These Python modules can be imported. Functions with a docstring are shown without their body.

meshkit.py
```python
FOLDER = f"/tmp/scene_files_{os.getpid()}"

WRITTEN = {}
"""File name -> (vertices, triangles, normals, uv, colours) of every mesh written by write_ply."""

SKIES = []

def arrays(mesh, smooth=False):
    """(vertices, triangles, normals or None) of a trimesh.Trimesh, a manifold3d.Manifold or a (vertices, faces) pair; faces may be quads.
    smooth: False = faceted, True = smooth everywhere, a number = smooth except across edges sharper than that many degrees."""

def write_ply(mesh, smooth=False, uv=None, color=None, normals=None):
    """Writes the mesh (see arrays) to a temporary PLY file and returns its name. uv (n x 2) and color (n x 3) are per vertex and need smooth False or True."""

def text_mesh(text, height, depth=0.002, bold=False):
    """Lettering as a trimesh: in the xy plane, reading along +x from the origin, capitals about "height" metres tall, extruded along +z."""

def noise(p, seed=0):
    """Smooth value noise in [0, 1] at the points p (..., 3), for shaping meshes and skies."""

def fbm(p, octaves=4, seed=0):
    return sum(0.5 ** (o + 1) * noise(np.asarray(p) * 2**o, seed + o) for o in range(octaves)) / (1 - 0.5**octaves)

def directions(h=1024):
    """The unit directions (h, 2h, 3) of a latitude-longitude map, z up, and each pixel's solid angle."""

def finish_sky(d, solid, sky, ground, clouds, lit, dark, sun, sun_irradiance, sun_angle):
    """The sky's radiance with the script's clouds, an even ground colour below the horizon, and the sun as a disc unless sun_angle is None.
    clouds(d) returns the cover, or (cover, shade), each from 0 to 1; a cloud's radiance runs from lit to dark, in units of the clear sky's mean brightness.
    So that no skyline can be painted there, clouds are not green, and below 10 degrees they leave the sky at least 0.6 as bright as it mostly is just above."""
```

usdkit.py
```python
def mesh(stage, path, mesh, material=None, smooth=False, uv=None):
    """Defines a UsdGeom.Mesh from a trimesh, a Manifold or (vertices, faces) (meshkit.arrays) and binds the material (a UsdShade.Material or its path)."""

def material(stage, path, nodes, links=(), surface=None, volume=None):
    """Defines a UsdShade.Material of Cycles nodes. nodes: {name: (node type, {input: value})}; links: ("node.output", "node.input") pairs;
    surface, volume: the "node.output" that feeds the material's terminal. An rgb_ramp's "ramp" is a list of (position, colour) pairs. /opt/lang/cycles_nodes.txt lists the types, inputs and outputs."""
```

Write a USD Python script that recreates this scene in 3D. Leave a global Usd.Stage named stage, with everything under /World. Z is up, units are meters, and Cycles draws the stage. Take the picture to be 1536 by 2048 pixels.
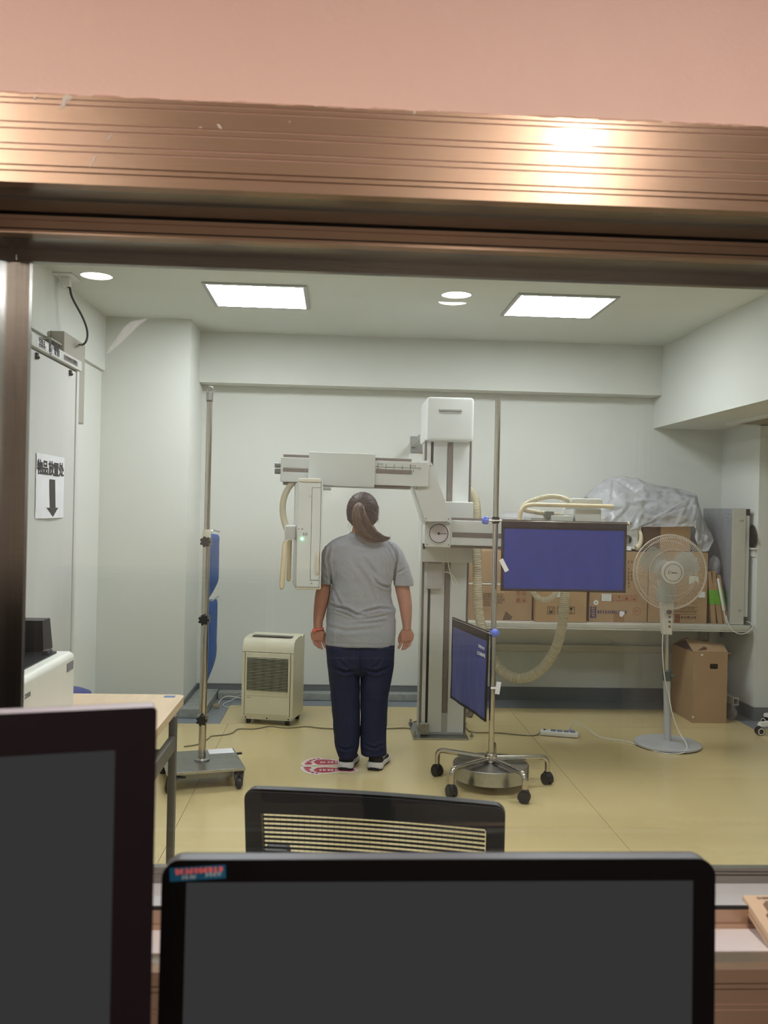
import math, random
import numpy as np, trimesh, manifold3d, usdkit, meshkit
from shapely.geometry import Polygon, Point, box as sbox, LineString
from shapely import affinity
from shapely.ops import unary_union
from pxr import Usd, UsdGeom, UsdLux, UsdShade, Sdf, Gf

stage = Usd.Stage.CreateInMemory()
UsdGeom.Xform.Define(stage, '/World'); UsdGeom.Scope.Define(stage, '/World/Looks')

# ---------------------------------------------------------------- camera (picture taken as 1536 x 2048)
FPX = 1800.0
CAM = np.array([0.0, 0.0, 1.5])
YAW, PITCH, ROLL = math.atan(94 / FPX), -4.5 / FPX, 0.022
_F = np.array([math.sin(YAW) * math.cos(PITCH), math.cos(YAW) * math.cos(PITCH), math.sin(PITCH)])
_R = np.array([math.cos(YAW), -math.sin(YAW), 0.0]); _U = np.cross(_R, _F)
CR = math.cos(ROLL) * _R + math.sin(ROLL) * _U
CU = math.cos(ROLL) * _U - math.sin(ROLL) * _R
cam = UsdGeom.Camera.Define(stage, '/World/camera')
cam.CreateHorizontalApertureAttr(36.0); cam.CreateVerticalApertureAttr(48.0)
cam.CreateFocalLengthAttr(36.0 * FPX / 1536); cam.CreateClippingRangeAttr((0.05, 100.0))
cam.CreateFStopAttr(11.0); cam.CreateFocusDistanceAttr(5.2)
cam.AddTransformOp().Set(Gf.Matrix4d(*CR, 0, *CU, 0, *(-_F), 0, *CAM, 1))
cam.CreateExposureAttr(0.0)
# ---------------------------------------------------------------- light levels (the lamps themselves are built below, where they hang)
PANEL_L = 24.5          # radiance of the ceiling panels of the x-ray room
PANEL_COL = (0.955, 1.0, 1.05)
DOWN_L = 430.0          # radiance of the control room's downlights
DOWN_COL = (1.0, 0.88, 0.78)
world = UsdLux.DomeLight.Define(stage, '/World/sky'); world.CreateIntensityAttr(0.0); world.CreateColorAttr((0.0, 0.0, 0.0))

def ray(u, v):
    return _F + CR * (u - 768) / FPX - CU * (v - 1024) / FPX
def px(u, v, Y=None, X=None, Z=None):
    """The point of the plane Y, X or Z = const that is seen at pixel u, v of the photograph."""
    d = ray(u, v)
    t = (Y - CAM[1]) / d[1] if Y is not None else (X - CAM[0]) / d[0] if X is not None else (Z - CAM[2]) / d[2]
    return CAM + d * t

# ---------------------------------------------------------------- stage helpers
_names = {}
def numbered(parent, name):
    k = (parent, name); n = _names.get(k, 0); _names[k] = n + 1
    return f'{parent}/{name}' if n == 0 else f'{parent}/{name}_{n:03d}'
class H:
    def __init__(s, path, org): s.path, s.org = path, np.asarray(org, float)
    @property
    def prim(s): return stage.GetPrimAtPath(s.path)
def tags(prim, **kw):
    for k, v in kw.items():
        if v: prim.SetCustomDataByKey(k, v)
def thing(name, label, cat, loc=(0, 0, 0), group=None, kind=None):
    p = numbered('/World', name); x = UsdGeom.Xform.Define(stage, p); x.AddTranslateOp().Set(Gf.Vec3d(*map(float, loc)))
    tags(x.GetPrim(), label=label, category=cat, group=group, kind=kind)
    return H(p, loc)
def part(t, name, m, material, smooth=35, label=None, kind=None):
    """One mesh (given in world coordinates) as a part of a thing, or a sub-part of a part."""
    if isinstance(m, (list, tuple)): m = J(*m)
    m = m.copy(); m.apply_translation(-t.org)
    p = numbered(t.path, name); usdkit.mesh(stage, p, m, material, smooth=smooth)
    tags(stage.GetPrimAtPath(p), label=label, kind=kind)
    return H(p, t.org)
def solo(name, m, material, label, cat, group=None, smooth=35, kind=None):
    if isinstance(m, (list, tuple)): m = J(*m)
    b = m.bounds; loc = np.array([(b[0, 0] + b[1, 0]) / 2, (b[0, 1] + b[1, 1]) / 2, b[0, 2]])
    m = m.copy(); m.apply_translation(-loc)
    p = numbered('/World', name); g = usdkit.mesh(stage, p, m, material, smooth=smooth); g.AddTranslateOp().Set(Gf.Vec3d(*map(float, loc)))
    tags(g.GetPrim(), label=label, category=cat, group=group, kind=kind)
    return H(p, loc)
def struct(name, m, material, label=None, cat=None, smooth=False):
    if isinstance(m, (list, tuple)): m = J(*m)
    p = numbered('/World', name); usdkit.mesh(stage, p, m, material, smooth=smooth)
    tags(stage.GetPrimAtPath(p), kind='structure', label=label, category=cat)
    return H(p, (0, 0, 0))
def copy_thing(src, loc, label, rotz=0.0):
    was = src.prim.GetCustomData(); name = src.path.split('/')[-1]
    p = numbered('/World', name); x = UsdGeom.Xform.Define(stage, p)
    x.GetPrim().GetReferences().AddInternalReference(src.path)
    x.ClearXformOpOrder(); x.AddTranslateOp().Set(Gf.Vec3d(*map(float, loc)))
    x.GetPrim().SetInstanceable(True)
    tags(x.GetPrim(), label=label, category=was['category'], group=was.get('group'))
    return H(p, loc)

# ---------------------------------------------------------------- mesh helpers
def J(*ms):
    f = []
    for m in ms:
        if isinstance(m, (list, tuple)): f += list(m)
        else: f.append(m)
    return trimesh.util.concatenate([trimesh.Trimesh(x.vertices, x.faces, process=False) for x in f])
def tm(man):
    m = man.to_mesh(); return trimesh.Trimesh(np.array(m.vert_properties[:, :3], float), np.array(m.tri_verts), process=False)
def man(m):
    m = m.copy(); m.merge_vertices()
    return manifold3d.Manifold(manifold3d.Mesh(np.ascontiguousarray(m.vertices, np.float32), np.ascontiguousarray(m.faces, np.uint32)))
def diff(a, *bs):
    x = man(a)
    for b in bs: x = x - man(b)
    return tm(x)
def union(*ms):
    x = man(ms[0])
    for b in ms[1:]: x = x + man(b)
    return tm(x)
def box(x0, x1, y0, y1, z0, z1):
    m = trimesh.creation.box((abs(x1 - x0), abs(y1 - y0), abs(z1 - z0)))
    m.apply_translation(((x0 + x1) / 2, (y0 + y1) / 2, (z0 + z1) / 2)); return m
def rbox(x0, x1, y0, y1, z0, z1, r=0.005, seg=2):
    """A box with rounded edges."""
    x0, x1 = sorted((x0, x1)); y0, y1 = sorted((y0, y1)); z0, z1 = sorted((z0, z1))
    r = min(r, (x1 - x0) * .49, (y1 - y0) * .49, (z1 - z0) * .49)
    a = np.linspace(0, math.pi / 2, seg + 1); pts = []
    for t in a:
        for q in (a if t < math.pi / 2 - 1e-9 else a[:1]):
            pts.append((math.cos(t) * math.cos(q), math.cos(t) * math.sin(q), math.sin(t)))
    pts = np.array(pts) * r; out = []
    for sx in (-1, 1):
        for sy in (-1, 1):
            for sz in (-1, 1):
                c = np.array([x1 - r if sx > 0 else x0 + r, y1 - r if sy > 0 else y0 + r, z1 - r if sz > 0 else z0 + r])
                out.append(c + pts * (sx, sy, sz))
    return trimesh.convex.convex_hull(np.vstack(out))
def frame_of(d):
    d = np.asarray(d, float); d = d / np.linalg.norm(d)
    a = np.cross(d, (0, 0, 1) if abs(d[2]) < .9 else (1, 0, 0)); a /= np.linalg.norm(a)
    return a, np.cross(d, a), d
def grid_faces(n, k, close_ends=True, ring=True):
    f = []
    for i in range(n - 1):
        for j in range(k if ring else k - 1):
            a, b, c, d = i * k + j, i * k + (j + 1) % k, (i + 1) * k + (j + 1) % k, (i + 1) * k + j
            f += [(a, b, c), (a, c, d)]
    return f
def loft(rings):
    """Rings (n, k, 3) skinned and capped."""
    rings = np.asarray(rings, float); n, k = rings.shape[:2]
    v = rings.reshape(-1, 3); f = grid_faces(n, k)
    v = np.vstack([v, rings[0].mean(0), rings[-1].mean(0)]); a, b = n * k, n * k + 1
    for j in range(k):
        f.append((a, (j + 1) % k, j)); f.append((b, (n - 1) * k + j, (n - 1) * k + (j + 1) % k))
    m = trimesh.Trimesh(v, np.array(f), process=False)
    if m.volume < 0: m.invert()
    return m
def tube(path, r, seg=12):
    """A round tube along a polyline; r one radius or one for each point."""
    p = np.asarray(path, float); n = len(p); r = np.broadcast_to(np.asarray(r, float), n)
    tg = np.gradient(p, axis=0); tg /= np.maximum(np.linalg.norm(tg, axis=1, keepdims=True), 1e-12)
    a, b, _ = frame_of(tg[0]); q = np.linspace(0, 2 * math.pi, seg, endpoint=False); rings = []
    for i in range(n):
        a = a - tg[i] * (a @ tg[i]); a /= np.linalg.norm(a); b = np.cross(tg[i], a)
        rings.append(p[i] + r[i] * (np.cos(q)[:, None] * a + np.sin(q)[:, None] * b))
    return loft(rings)
def cyl(p0, p1, r, seg=24, r1=None):
    p0, p1 = np.asarray(p0, float), np.asarray(p1, float); a, b, d = frame_of(p1 - p0)
    q = np.linspace(0, 2 * math.pi, seg, endpoint=False); c = np.cos(q)[:, None] * a + np.sin(q)[:, None] * b
    return loft([p0 + r * c, p1 + (r if r1 is None else r1) * c])
def lathe(profile, c=(0, 0, 0), axis=(0, 0, 1), seg=32):
    """profile: (radius, height) pairs along the axis through c."""
    a, b, d = frame_of(axis); q = np.linspace(0, 2 * math.pi, seg, endpoint=False); e = np.cos(q)[:, None] * a + np.sin(q)[:, None] * b
    return loft([np.asarray(c) + max(r, 1e-5) * e + h * d for r, h in profile])
def ring_lathe(profile, c=(0, 0, 0), axis=(0, 0, 1), seg=48):
    """A closed (radius, height) outline turned about the axis: a ring with an open middle."""
    a, b, d = frame_of(axis); p = np.array(profile, float); k = len(p); q = np.linspace(0, 2 * math.pi, seg, endpoint=False)
    v = np.concatenate([np.asarray(c) + p[:, :1] * (math.cos(t) * a + math.sin(t) * b) + p[:, 1:] * d for t in q]); f = []
    for i in range(seg):
        for j in range(k):
            w = [i * k + j, i * k + (j + 1) % k, (i + 1) % seg * k + (j + 1) % k, (i + 1) % seg * k + j]; f += [(w[0], w[1], w[2]), (w[0], w[2], w[3])]
    m = trimesh.Trimesh(v, np.array(f), process=False)
    if m.volume < 0: m.invert()
    return m
def spline(pts, n=40):
    """Catmull-Rom through the points."""
    from scipy.interpolate import CubicSpline
    p = np.asarray(pts, float); t = np.r_[0, np.cumsum(np.maximum(np.linalg.norm(np.diff(p, axis=0), axis=1), 1e-9) ** .5)]
    return CubicSpline(t, p)(np.linspace(0, t[-1], n))
def polyround(pts, r, n=6):
    """A polyline with its corners rounded."""
    p = [np.asarray(x, float) for x in pts]; out = [p[0]]
    for i in range(1, len(p) - 1):
        a, b, c = p[i - 1], p[i], p[i + 1]; la, lc = np.linalg.norm(a - b), np.linalg.norm(c - b)
        q = min(r, la * .49, lc * .49); s, e = b + (a - b) / la * q, b + (c - b) / lc * q
        for t in np.linspace(0, 1, n): out.append((1 - t) ** 2 * s + 2 * t * (1 - t) * b + t * t * e)
    out.append(p[-1]); return np.array(out)
def prism(poly, depth, o=(0, 0, 0), ux=(1, 0, 0), uy=(0, 0, 1)):
    """A shapely polygon in the plane (ux, uy) through o, given thickness along ux x uy."""
    ux, uy = np.asarray(ux, float), np.asarray(uy, float); un = np.cross(ux, uy)
    gs = [g for g in getattr(poly, 'geoms', [poly]) if g.area > 1e-12]
    m = J(*[trimesh.creation.extrude_polygon(g, depth, engine='earcut') for g in gs]); v = m.vertices
    return trimesh.Trimesh(np.asarray(o) + v[:, :1] * ux + v[:, 1:2] * uy + v[:, 2:] * un, m.faces, process=False)
def rrect(x0, x1, y0, y1, r=0.01, n=6):
    return sbox(x0 + r, y0 + r, x1 - r, y1 - r).buffer(r, quad_segs=n)
def turned(m, deg, c=(0, 0, 0), axis=(0, 0, 1)):
    m = m.copy(); m.apply_transform(trimesh.transformations.rotation_matrix(math.radians(deg), axis, c)); return m
def text(s, h, o, ux, uy, depth=.0006, bold=False, center=True, wide=1.0):
    m = meshkit.text_mesh(s, h, depth, bold); b = m.bounds; v = m.vertices.copy()
    if center: v[:, 0] -= (b[0, 0] + b[1, 0]) / 2; v[:, 1] -= h / 2
    v[:, 0] *= wide; ux, uy = np.asarray(ux, float), np.asarray(uy, float); un = np.cross(ux, uy)
    return trimesh.Trimesh(np.asarray(o) + v[:, :1] * ux + v[:, 1:2] * uy + v[:, 2:] * un, m.faces, process=False)
EX, EY, EZ = np.eye(3)

# ---------------------------------------------------------------- materials
def lin(c):
    c = np.asarray(c, float) / 255; return tuple(np.where(c <= .04045, c / 12.92, ((c + .055) / 1.055) ** 2.4))
_mats = {}
def mat(name, rgb, rough=.5, metal=0.0, noise=None, bump=None, coat=0.0, coatr=.12, spec=.5, sheen=0.0, rnoise=None, aniso=None, emit=None, sss=0.0, stretch=None):
    """A principled material; noise = (scale, amount) of colour mottling, bump = (scale, strength)."""
    if name in _mats: return _mats[name]
    c = lin(rgb)
    n = {'p': ('principled_bsdf', {'base_color': c, 'roughness': rough, 'metallic': metal, 'coat_weight': coat, 'coat_roughness': coatr, 'specular_ior_level': spec, 'sheen_weight': sheen})}
    l = []
    if sss: n['p'][1].update(subsurface_weight=sss, subsurface_scale=.006, subsurface_radius=(1, .35, .2))
    if noise or bump or rnoise:
        n['g'] = ('geometry', {}); n['m'] = ('mapping', {'scale': stretch or (1, 1, 1)}); l += [('g.position', 'm.vector')]
    if noise:
        n['n'] = ('noise_texture', {'scale': noise[0], 'detail': 2.0})
        a = noise[1]; n['r'] = ('rgb_ramp', {'ramp': [(.25, tuple(x * (1 - a) for x in c)), (.75, tuple(min(1, x * (1 + a)) for x in c))]})
        l += [('m.vector', 'n.vector'), ('n.fac', 'r.fac'), ('r.color', 'p.base_color')]
    if bump:
        n['bn'] = ('noise_texture', {'scale': bump[0], 'detail': 1.0}); n['b'] = ('bump', {'strength': bump[1], 'distance': .002})
        l += [('m.vector', 'bn.vector'), ('bn.fac', 'b.height'), ('b.normal', 'p.normal')]
    if rnoise:
        n['rn'] = ('noise_texture', {'scale': rnoise[0], 'detail': 1.0}); n['rm'] = ('map_range', {'from_min': .3, 'from_max': .7, 'to_min': rough - rnoise[1], 'to_max': rough + rnoise[1], 'clamp': True})
        l += [('m.vector', 'rn.vector'), ('rn.fac', 'rm.value'), ('rm.result', 'p.roughness')]
    if aniso:
        n['p'][1]['anisotropic'] = aniso[0]; n['t'] = ('combine_xyz', {'x': aniso[1][0], 'y': aniso[1][1], 'z': aniso[1][2]}); l += [('t.vector', 'p.tangent')]
    if emit: n['p'][1].update(emission_color=lin(emit[0]), emission_strength=emit[1])
    _mats[name] = usdkit.material(stage, f'/World/Looks/{name}', n, l, surface='p.BSDF'); return _mats[name]
def glow(name, col, strength):
    if name not in _mats: _mats[name] = usdkit.material(stage, f'/World/Looks/{name}', {'e': ('emission', {'color': col, 'strength': strength})}, surface='e.emission')
    return _mats[name]
def paint(name, rgb):
    """Matt wall paint."""
    if name not in _mats: _mats[name] = usdkit.material(stage, f'/World/Looks/{name}', {'d': ('diffuse_bsdf', {'color': lin(rgb), 'roughness': .3})}, surface='d.BSDF')
    return _mats[name]
# ================================================================ MATERIALS
WALLW = paint('wall_paint', (219, 221, 214))
CEILW = paint('ceiling_paint', (217, 220, 213))
PINK = mat('pink_wall_paint', (241, 206, 193), .55, bump=(180, .25))
CREAM = paint('control_room_paint', (235, 228, 220))
VINYL = mat('yellow_vinyl', (211, 192, 141), .19, noise=(220, .07))
VGREY = mat('grey_vinyl', (132, 138, 144), .3, noise=(200, .05))
SEAM = mat('vinyl_seam', (150, 130, 84), .6)
SKIRT = mat('grey_skirting', (112, 116, 118), .4, noise=(60, .06))
DUCT = mat('grey_duct_paint', (150, 154, 148), .6, noise=(25, .15), bump=(60, .2))
BRONZE = mat('bronze_aluminium', (190, 162, 140), .36, .8, coat=.35, coatr=.06, aniso=(.75, (0, .38, .92)), noise=(40, .05), stretch=(.3, 1, 20))
BRONZED = mat('bronze_aluminium_reveal', (158, 154, 148), .22, 1.0, noise=(30, .05), stretch=(.3, 1, 10))
BLACKRUB = mat('black_rubber', (18, 17, 17), .6)
BLACKP = mat('black_plastic', (24, 22, 24), .4)
WHITEP = mat('white_plastic', (226, 226, 220), .35)
PAPER = mat('white_paper', (232, 232, 236), .7, noise=(30, .03))
INK = mat('black_ink', (26, 24, 26), .6)
CHROME = mat('polished_steel', (196, 190, 182), .16, 1.0, noise=(60, .06))
STEEL = mat('brushed_steel', (172, 172, 170), .3, 1.0, noise=(40, .08))
ZINC = mat('zinc_grey', (150, 152, 150), .45, .6)

# ================================================================ ROOM SHELL
ZC = 2.84                         # ceiling of the x-ray room
YB, YBEAM = 7.15, 6.98            # back wall, face of the beam below the ceiling
YPIL = 6.54                       # front of the corner pillar, back left
ZBEAM = 2.45
XL = px(198, 1000, Y=YPIL)[0]     # left wall
XLB = px(212, 640, Y=YPIL)[0]     # face of the left beam
XPR = px(377, 900, Y=YPIL)[0]     # right side of the pillar
XBK = px(1307, 857, Y=YB)[0]      # left face of the bulkhead, right
ZBK = px(1307, 857, Y=YB)[2]
YPR = 6.5                         # front of the right-hand wall pier
XRW = px(1513, 1200, Y=YPR)[0]    # side of the alcove under the bulkhead
XR = 4.3
YF = 1.62                         # room side of the partition with the window
fl = struct('floor', box(-2.6, XR, -2.7, YB, -.06, -.004), SEAM)
sA, sB = px(355, 1648, Z=0)[0], px(1142, 1563, Z=0)[0]
BW = .31                          # grey vinyl border along the walls
xs = [XL + .3, sA, sB, XRW + .02]
xs = [XPR + BW, sA, sB, XRW - .05] if XPR + BW < sA else [XL + BW, sA, sB, XRW - .05]
def sheet(x0, x1, y0, y1): return box(x0 + .0012, x1 - .0012, y0 + .0012, y1 - .0012, -.004, 0)
cuts = [XL - .3, sA, sB, sB + 2.0]
for a, b in zip(cuts[:-1], cuts[1:]):
    part(fl, 'floor_sheet', sheet(a, b, YF - .1, YPIL - BW + .02), VINYL, smooth=False)
part(fl, 'floor_sheet', sheet(XPR + .30, sB, YPIL - BW + .02, YB - BW), VINYL, smooth=False)
part(fl, 'floor_sheet', sheet(sB, XRW - .12, YPIL - BW + .02, YB - BW), VINYL, smooth=False)
part(fl, 'floor_border', [sheet(XL, XPR + .30, YPIL - BW + .02, YPIL + .1), sheet(XPR, XPR + .30, YPIL + .1, YB), sheet(XPR + .30, XRW, YB - BW, YB),
                          sheet(XRW - .12, XR, YPIL - BW + .02, YB - BW)], VGREY, smooth=False, label='grey vinyl border along the walls')
part(fl, 'floor_sheet', box(-2.6, XR, -2.7, YF - .11, -.004, 0), mat('control_room_tile', (66, 60, 58), .4), smooth=False)
struct('ceiling', box(XL - .2, XR, YF - .1, YB + .2, ZC, ZC + .08), CEILW)
struct('wall_back', box(XL - .2, XR, YB, YB + .15, 0, ZC), WALLW)
struct('wall_left', box(XL - .15, XL, YF - .1, YB, 0, ZC), WALLW)
struct('wall_right', box(XR - .02, XR + .1, -2.7, YB, 0, ZC), WALLW)
struct('wall_right', box(XRW, XR, YPR, YB, 0, ZBK), WALLW)
struct('pillar', box(XL, XPR, YPIL, YB, 0, ZC), WALLW)
struct('beam', box(XPR, XBK, YBEAM, YB, ZBEAM, ZC), WALLW)
struct('beam', box(XL, XLB, YF, YPIL, ZBEAM, ZC), WALLW)
bk = struct('bulkhead', box(XBK, XR, YF, YB, ZBK, ZC), WALLW)
# ---- baseboards
hb = .10
struct('baseboard_back', [box(XPR, XRW, YB - .012, YB, 0, hb), box(XPR, XRW, YB - .014, YB, hb, hb + .004)], SKIRT)
struct('baseboard_left', [box(XPR, XPR + .012, YPIL - .012, YB - .012, 0, hb), box(XL + .012, XPR, YPIL - .012, YPIL, 0, hb), box(XL, XL + .012, YF, YPIL - .012, 0, hb)], SKIRT)
struct('baseboard_right', [box(XRW - .012, XRW, YPR - .012, YB - .012, 0, hb), box(XRW, XR - .02, YPR - .012, YPR, 0, hb)], SKIRT)
# ---- grey cable ducts lying along the foot of the walls
xd = XPR + .012
YD2 = 6.40
dk = thing('cable_duct', 'low grey cable duct running along the foot of the back wall', 'cable duct', (xd, YB - .1, 0))
xcut = [xd + .17 + k * .62 for k in range(4)] + [px(838, 1400, Y=YB)[0] + .06]
for a, b in zip(xcut[:-1], xcut[1:]):
    part(dk, 'duct_cover', rbox(a + .002, b - .002, YB - .115, YB - .013, .002, .056, .004), DUCT)
d2 = thing('cable_duct', 'wider grey cable duct beside the corner pillar, under the wooden table corner', 'cable duct', (xd + .08, 6.7, 0))
part(d2, 'duct_cover', rbox(xd, xd + .165, 6.75, YB - .014, .002, .062, .004), DUCT)
part(d2, 'duct_cover', rbox(xd - .6, xd + .165, YD2, YPIL - .013, .002, .066, .004), DUCT)
part(d2, 'duct_cover', rbox(xd, xd + .165, YPIL - .012, 6.749, .002, .066, .004), DUCT)
# ---- lamps of the x-ray room: recessed square panels
def ceiling_panel(x0, x1, y0, y1, label):
    t = thing('ceiling_light_panel', label, 'ceiling light', ((x0 + x1) / 2, (y0 + y1) / 2, ZC - .012), group='square ceiling light panels')
    w = .022
    fr = diff(box(x0 - w, x1 + w, y0 - w, y1 + w, ZC - .012, ZC - .0005), box(x0, x1, y0, y1, ZC - .02, ZC - .004))
    part(t, 'frame', fr, mat('panel_frame', (170, 170, 164), .4, .3), smooth=False)
    part(t, 'diffuser', box(x0 + .001, x1 - .001, y0 + .001, y1 - .001, ZC - .009, ZC - .005), glow('panel_glow', PANEL_COL, PANEL_L), smooth=False)
    return t
pl = [px(411, 563.8, Z=ZC), px(607, 572.6, Z=ZC), px(435.7, 607.7, Z=ZC), px(612.4, 615.9, Z=ZC)]
pr = [px(1039.6, 588.7, Z=ZC), px(1231, 591.6, Z=ZC), px(1008.9, 628.8, Z=ZC), px(1183, 632.5, Z=ZC)]
def rect(p): return (p[0][0] + p[2][0]) / 2, (p[1][0] + p[3][0]) / 2, (p[0][1] + p[1][1]) / 2, (p[2][1] + p[3][1]) / 2
RL, RR = rect(pl), rect(pr)
ceiling_panel(*RL, 'square white light panel in the ceiling over the person, left of the pair in view')
ceiling_panel(*RR, 'square white light panel in the ceiling over the carton shelf, right of the pair in view')
ceiling_panel(RL[0], RL[1], RL[2] - 2.6, RL[3] - 2.6, 'square white light panel in the ceiling close to the window, left one')
ceiling_panel(RR[0], RR[1], RR[2] - 2.6, RR[3] - 2.6, 'square white light panel in the ceiling close to the window, right one')
# ---- long air vent under the bulkhead
v0, v1 = px(1404, 850, Z=ZBK), px(1536, 850, Z=ZBK)
YV0, YV1, XV0, XV1 = 5.05, 6.55, px(1448, 846, Z=ZBK)[0], px(1448, 846, Z=ZBK)[0] + .42
vt = thing('air_vent', 'long air vent with angled slats under the bulkhead', 'air vent', ((XV0 + XV1) / 2, (YV0 + YV1) / 2, ZBK - .02))
part(vt, 'frame', diff(box(XV0, XV1, YV0, YV1, ZBK - .02, ZBK - .0005), box(XV0 + .05, XV1 - .05, YV0 + .05, YV1 - .05, ZBK - .03, ZBK - .004)), WHITEP, smooth=False)
ys = np.arange(YV0 + .08, YV1 - .07, .06)
for k, y in enumerate(ys):
    part(vt, 'slat', turned(box(XV0 + .05, XV1 - .05, y - .022, y + .022, ZBK - .013, ZBK - .011), 14 * (1 if k % 2 else -1), ((XV0 + XV1) / 2, y, ZBK - .011), (1, 0, 0)), mat('vent_slat', (150, 140, 122), .4), smooth=False)

# ================================================================ PARTITION AND WINDOW
Y1 = 1.25
za = px(768, 393, Y=Y1)[2]; zt = px(768, 219, Y=Y1)[2]
Ya = px(768, 425, Z=za)[1]; Y2 = px(768, 451, Z=za)[1]
zb = px(768, 494, Y=Y2)[2]; Y3 = px(768, 525, Z=zb)[1]
zc = px(768, 546, Y=Y3)[2]
zd = px(1480, 1739, Y=Y3)[2]; ze = px(1480, 1767, Y=Y3)[2]
zf = px(1480, 1856, Y=Y2)[2]
xj = px(52, 800, Y=Y3)[0]; xj2 = px(26, 800, Y=Y3)[0]
XW1 = 1.75                                           # right end of the window, out of the picture
xo = xj2 - .03                                       # outer reveal, left
YG = Y3 + .012
print('window', Y1, Ya, Y2, Y3, 'z', zt, za, zb, zc, '|', zd, ze, zf, 'x', xj, xj2)
print('room XL', XL, XLB, XPR, XBK, ZBK, XRW, 'seams', sA, sB, 'panels', RL, RR)
wf = struct('wall_front', [box(-2.6, xo - .03, Y1 + .012, YF, 0, ZC), box(XW1 + .03, XR, Y1 + .012, YF, 0, ZC),
                      box(xo - .03, XW1 + .03, Y1 + .012, YF, 0, zf - .03), box(xo - .03, XW1 + .03, Y1 + .012, YF, za + .03, ZC)], WALLW)
# the control-room side of the partition is a pink skin of plaster
struct('wall_front', [box(-2.6, XR, Y1 + .002, Y1 + .0115, za + .03, 2.62), box(-2.6, xo - .1, Y1 + .002, Y1 + .0115, 0, za + .03), box(XW1 + .1, XR, Y1 + .002, Y1 + .0115, 0, za + .03),
                      box(xo - .1, XW1 + .1, Y1 + .002, Y1 + .0115, 0, zf - .05)], PINK)
win = struct('window_1', box(xo, XW1, Ya - .004, Y2, za - .003, za + .02), BRONZED, label='wide observation window in ribbed bronze aluminium frames with double glass')
def casing_profile(z0, z1, grooves, y=Y1, t=.022):
    """Face of the casing, y towards the camera, with pairs of shallow grooves."""
    pts = [(y + t, z0), (y, z0)]
    for g in sorted(grooves): pts += [(y, g - .0010), (y + .004, g - .0010), (y + .004, g + .0010), (y, g + .0010)]
    pts += [(y, z1), (y + t, z1)]
    return Polygon(pts)
def along_x(poly, x0, x1): return prism(poly, x1 - x0, (x0, 0, 0), EY, EZ)
gz = [za + d for d in (.0155, .0235, .044, .0525, .073, .082, .107, .1145)]
part(win, 'top_casing', along_x(casing_profile(za, zt, gz), xo - .12, XW1 + .12), BRONZE, smooth=False)
part(win, 'bottom_casing', along_x(casing_profile(zf - .125, zf, [zf - d for d in (.02, .028, .05, .058, .08, .088)]), xo - .12, XW1 + .12), BRONZE, smooth=False)
part(win, 'side_casing', [box(xo - .12, xo, Y1, Y1 + .022, zf, za), box(XW1, XW1 + .12, Y1, Y1 + .022, zf, za)], BRONZE, smooth=False)
part(win, 'top_reveal', [box(xo, XW1, Y1 + .022, Ya - .004, za, za + .02), box(xo, XW1, Y2 + .02, Y3, zb, zb + .02)], BRONZED, smooth=False)
lip = .006
part(win, 'top_track', [box(xo, XW1, Y2, Y2 + .02, zb, za + .02), box(xo, XW1, Y2 - .004, Y2, za - .012, za - .006), box(xo, XW1, Y2 - .003, Y2, zb, zb + .006)], BRONZE, smooth=False)
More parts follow.
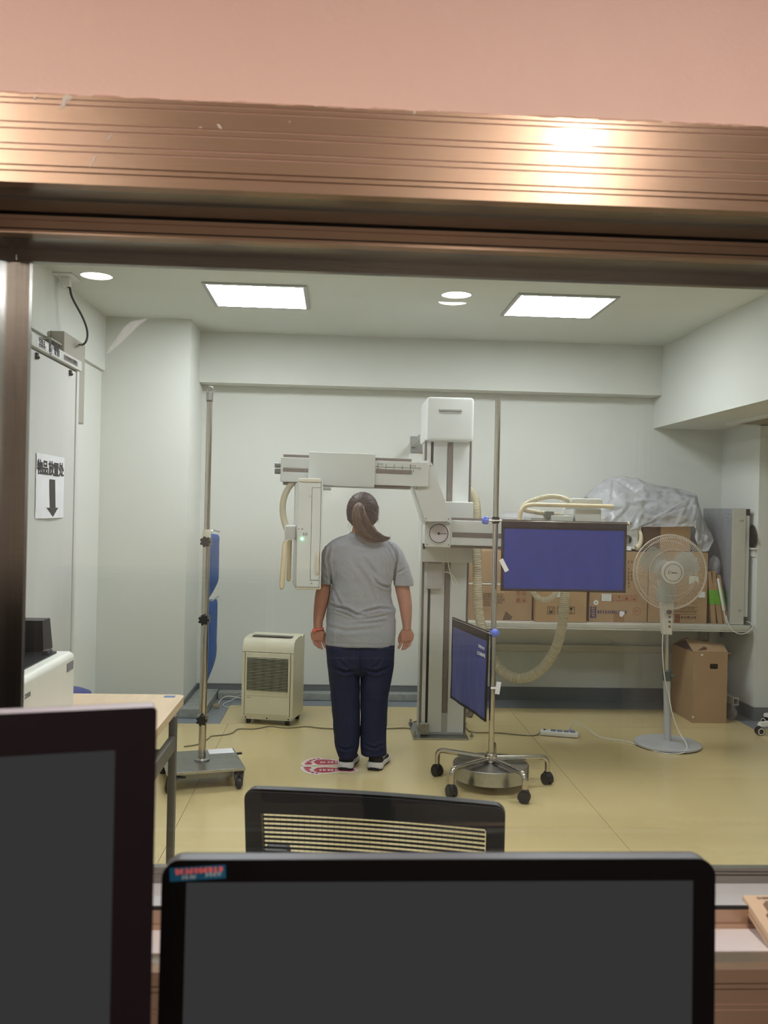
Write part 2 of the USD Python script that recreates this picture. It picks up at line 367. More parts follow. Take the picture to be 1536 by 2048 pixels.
part(win, 'gasket', [box(xo, XW1, Y2 - .0015, Y2, za - .006, za - .003), box(xo, XW1, Y2 - .0015, Y2, zb + .006, zb + .0085), box(xo, XW1, Y2 - .001, Y2 + .004, ze - .0045, ze + .0002)], BLACKRUB, smooth=False)
stepz = (zb - zc) / 4
part(win, 'pane_frame', [box(xj2, XW1, Y3, Y3 + .02, zc + stepz * 2, zb), box(xj2, XW1, Y3 + .003, Y3 + .02, zc + stepz, zc + stepz * 2), box(xj2, XW1, Y3 + .0055, Y3 + .02, zc, zc + stepz),
                         box(xj2, XW1, Y3, Y3 + .02, ze, ze + (zd - ze) * .55), box(xj2, XW1, Y3 + .003, Y3 + .02, ze + (zd - ze) * .55, zd - .006), box(xj2, XW1, Y3 + .0055, Y3 + .02, zd - .006, zd)], BRONZED, smooth=False)
jw = (xj - xj2)
part(win, 'side_frame', [box(xj2 - .02, xj2 + jw * .3, Y3 - .0005, Y3 + .02, zd, zc), box(xj2 + jw * .3, xj2 + jw * .62, Y3 + .003, Y3 + .02, zd, zc), box(xj2 + jw * .62, xj - .0005, Y3 + .006, Y3 + .02, zd, zc)], BRONZED, smooth=False)
part(win, 'side_reveal', [box(xo, xj2, Y2 + .001, Y3, ze, zb), box(xo - .02, xo, Y1 + .022, Y2, zf, za), box(XW1, XW1 + .02, Y1 + .022, Y3, zf, za)], BRONZED, smooth=False)
SILL = mat('sill_aluminium', (212, 216, 222), .35, .1, noise=(40, .04), stretch=(.3, 20, 1))
part(win, 'sill', [box(xo, XW1, Y2 + .004, Y3, ze - .02, ze)], SILL, smooth=False)
part(win, 'sill_track', [box(xo, XW1, Y2, Y2 + .012, zf + .006, ze - .0045), box(xo, XW1, Y2 - .003, Y2, zf, zf + .008)], BRONZE, smooth=False)
Ym = px(1480, 1900, Z=zf)[1]
part(win, 'sill', [box(xo, XW1, Ym, Y2, zf - .02, zf)], mat('sill_white', (246, 244, 250), .3, noise=(40, .03), stretch=(.3, 20, 1)), smooth=False)
part(win, 'sill', [box(xo, XW1, Y1 + .022, Ym, zf - .02, zf - .002), box(xo, XW1, Y1 + .004, Y1 + .022, zf - .02, zf - .0005)], mat('sill_aluminium_brown', (150, 140, 128), .35, .7), smooth=False)
# glass: a double unit with a front and a rear face, mixed clear and reflecting by the viewing angle, seen from both sides
GL = usdkit.material(stage, '/World/Looks/lead_glass', {
    'f': ('fresnel', {'IOR': 1.45}), 't': ('transparent_bsdf', {'color': (.985, .99, .985)}), 'g': ('glossy_bsdf', {'color': (1, 1, 1), 'roughness': 0.0}), 'mx': ('mix_closure', {})},
    [('f.fac', 'mx.fac'), ('t.BSDF', 'mx.closure1'), ('g.BSDF', 'mx.closure2')], surface='mx.closure')
Yq2 = YG + .075
part(win, 'glass_unit', box(xo - .02, XW1 + .02, YG, Yq2, zf - .02, za + .02), GL, smooth=False, label='clear double glazing')
part(win, 'rear_frame', diff(box(xo - .03, XW1 + .03, Yq2 - .012, Yq2 + .02, zf - .03, za + .03), box(xo - .012, XW1 + .01, Yq2 - .02, Yq2 + .03, zf - .012, za + .012)), BRONZED, smooth=False)
# a wiping mark left on the front pane
SMEAR = usdkit.material(stage, '/World/Looks/wiping_mark', {'d': ('diffuse_bsdf', {'color': (.8, .8, .82)}), 'u': ('translucent_bsdf', {'color': (.9, .9, .92)}), 't': ('transparent_bsdf', {'color': (1, 1, 1)}), 'm': ('mix_closure', {'fac': .5}), 'm2': ('mix_closure', {}), 'g': ('geometry', {}), 'n': ('noise_texture', {'scale': 300.0, 'detail': 3.0}), 'r': ('map_range', {'from_min': .3, 'from_max': .7, 'to_min': .08, 'to_max': .5, 'clamp': True})},
    [('g.position', 'n.vector'), ('n.fac', 'r.value'), ('d.BSDF', 'm.closure1'), ('u.BSDF', 'm.closure2'), ('r.result', 'm2.fac'), ('t.BSDF', 'm2.closure1'), ('m.closure', 'm2.closure2')], surface='m2.closure')
sm_ = [px(u, v, Y=YG - .0006) for u, v in ((214, 706), (232, 680), (250, 655), (262, 645), (292, 638), (276, 650), (262, 664), (246, 680), (228, 695))]
part(win, 'wiping_mark', prism(Polygon([(p[0], p[2]) for p in sm_]).buffer(.0012), .0003, (0, YG - .0002, 0), EX, EZ), SMEAR, smooth=False, label='whitish wiping mark on the glass')
# plaster splashes and nicks on the top casing
rng = np.random.default_rng(4)
for (u, v, L, w, ang) in [(128, 205, 26, 10, 75), (134, 196, 18, 14, 20), (70, 196, 10, 5, 60), (186, 322, 28, 5, 65), (219, 275, 16, 4, 60), (439, 253, 12, 5, -50), (401, 255, 6, 3, 0), (829, 225, 9, 5, 80), (878, 224, 6, 4, 40), (579, 244, 4, 3, 0)]:
    c = px(u, v, Y=Y1); s = Y1 / FPX
    b = trimesh.creation.icosphere(subdivisions=2); b.vertices *= 1 + .35 * (meshkit.fbm(b.vertices * 2.2 + u, 3)[:, None] - .5) * 2
    b.vertices *= (L * s / 2, .0009, w * s / 2); b = turned(b, -ang, axis=(0, 1, 0)); b.apply_translation(c)
    part(win, 'plaster_splash', b, mat('plaster_white', (226, 216, 206), .8))
edge = []
for k in range(90):
    u = rng.uniform(-10, 1560); c = px(u, 190 + 60 * u / 1536 + 1.0, Y=Y1); b = trimesh.creation.icosphere(subdivisions=1)
    b.vertices *= (rng.uniform(.004, .022), .0012, rng.uniform(.0006, .0022)); b.apply_translation((c[0], Y1 + .001, zt + rng.uniform(-.0008, .0012))); edge.append(b)
part(win, 'plaster_edge', edge, mat('plaster_pink', (214, 176, 158), .8), kind='stuff', label='ragged plaster along the top of the casing')

# ================================================================ CONTROL ROOM (seen only where the glass and the metal mirror it)
ZC2 = 2.6
struct('ceiling', box(-2.6, XR, -2.7, Y1 + .002, ZC2, ZC2 + .05), CREAM)
struct('wall_left', box(-2.7, -2.6, -2.7, Y1, 0, ZC2), CREAM)
struct('wall_back', box(-2.7, XR, -2.8, -2.7, 0, ZC2), CREAM)
for x, y, lb in [(.67, -.09, 'round downlight in the control room ceiling above the screens, right'), (.58, -1.58, 'round downlight at the rear of the control room ceiling, right'),
                 (-1.18, -1.45, 'round downlight at the rear of the control room ceiling, left'), (-1.12, -.05, 'round downlight in the control room ceiling above the screens, left')]:
    t = thing('downlight', lb, 'ceiling light', (x, y, ZC2 - .008), group='round downlights')
    part(t, 'trim_ring', diff(cyl((x, y, ZC2 - .008), (x, y, ZC2 - .0005), .088, 40), cyl((x, y, ZC2 - .01), (x, y, ZC2 - .003), .074, 40)), WHITEP)
    part(t, 'lens', cyl((x, y, ZC2 - .006), (x, y, ZC2 - .003), .073, 40), glow('downlight_glow', DOWN_COL, DOWN_L))
SBW = mat('dark_cabinet', (70, 74, 74), .4)
sb = thing('sideboard', 'dark grey low cupboard at the rear wall of the control room', 'cupboard', (-.9, -2.4, 0))
part(sb, 'body', rbox(-2.3, 0, -2.69, -2.25, .06, 1.08, .006), SBW); part(sb, 'worktop', rbox(-2.32, .01, -2.695, -2.22, 1.08, 1.11, .004), mat('cupboard_top', (120, 124, 120), .35)); part(sb, 'plinth', box(-2.28, -.02, -2.68, -2.3, 0, .06), BLACKP, smooth=False)
for k in range(4): part(sb, 'door', rbox(-2.28 + k * .57, -1.72 + k * .57, -2.25, -2.232, .08, 1.06, .004), SBW)
lc = thing('low_cupboard', 'low dark grey cupboard beside the white wardrobe in the control room', 'cupboard', (.9, -2.4, 0))
part(lc, 'body', rbox(.012, 1.7, -2.69, -2.25, .0, .70, .006), SBW); part(lc, 'worktop', rbox(.04, 1.71, -2.695, -2.22, .70, .73, .004), mat('cupboard_top', (120, 124, 120), .35))
for k in range(3): part(lc, 'door', rbox(.07 + k * .54, .6 + k * .54, -2.25, -2.232, .04, .68, .004), SBW)
wd = thing('wardrobe', 'tall white wardrobe with moulded cornice and panelled doors in the control room', 'wardrobe', (2.6, -2.4, 0))
part(wd, 'body', box(1.75, 3.45, -2.69, -2.12, 0, 2.3), WHITEP, smooth=False)
part(wd, 'cornice', [rbox(1.72, 3.48, -2.69, -2.09, 2.3, 2.34, .01), rbox(1.69, 3.51, -2.69, -2.06, 2.34, 2.4, .014), rbox(1.66, 3.54, -2.69, -2.03, 2.4, 2.44, .01)], WHITEP)
for a, b in ((1.77, 2.59), (2.61, 3.43)):
    d = part(wd, 'door', box(a, b, -2.12, -2.1, .06, 2.26), WHITEP, smooth=False)
    part(wd, 'door_panel', [diff(rbox(a + .1, b - .1, -2.1, -2.085, 1.2, 2.16, .01), rbox(a + .15, b - .15, -2.12, -2.07, 1.25, 2.11, .01)), diff(rbox(a + .1, b - .1, -2.1, -2.085, .16, 1.1, .01), rbox(a + .15, b - .15, -2.12, -2.07, .21, 1.05, .01))], WHITEP)
# ================================================================ X-RAY MACHINE
ENAMEL = mat('machine_enamel', (211, 213, 208), .35, noise=(8, .02))
ENAMELG = mat('machine_grey', (180, 180, 175), .4, noise=(10, .03))
RAILB = mat('rail_brown_grey', (128, 118, 112), .4, .4)
DARK = mat('dark_slot', (40, 36, 36), .6)
TAN = mat('tan_grip', (222, 206, 170), .35, noise=(20, .03))
HOSE = mat('ribbed_hose_beige', (206, 198, 172), .5, noise=(30, .05))
def P(u, v, Y): return px(u, v, Y=Y)
def pbox(u0, v0, u1, v1, Y0, Y1_, r=.004):
    """Rounded box whose front face fills the pixel rectangle at depth Y0 (the lean of the picture taken out at its middle)."""
    um, vm = (u0 + u1) / 2, (v0 + v1) / 2
    x0, x1 = P(u0, vm, Y0)[0], P(u1, vm, Y0)[0]; z1, z0 = P(um, v0, Y0)[2], P(um, v1, Y0)[2]
    return rbox(x0, x1, Y0, Y1_, z0, z1, r)
def ribbed(path, r, pitch=.011, amp=.10, seg=14):
    p = np.asarray(path, float); L = np.r_[0, np.cumsum(np.linalg.norm(np.diff(p, axis=0), axis=1))]
    n = max(8, int(L[-1] / pitch * 4)); s = np.linspace(0, L[-1], n)
    q = np.stack([np.interp(s, L, p[:, k]) for k in range(3)], 1)
    return tube(q, r * (1 + amp * np.array([0, 1, .4, -1.0])[np.arange(n) % 4]), seg)
YC = 5.95                                                         # front of the column
xc0, xc1 = P(843, 1200, YC)[0], P(937, 1200, YC)[0]; wc = xc1 - xc0
zct = P(900, 840, YC)[2]
xm = thing('x_ray_machine', 'white floor-mounted x-ray machine with tall column, swinging U-arm and upright detector', 'x-ray machine', ((xc0 + xc1) / 2, 6.1, 0))
part(xm, 'base_plate', rbox(P(827, 1479, 5.86)[0], P(938, 1479, 5.86)[0], 5.86, 6.3, .0005, .012, .002), STEEL)
for bx in (xc0 - .03, xc1 + .035):
    for by in (5.9, 6.24):
        part(xm, 'anchor_bolt', [cyl((bx, by, .012), (bx, by, .026), .014, 6), cyl((bx, by, .026), (bx, by, .05), .007, 10)], STEEL)
part(xm, 'column', [rbox(xc0 + .012, xc1 - .012, YC + .004, 6.24, .012, zct, .003)], ENAMELG)
def colx(f): return xc0 + wc * f
part(xm, 'column_panel', rbox(colx(.185), colx(.48), YC - .004, YC + .01, .03, zct, .003), ENAMEL)
part(xm, 'column_panel', rbox(colx(.60), colx(.95), YC - .004, YC + .01, .03, zct, .003), ENAMEL)
part(xm, 'column_panel', rbox(colx(.05), colx(.13), YC - .004, YC + .01, .03, zct, .002), ENAMEL)
part(xm, 'guide_rail', rbox(colx(.49), colx(.585), YC - .008, YC + .006, .16, zct, .002), RAILB, label='dark central guide rail')
for f in (0, .965): part(xm, 'side_rail', rbox(colx(f), colx(f + .035), YC + .0, YC + .03, .03, zct, .002), RAILB)
part(xm, 'cable_slot', rbox(colx(.135), colx(.18), YC - .002, YC + .006, .06, zct, .001), DARK)
for z in np.arange(.4, zct, .4): part(xm, 'rail_screw', cyl((colx(.537), YC - .011, z), (colx(.537), YC - .007, z), .006, 12), STEEL)
part(xm, 'bracket', rbox(colx(.01), colx(.2), YC - .035, YC - .004, .02, .095, .006), mat('mottled_bracket', (150, 144, 128), .6, noise=(70, .35)))
tc = part(xm, 'top_cover', pbox(853.5, 794, 948, 882, 5.84, 6.3, .02), ENAMEL)
n0 = P(901, 822, 5.84)
part(tc, 'name_plate', rbox(n0[0] - .073, n0[0] + .073, 5.836, 5.842, n0[2] - .014, n0[2] + .014, .003), ENAMELG, label='small grey name plate')
part(tc, 'lettering', text('Essenta DR Compact', .0115, (n0[0], 5.8355, n0[2]), EX, EZ), INK, smooth=False)
# wall stay
wst = part(xm, 'wall_stay', [rbox(P(836, 895, 6.5)[0], P(836, 895, 6.5)[0] + .035, 6.2, YB - .012, 2.0, 2.045, .004), box(P(836, 895, 6.5)[0], xc0 + .06, 6.18, 6.215, 1.99, 2.05)], ZINC)
part(wst, 'wall_plate', rbox(P(826, 895, YB)[0] - .02, P(826, 895, YB)[0] + .12, YB - .014, YB - .001, 1.96, 2.09, .003), ZINC)
# carriage on the column
part(xm, 'carriage', [pbox(842, 1003, 946, 1125, 5.78, 6.0, .008)], ENAMEL)
part(xm, 'carriage_side', pbox(846, 1050, 851, 1098, 5.775, 5.8, .001), DARK, label='dark slot at the edge of the carriage')
part(xm, 'control_box', pbox(853, 1126, 886, 1178, 5.88, 5.96, .006), ENAMELG)
# lower arm with the angle dial
YA = 5.56
SAG = .5                                                          # the arm hangs a little to the right
pv = P(877, 1067, YA)
def sag(m): return turned(m, SAG, pv, (0, 1, 0))
la = part(xm, 'lower_arm', sag(pbox(851, 1043, 1225, 1093, YA, 5.8, .006)), ENAMEL)
part(la, 'dial_housing', sag(pbox(850, 1042.5, 902, 1094, YA - .008, YA + .01, .004)), ENAMEL)
part(la, 'arm_groove', sag(pbox(905, 1067, 1200, 1077, YA - .006, YA + .004, .002)), RAILB)
part(la, 'arm_rail', [sag(pbox(903, 1094, 1225, 1098.5, YA + .03, 5.78, .001)), sag(pbox(903, 1038.5, 1225, 1043, YA + .05, 5.78, .001))], RAILB)
dial = part(la, 'dial', lathe([(.0, 0), (.069, 0), (.069, .006), (.064, .009), (.0605, .009), (.0605, .004), (.0, .004)], (pv[0], YA - .008, pv[2]), (0, -1, 0), 48), ENAMEL)
part(dial, 'dial_ring', diff(cyl((pv[0], YA - .0135, pv[2]), (pv[0], YA - .0125, pv[2]), .0615, 48), cyl((pv[0], YA - .02, pv[2]), (pv[0], YA, pv[2]), .0555, 48)), INK)
part(dial, 'dial_face', cyl((pv[0], YA - .0125, pv[2]), (pv[0], YA - .012, pv[2]), .0556, 40), mat('dial_face', (206, 200, 204), .4))
part(dial, 'needle', [cyl((pv[0] + .0, YA - .0165, pv[2]), (pv[0], YA - .0125, pv[2]), .0075, 20), box(pv[0], pv[0] + .05, YA - .016, YA - .0145, pv[2] - .0016, pv[2] + .0012)], INK, smooth=False)
tk = []
for a in np.radians(np.arange(-60, 121, 15)):
    tk.append(turned(box(.044, .053, -.0006, 0, -.0006, .0006), -math.degrees(a), axis=(0, 1, 0)))
part(dial, 'tick_marks', [m.apply_translation((pv[0], YA - .0126, pv[2])) for m in tk], mat('red_grey_ink', (150, 110, 110), .6), smooth=False)
for u, v in ((854, 1047), (898, 1048), (854, 1089), (897, 1090)):
    c = P(u, v, YA - .009); part(la, 'screw', cyl(c + (0, -.003, 0), c, .0045, 10), STEEL)
# slanting arm up to the cross arm
YS = 5.42
q = [P(u, v, YS) for u, v in ((826, 968), (832, 922), (858, 921), (864.5, 927), (904, 1043), (851, 1043))]
sl = part(xm, 'slanting_arm', prism(Polygon([(p[0], p[2]) for p in q]).buffer(-.004).buffer(.004), -.34, (0, YS, 0), EX, EZ) if False else prism(Polygon([(p[0], p[2]) for p in q]).buffer(-.004).buffer(.004), .34, (0, YS + .34, 0), EX, EZ), ENAMEL)
for u, v in ((861, 932), (833, 976), (852, 1037), (897, 1038)):
    c = P(u, v, YS); part(sl, 'screw', cyl(c + (0, -.003, 0), c + (0, .001, 0), .0045, 10), STEEL)
# upper cross arm with scale and sliding sleeve
YU = 5.38
pu = P(750, 945, YU)
def sag2(m): return turned(m, .75, pu, (0, 1, 0))
ua = part(xm, 'cross_arm', sag2(pbox(561, 920, 857, 969, YU, 5.6, .005)), ENAMEL)
part(ua, 'arm_rail', [sag2(pbox(566, 914, 823, 919.5, YU + .03, 5.57, .001)), sag2(pbox(566, 969.5, 822, 974.5, YU + .03, 5.57, .001))], RAILB)
part(ua, 'arm_groove', sag2(pbox(752, 938.5, 824, 947, YU - .006, YU + .004, .003)), RAILB, label='brown-grey groove under the scale')
part(ua, 'arm_groove', sag2(pbox(566, 938.5, 616, 945.5, YU - .006, YU + .004, .002)), RAILB)
for u in (571, 611): c = P(u, 941 if u > 600 else 939.5, YU - .006); part(ua, 'rail_screw', cyl(c + (0, -.003, 0), c, .005, 12), STEEL)
sc = []
c0 = P(750, 933.5, YU - .0006); s = YU / FPX
for u0, u1, v0, v1 in ((751, 843, 933, 933.9), (755.2, 756.1, 926, 940), (771.4, 772.3, 927, 938), (787.8, 788.6, 927, 938), (804.4, 805.2, 928, 938), (820, 821, 926, 940)):
    sc.append(box((u0 - 750) * s + c0[0], (u1 - 750) * s + c0[0], YU - .0006, YU, c0[2] - (v1 - 933.5) * s, c0[2] - (v0 - 933.5) * s))
part(ua, 'scale_marks', [sag2(m) for m in sc], INK, smooth=False)
tx = [text(t, .0125, (c0[0] + (u - 750) * s, YU - .0001, c0[2] - (v - 933.5) * s), EX, EZ) for t, u, v in (('150', 761, 928.2), ('110', 826.5, 929.5), ('59', 759, 938), ('43', 825, 939.2))] + \
     [text(t, .006, (c0[0] + (u - 750) * s, YU - .0001, c0[2] - (v - 933.5) * s), EX, EZ) for t, u, v in (('cm', 839, 931), ('inch', 839, 936.4))]
part(ua, 'scale_lettering', [sag2(m) for m in tx], INK, smooth=False)
part(xm, 'sliding_sleeve', sag2(pbox(617, 906.5, 750, 973.5, YU - .05, 5.66, .006)), ENAMEL)
for v in (930, 942.5):
    a = P(549.5, v, 5.42); part(xm, 'end_knob', lathe([(0, 0), (.014, 0), (.016, .003), (.016, .036), (.014, .039)], a, (1, 0, 0), 20), mat('knob_grey', (112, 116, 118), .45))
# upright detector
YDt = 5.0
dx0, dx1 = P(594, 1070, YDt)[0], P(641, 1070, YDt)[0]; dz1, dz0 = P(620, 963, YDt)[2], P(620, 1179, YDt)[2]
def dpart(t, n, m, *a, **k): return part(t, n, turned(J(m) if isinstance(m, (list, tuple)) else m, 5.0, (dx1, YDt, 0)), *a, **k)
dt = dpart(xm, 'detector', [rbox(dx0, dx1, YDt, YDt + .5, dz0 + .012, dz1, .008)], ENAMEL)
dpart(dt, 'grip_cap', [rbox(dx0 + .002, dx1 - .004, YDt - .012, YDt + .12, dz1 - .004, dz1 + .018, .008)], mat('cap_cream', (214, 208, 192), .4))
dpart(dt, 'front_plate', rbox(dx1 - .001, dx1 + .008, YDt - .006, YDt + .506, dz0 + .004, dz1 + .004, .003), ENAMEL)
dpart(dt, 'bottom_lip', rbox(dx0 - .002, dx1 + .006, YDt - .003, YDt + .503, dz0, dz0 + .012, .004), mat('lip_tan', (196, 184, 160), .45))
ds = YDt / FPX
def dpt(u, v): c = P(620, 1070, YDt); return c[0] + (u - 620 + (v - 1070) * .022) * ds, c[2] - (v - 1070 - (u - 620) * .022) * ds
a = dpt(627.5, 976); b = dpt(644, 1160)
xa = dx1 - .051; zt_, zb_ = dpt(630, 976)[1], dpt(630, 1160)[1]
dpart(dt, 'hatch', [rbox(xa, dx1 - .003, YDt - .0035, YDt + .01, zb_, zt_, .0015)], ENAMEL, label='narrow hatch in the near side of the detector')
dpart(dt, 'hatch_seam', [box(xa - .002, xa, YDt - .0008, YDt, zb_ - .002, zt_ + .002), box(xa, dx1 - .003, YDt - .0008, YDt, zt_, zt_ + .002), box(xa, dx1 - .003, YDt - .0008, YDt, zb_ - .002, zb_)], DARK, smooth=False)
hx = dx1 - .014
dpart(dt, 'hatch_grip', tube(polyround([(hx, YDt - .003, dpt(630, 1148)[1]), (hx, YDt - .02, dpt(630, 1144)[1]), (hx, YDt - .02, dpt(630, 1110)[1]), (hx, YDt - .003, dpt(630, 1106)[1])], .012), .006, 10), TAN)
lx, lz = dpt(604, 1077.5)
dpart(dt, 'indicator_light', lathe([(0, .004), (.004, .003), (.0062, 0), (.0062, -.002)], (lx, YDt - .001, lz), (0, -1, 0), 16), glow('green_led', (.10, 1.0, .42), 26.0))
dpart(dt, 'button', [cyl((dpt(604.5, 1058)[0], YDt - .003, dpt(604.5, 1058)[1]), (dpt(604.5, 1058)[0], YDt, dpt(604.5, 1058)[1]), .0035, 14), cyl((dpt(597.8, 1058)[0], YDt - .002, dpt(597.8, 1058)[1]), (dpt(597.8, 1058)[0], YDt, dpt(597.8, 1058)[1]), .0028, 12)], DARK)
ix, iz = dpt(610.5, 1068)
dpart(dt, 'symbol', [prism(rrect(-.0115, .0115, -.0085, .0085, .001).difference(rrect(-.0105, .0105, -.0075, .0075, .001)), .0005, (ix, YDt, iz), EX, EZ), prism(Polygon([(-.002, -.006), (.004, .006), (.009, -.006), (.006, -.006), (.004, .001), (.001, -.006)]), .0005, (ix, YDt, iz), EX, EZ), box(ix - .009, ix - .006, YDt - .0005, YDt, iz - .006, iz + .004)], INK, smooth=False)
cx_, cz_ = dpt(620.5, 993)
dpart(dt, 'scratch', [turned(box(cx_ - .014, cx_ + .014, YDt - .0004, YDt, cz_ - .0006, cz_ + .0006), d, (cx_, YDt, cz_), (0, 1, 0)) for d in (38, -40)], mat('scratch_grey', (130, 128, 124), .7), smooth=False)
wcx, wcz = dpt(623, 1166.5); dpart(dt, 'screw', cyl((wcx, YDt - .003, wcz), (wcx, YDt + .002, wcz), .004, 10), STEEL)
part(xm, 'detector_hanger', [box(dx0 + .03, dx1 - .02, 5.3, 5.48, dz1 - .01, P(620, 972, 5.38)[2] + .01), rbox(dx1 - .04, dx1 + .05, 5.25, 5.5, P(640, 977, 5.3)[2] - .006, P(640, 973, 5.3)[2], .003)], ENAMELG, smooth=False)
# grip block with two tan bars and a hose, left of the detector
gb = part(xm, 'grip_block', [rbox(P(569, 1064, 5.02)[0], P(590, 1064, 5.02)[0], 5.02, 5.2, P(580, 1080, 5.02)[2], P(580, 1051, 5.02)[2], .004), box(P(588, 1064, 5.04)[0], dx0 + .004, 5.05, 5.18, P(590, 1076, 5.04)[2], P(590, 1055, 5.04)[2])], ENAMEL)
part(gb, 'block_face', rbox(P(571, 1064, 5.02)[0], P(588, 1064, 5.02)[0], 5.016, 5.022, P(580, 1077.5, 5.02)[2], P(580, 1053.5, 5.02)[2], .002), ENAMELG)
part(xm, 'grip_bar', tube([P(571.5, 1082, 5.03), P(569.5, 1090, 5.03), P(566, 1140, 5.03), P(563.8, 1168, 5.03), P(563.3, 1176, 5.03), P(563.2, 1179, 5.03)], [.012, .0145, .0148, .0148, .0125, .004], 14), TAN)
part(xm, 'grip_bar', tube([P(580, 1080, 5.17), P(579, 1095, 5.17), P(578, 1130, 5.17), P(577.3, 1152, 5.17), P(577, 1160, 5.17), P(577, 1163, 5.17)], [.012, .0135, .0138, .0138, .012, .004], 14), TAN)
part(xm, 'ribbed_hose', ribbed(spline([P(589, 962, 5.42), P(577, 976, 5.4), P(567, 1000, 5.33), P(565.5, 1025, 5.26), P(569, 1044, 5.2), P(574, 1058, 5.15)], 40), .017, .0065), HOSE)
part(xm, 'ribbed_hose', ribbed(spline([P(930, 975, 6.2), P(946, 992, 6.18), P(952.5, 1020, 6.1), P(954, 1070, 6.02), P(954, 1117, 5.95), P(955, 1167, 5.9), P(958.5, 1229, 5.85), P(966, 1265, 5.8), P(980, 1305, 5.75), P(1003, 1340, 5.7), P(1036, 1356, 5.64), P(1068, 1349, 5.6), P(1098, 1321, 5.56), P(1119, 1275, 5.52), P(1127, 1225, 5.5), P(1131, 1180, 5.5), P(1138, 1120, 5.55), P(1141, 1085, 5.6)], 160), .030, .0115), HOSE, label='long beige ribbed hose hanging in a loop to the right of the column')
# tube head at the end of the lower arm, mostly behind the hanging blue shield
th = part(xm, 'tube_head', [sag(pbox(1150, 1014, 1203, 1045, 5.46, 5.8, .012)), sag(pbox(1095, 1050, 1240, 1150, 5.44, 5.85, .02))], ENAMEL)
part(th, 'head_cap', pbox(1143, 997, 1206, 1012, 5.44, 5.75, .012), mat('head_cap', (206, 206, 196), .35))
part(th, 'head_housing', [pbox(1102, 1031, 1147, 1056, 5.44, 5.6, .008)], ENAMEL); part(th, 'head_clip', pbox(1092, 1023, 1108, 1037, 5.45, 5.52, .003), mat('clip_grey', (120, 122, 116), .45))
part(th, 'head_ledge', pbox(1062, 1035, 1108, 1052, 5.48, 5.7, .004), ENAMELG)
part(xm, 'grip_bar', tube(polyround([P(1039, 1075, 5.4), P(1040, 1009, 5.4), P(1219, 1013, 5.4), P(1225, 1013, 5.4)], .09, 8), [.0135] * 9 + [.0135], 14) if False else tube(polyround([P(1039, 1075, 5.4), P(1040, 1008.5, 5.4), P(1225.5, 1013, 5.4)], .085, 9), .0128, 14), TAN)
part(xm, 'ribbed_hose', ribbed(spline([P(1142, 1004, 5.5), P(1128, 997, 5.5), P(1105, 993, 5.48), P(1078, 997, 5.46), P(1052, 1008, 5.48), P(1047, 1017, 5.5), P(1064, 1023, 5.52), P(1090, 1027, 5.5), P(1112, 1030, 5.5), P(1130, 1034, 5.5)], 60), .0145, .008), HOSE)
part(xm, 'ribbed_hose', ribbed(spline([P(1062, 1160, 5.5), P(1066, 1183, 5.48), P(1080, 1198, 5.46), P(1096, 1199, 5.46), P(1110, 1188, 5.48), P(1116, 1165, 5.5)], 40), .017, .008), HOSE)
wire = spline([P(895, 1093, 5.7), P(895.5, 1120, 5.74), P(898, 1135, 5.74), P(903, 1155, 5.74), P(911, 1172, 5.74), P(914, 1170, 5.74), P(910, 1158, 5.74), P(900, 1147, 5.74), P(889, 1144, 5.74)], 50)
part(xm, 'thin_cable', tube(wire, .0022, 6), WHITEP)

# ================================================================ SHIELD STAND, RIGHT (five legs, round weight)
SHB = mat('shield_blue', (35, 50, 140), .65, noise=(14, .10), bump=(300, .25), sheen=.2)
SHBLACK = mat('shield_trim', (38, 30, 34), .7)
KNOB = mat('blue_knob', (96, 116, 214), .25)
RC = np.array([P(982, 1515, 4.9)[0], 4.9])
rs = thing('shield_stand', 'chrome five-legged stand on black casters with a round weight and two hanging blue shields', 'shield stand', (RC[0], RC[1], 0))
ptop = P(996, 797, 4.9); pbot = np.array([RC[0], RC[1], .15])
part(rs, 'pole', [cyl(pbot, ptop, .0155, 24), cyl(ptop - (0, 0, .004), ptop + (0, 0, .004), .0168, 24)], CHROME)
part(rs, 'hub', lathe([(.0, 0), (.03, 0), (.034, .006), (.034, .04), (.028, .05), (.018, .052), (0, .052)], (RC[0], RC[1], .13), seg=28), CHROME)
part(rs, 'weight', lathe([(0, 0), (.19, 0), (.207, .004), (.208, .074), (.204, .08), (.1, .083), (0, .084)], (RC[0], RC[1], .045), seg=64), STEEL)
BLK = mat('caster_black', (26, 25, 27), .45)
def hooded_caster(parent, x, y, ang, R=.031, top=.088):
    d = np.array([math.cos(ang), math.sin(ang), 0.]); n = np.array([-d[1], d[0], 0.]); c = np.array([x, y, R])
    h = [cyl(c - n * .022, c - n * .006, R, 24), cyl(c + n * .006, c + n * .022, R, 24)]
    w = part(parent, 'caster', h, BLK)
    hood = trimesh.convex.convex_hull(np.vstack([cyl(c - n * .017 + EZ * .006, c + n * .017 + EZ * .006, R * 1.02, 20).vertices[10:30]] + [cyl(c + EZ * R * .9, c + EZ * (R * 1.25), .014, 12).vertices + d * .006] + [cyl(c - n * .016 - d * .006, c + n * .016 - d * .006, R * .95, 16).vertices * (1, 1, 1)]))
    hood.vertices[:, 2] = np.maximum(hood.vertices[:, 2], R * .62)
    part(w, 'hood', hood, BLK); part(w, 'stem', cyl((x + d[0] * .006, y + d[1] * .006, R * 1.9), (x + d[0] * .006, y + d[1] * .006, top), .008, 12), STEEL)
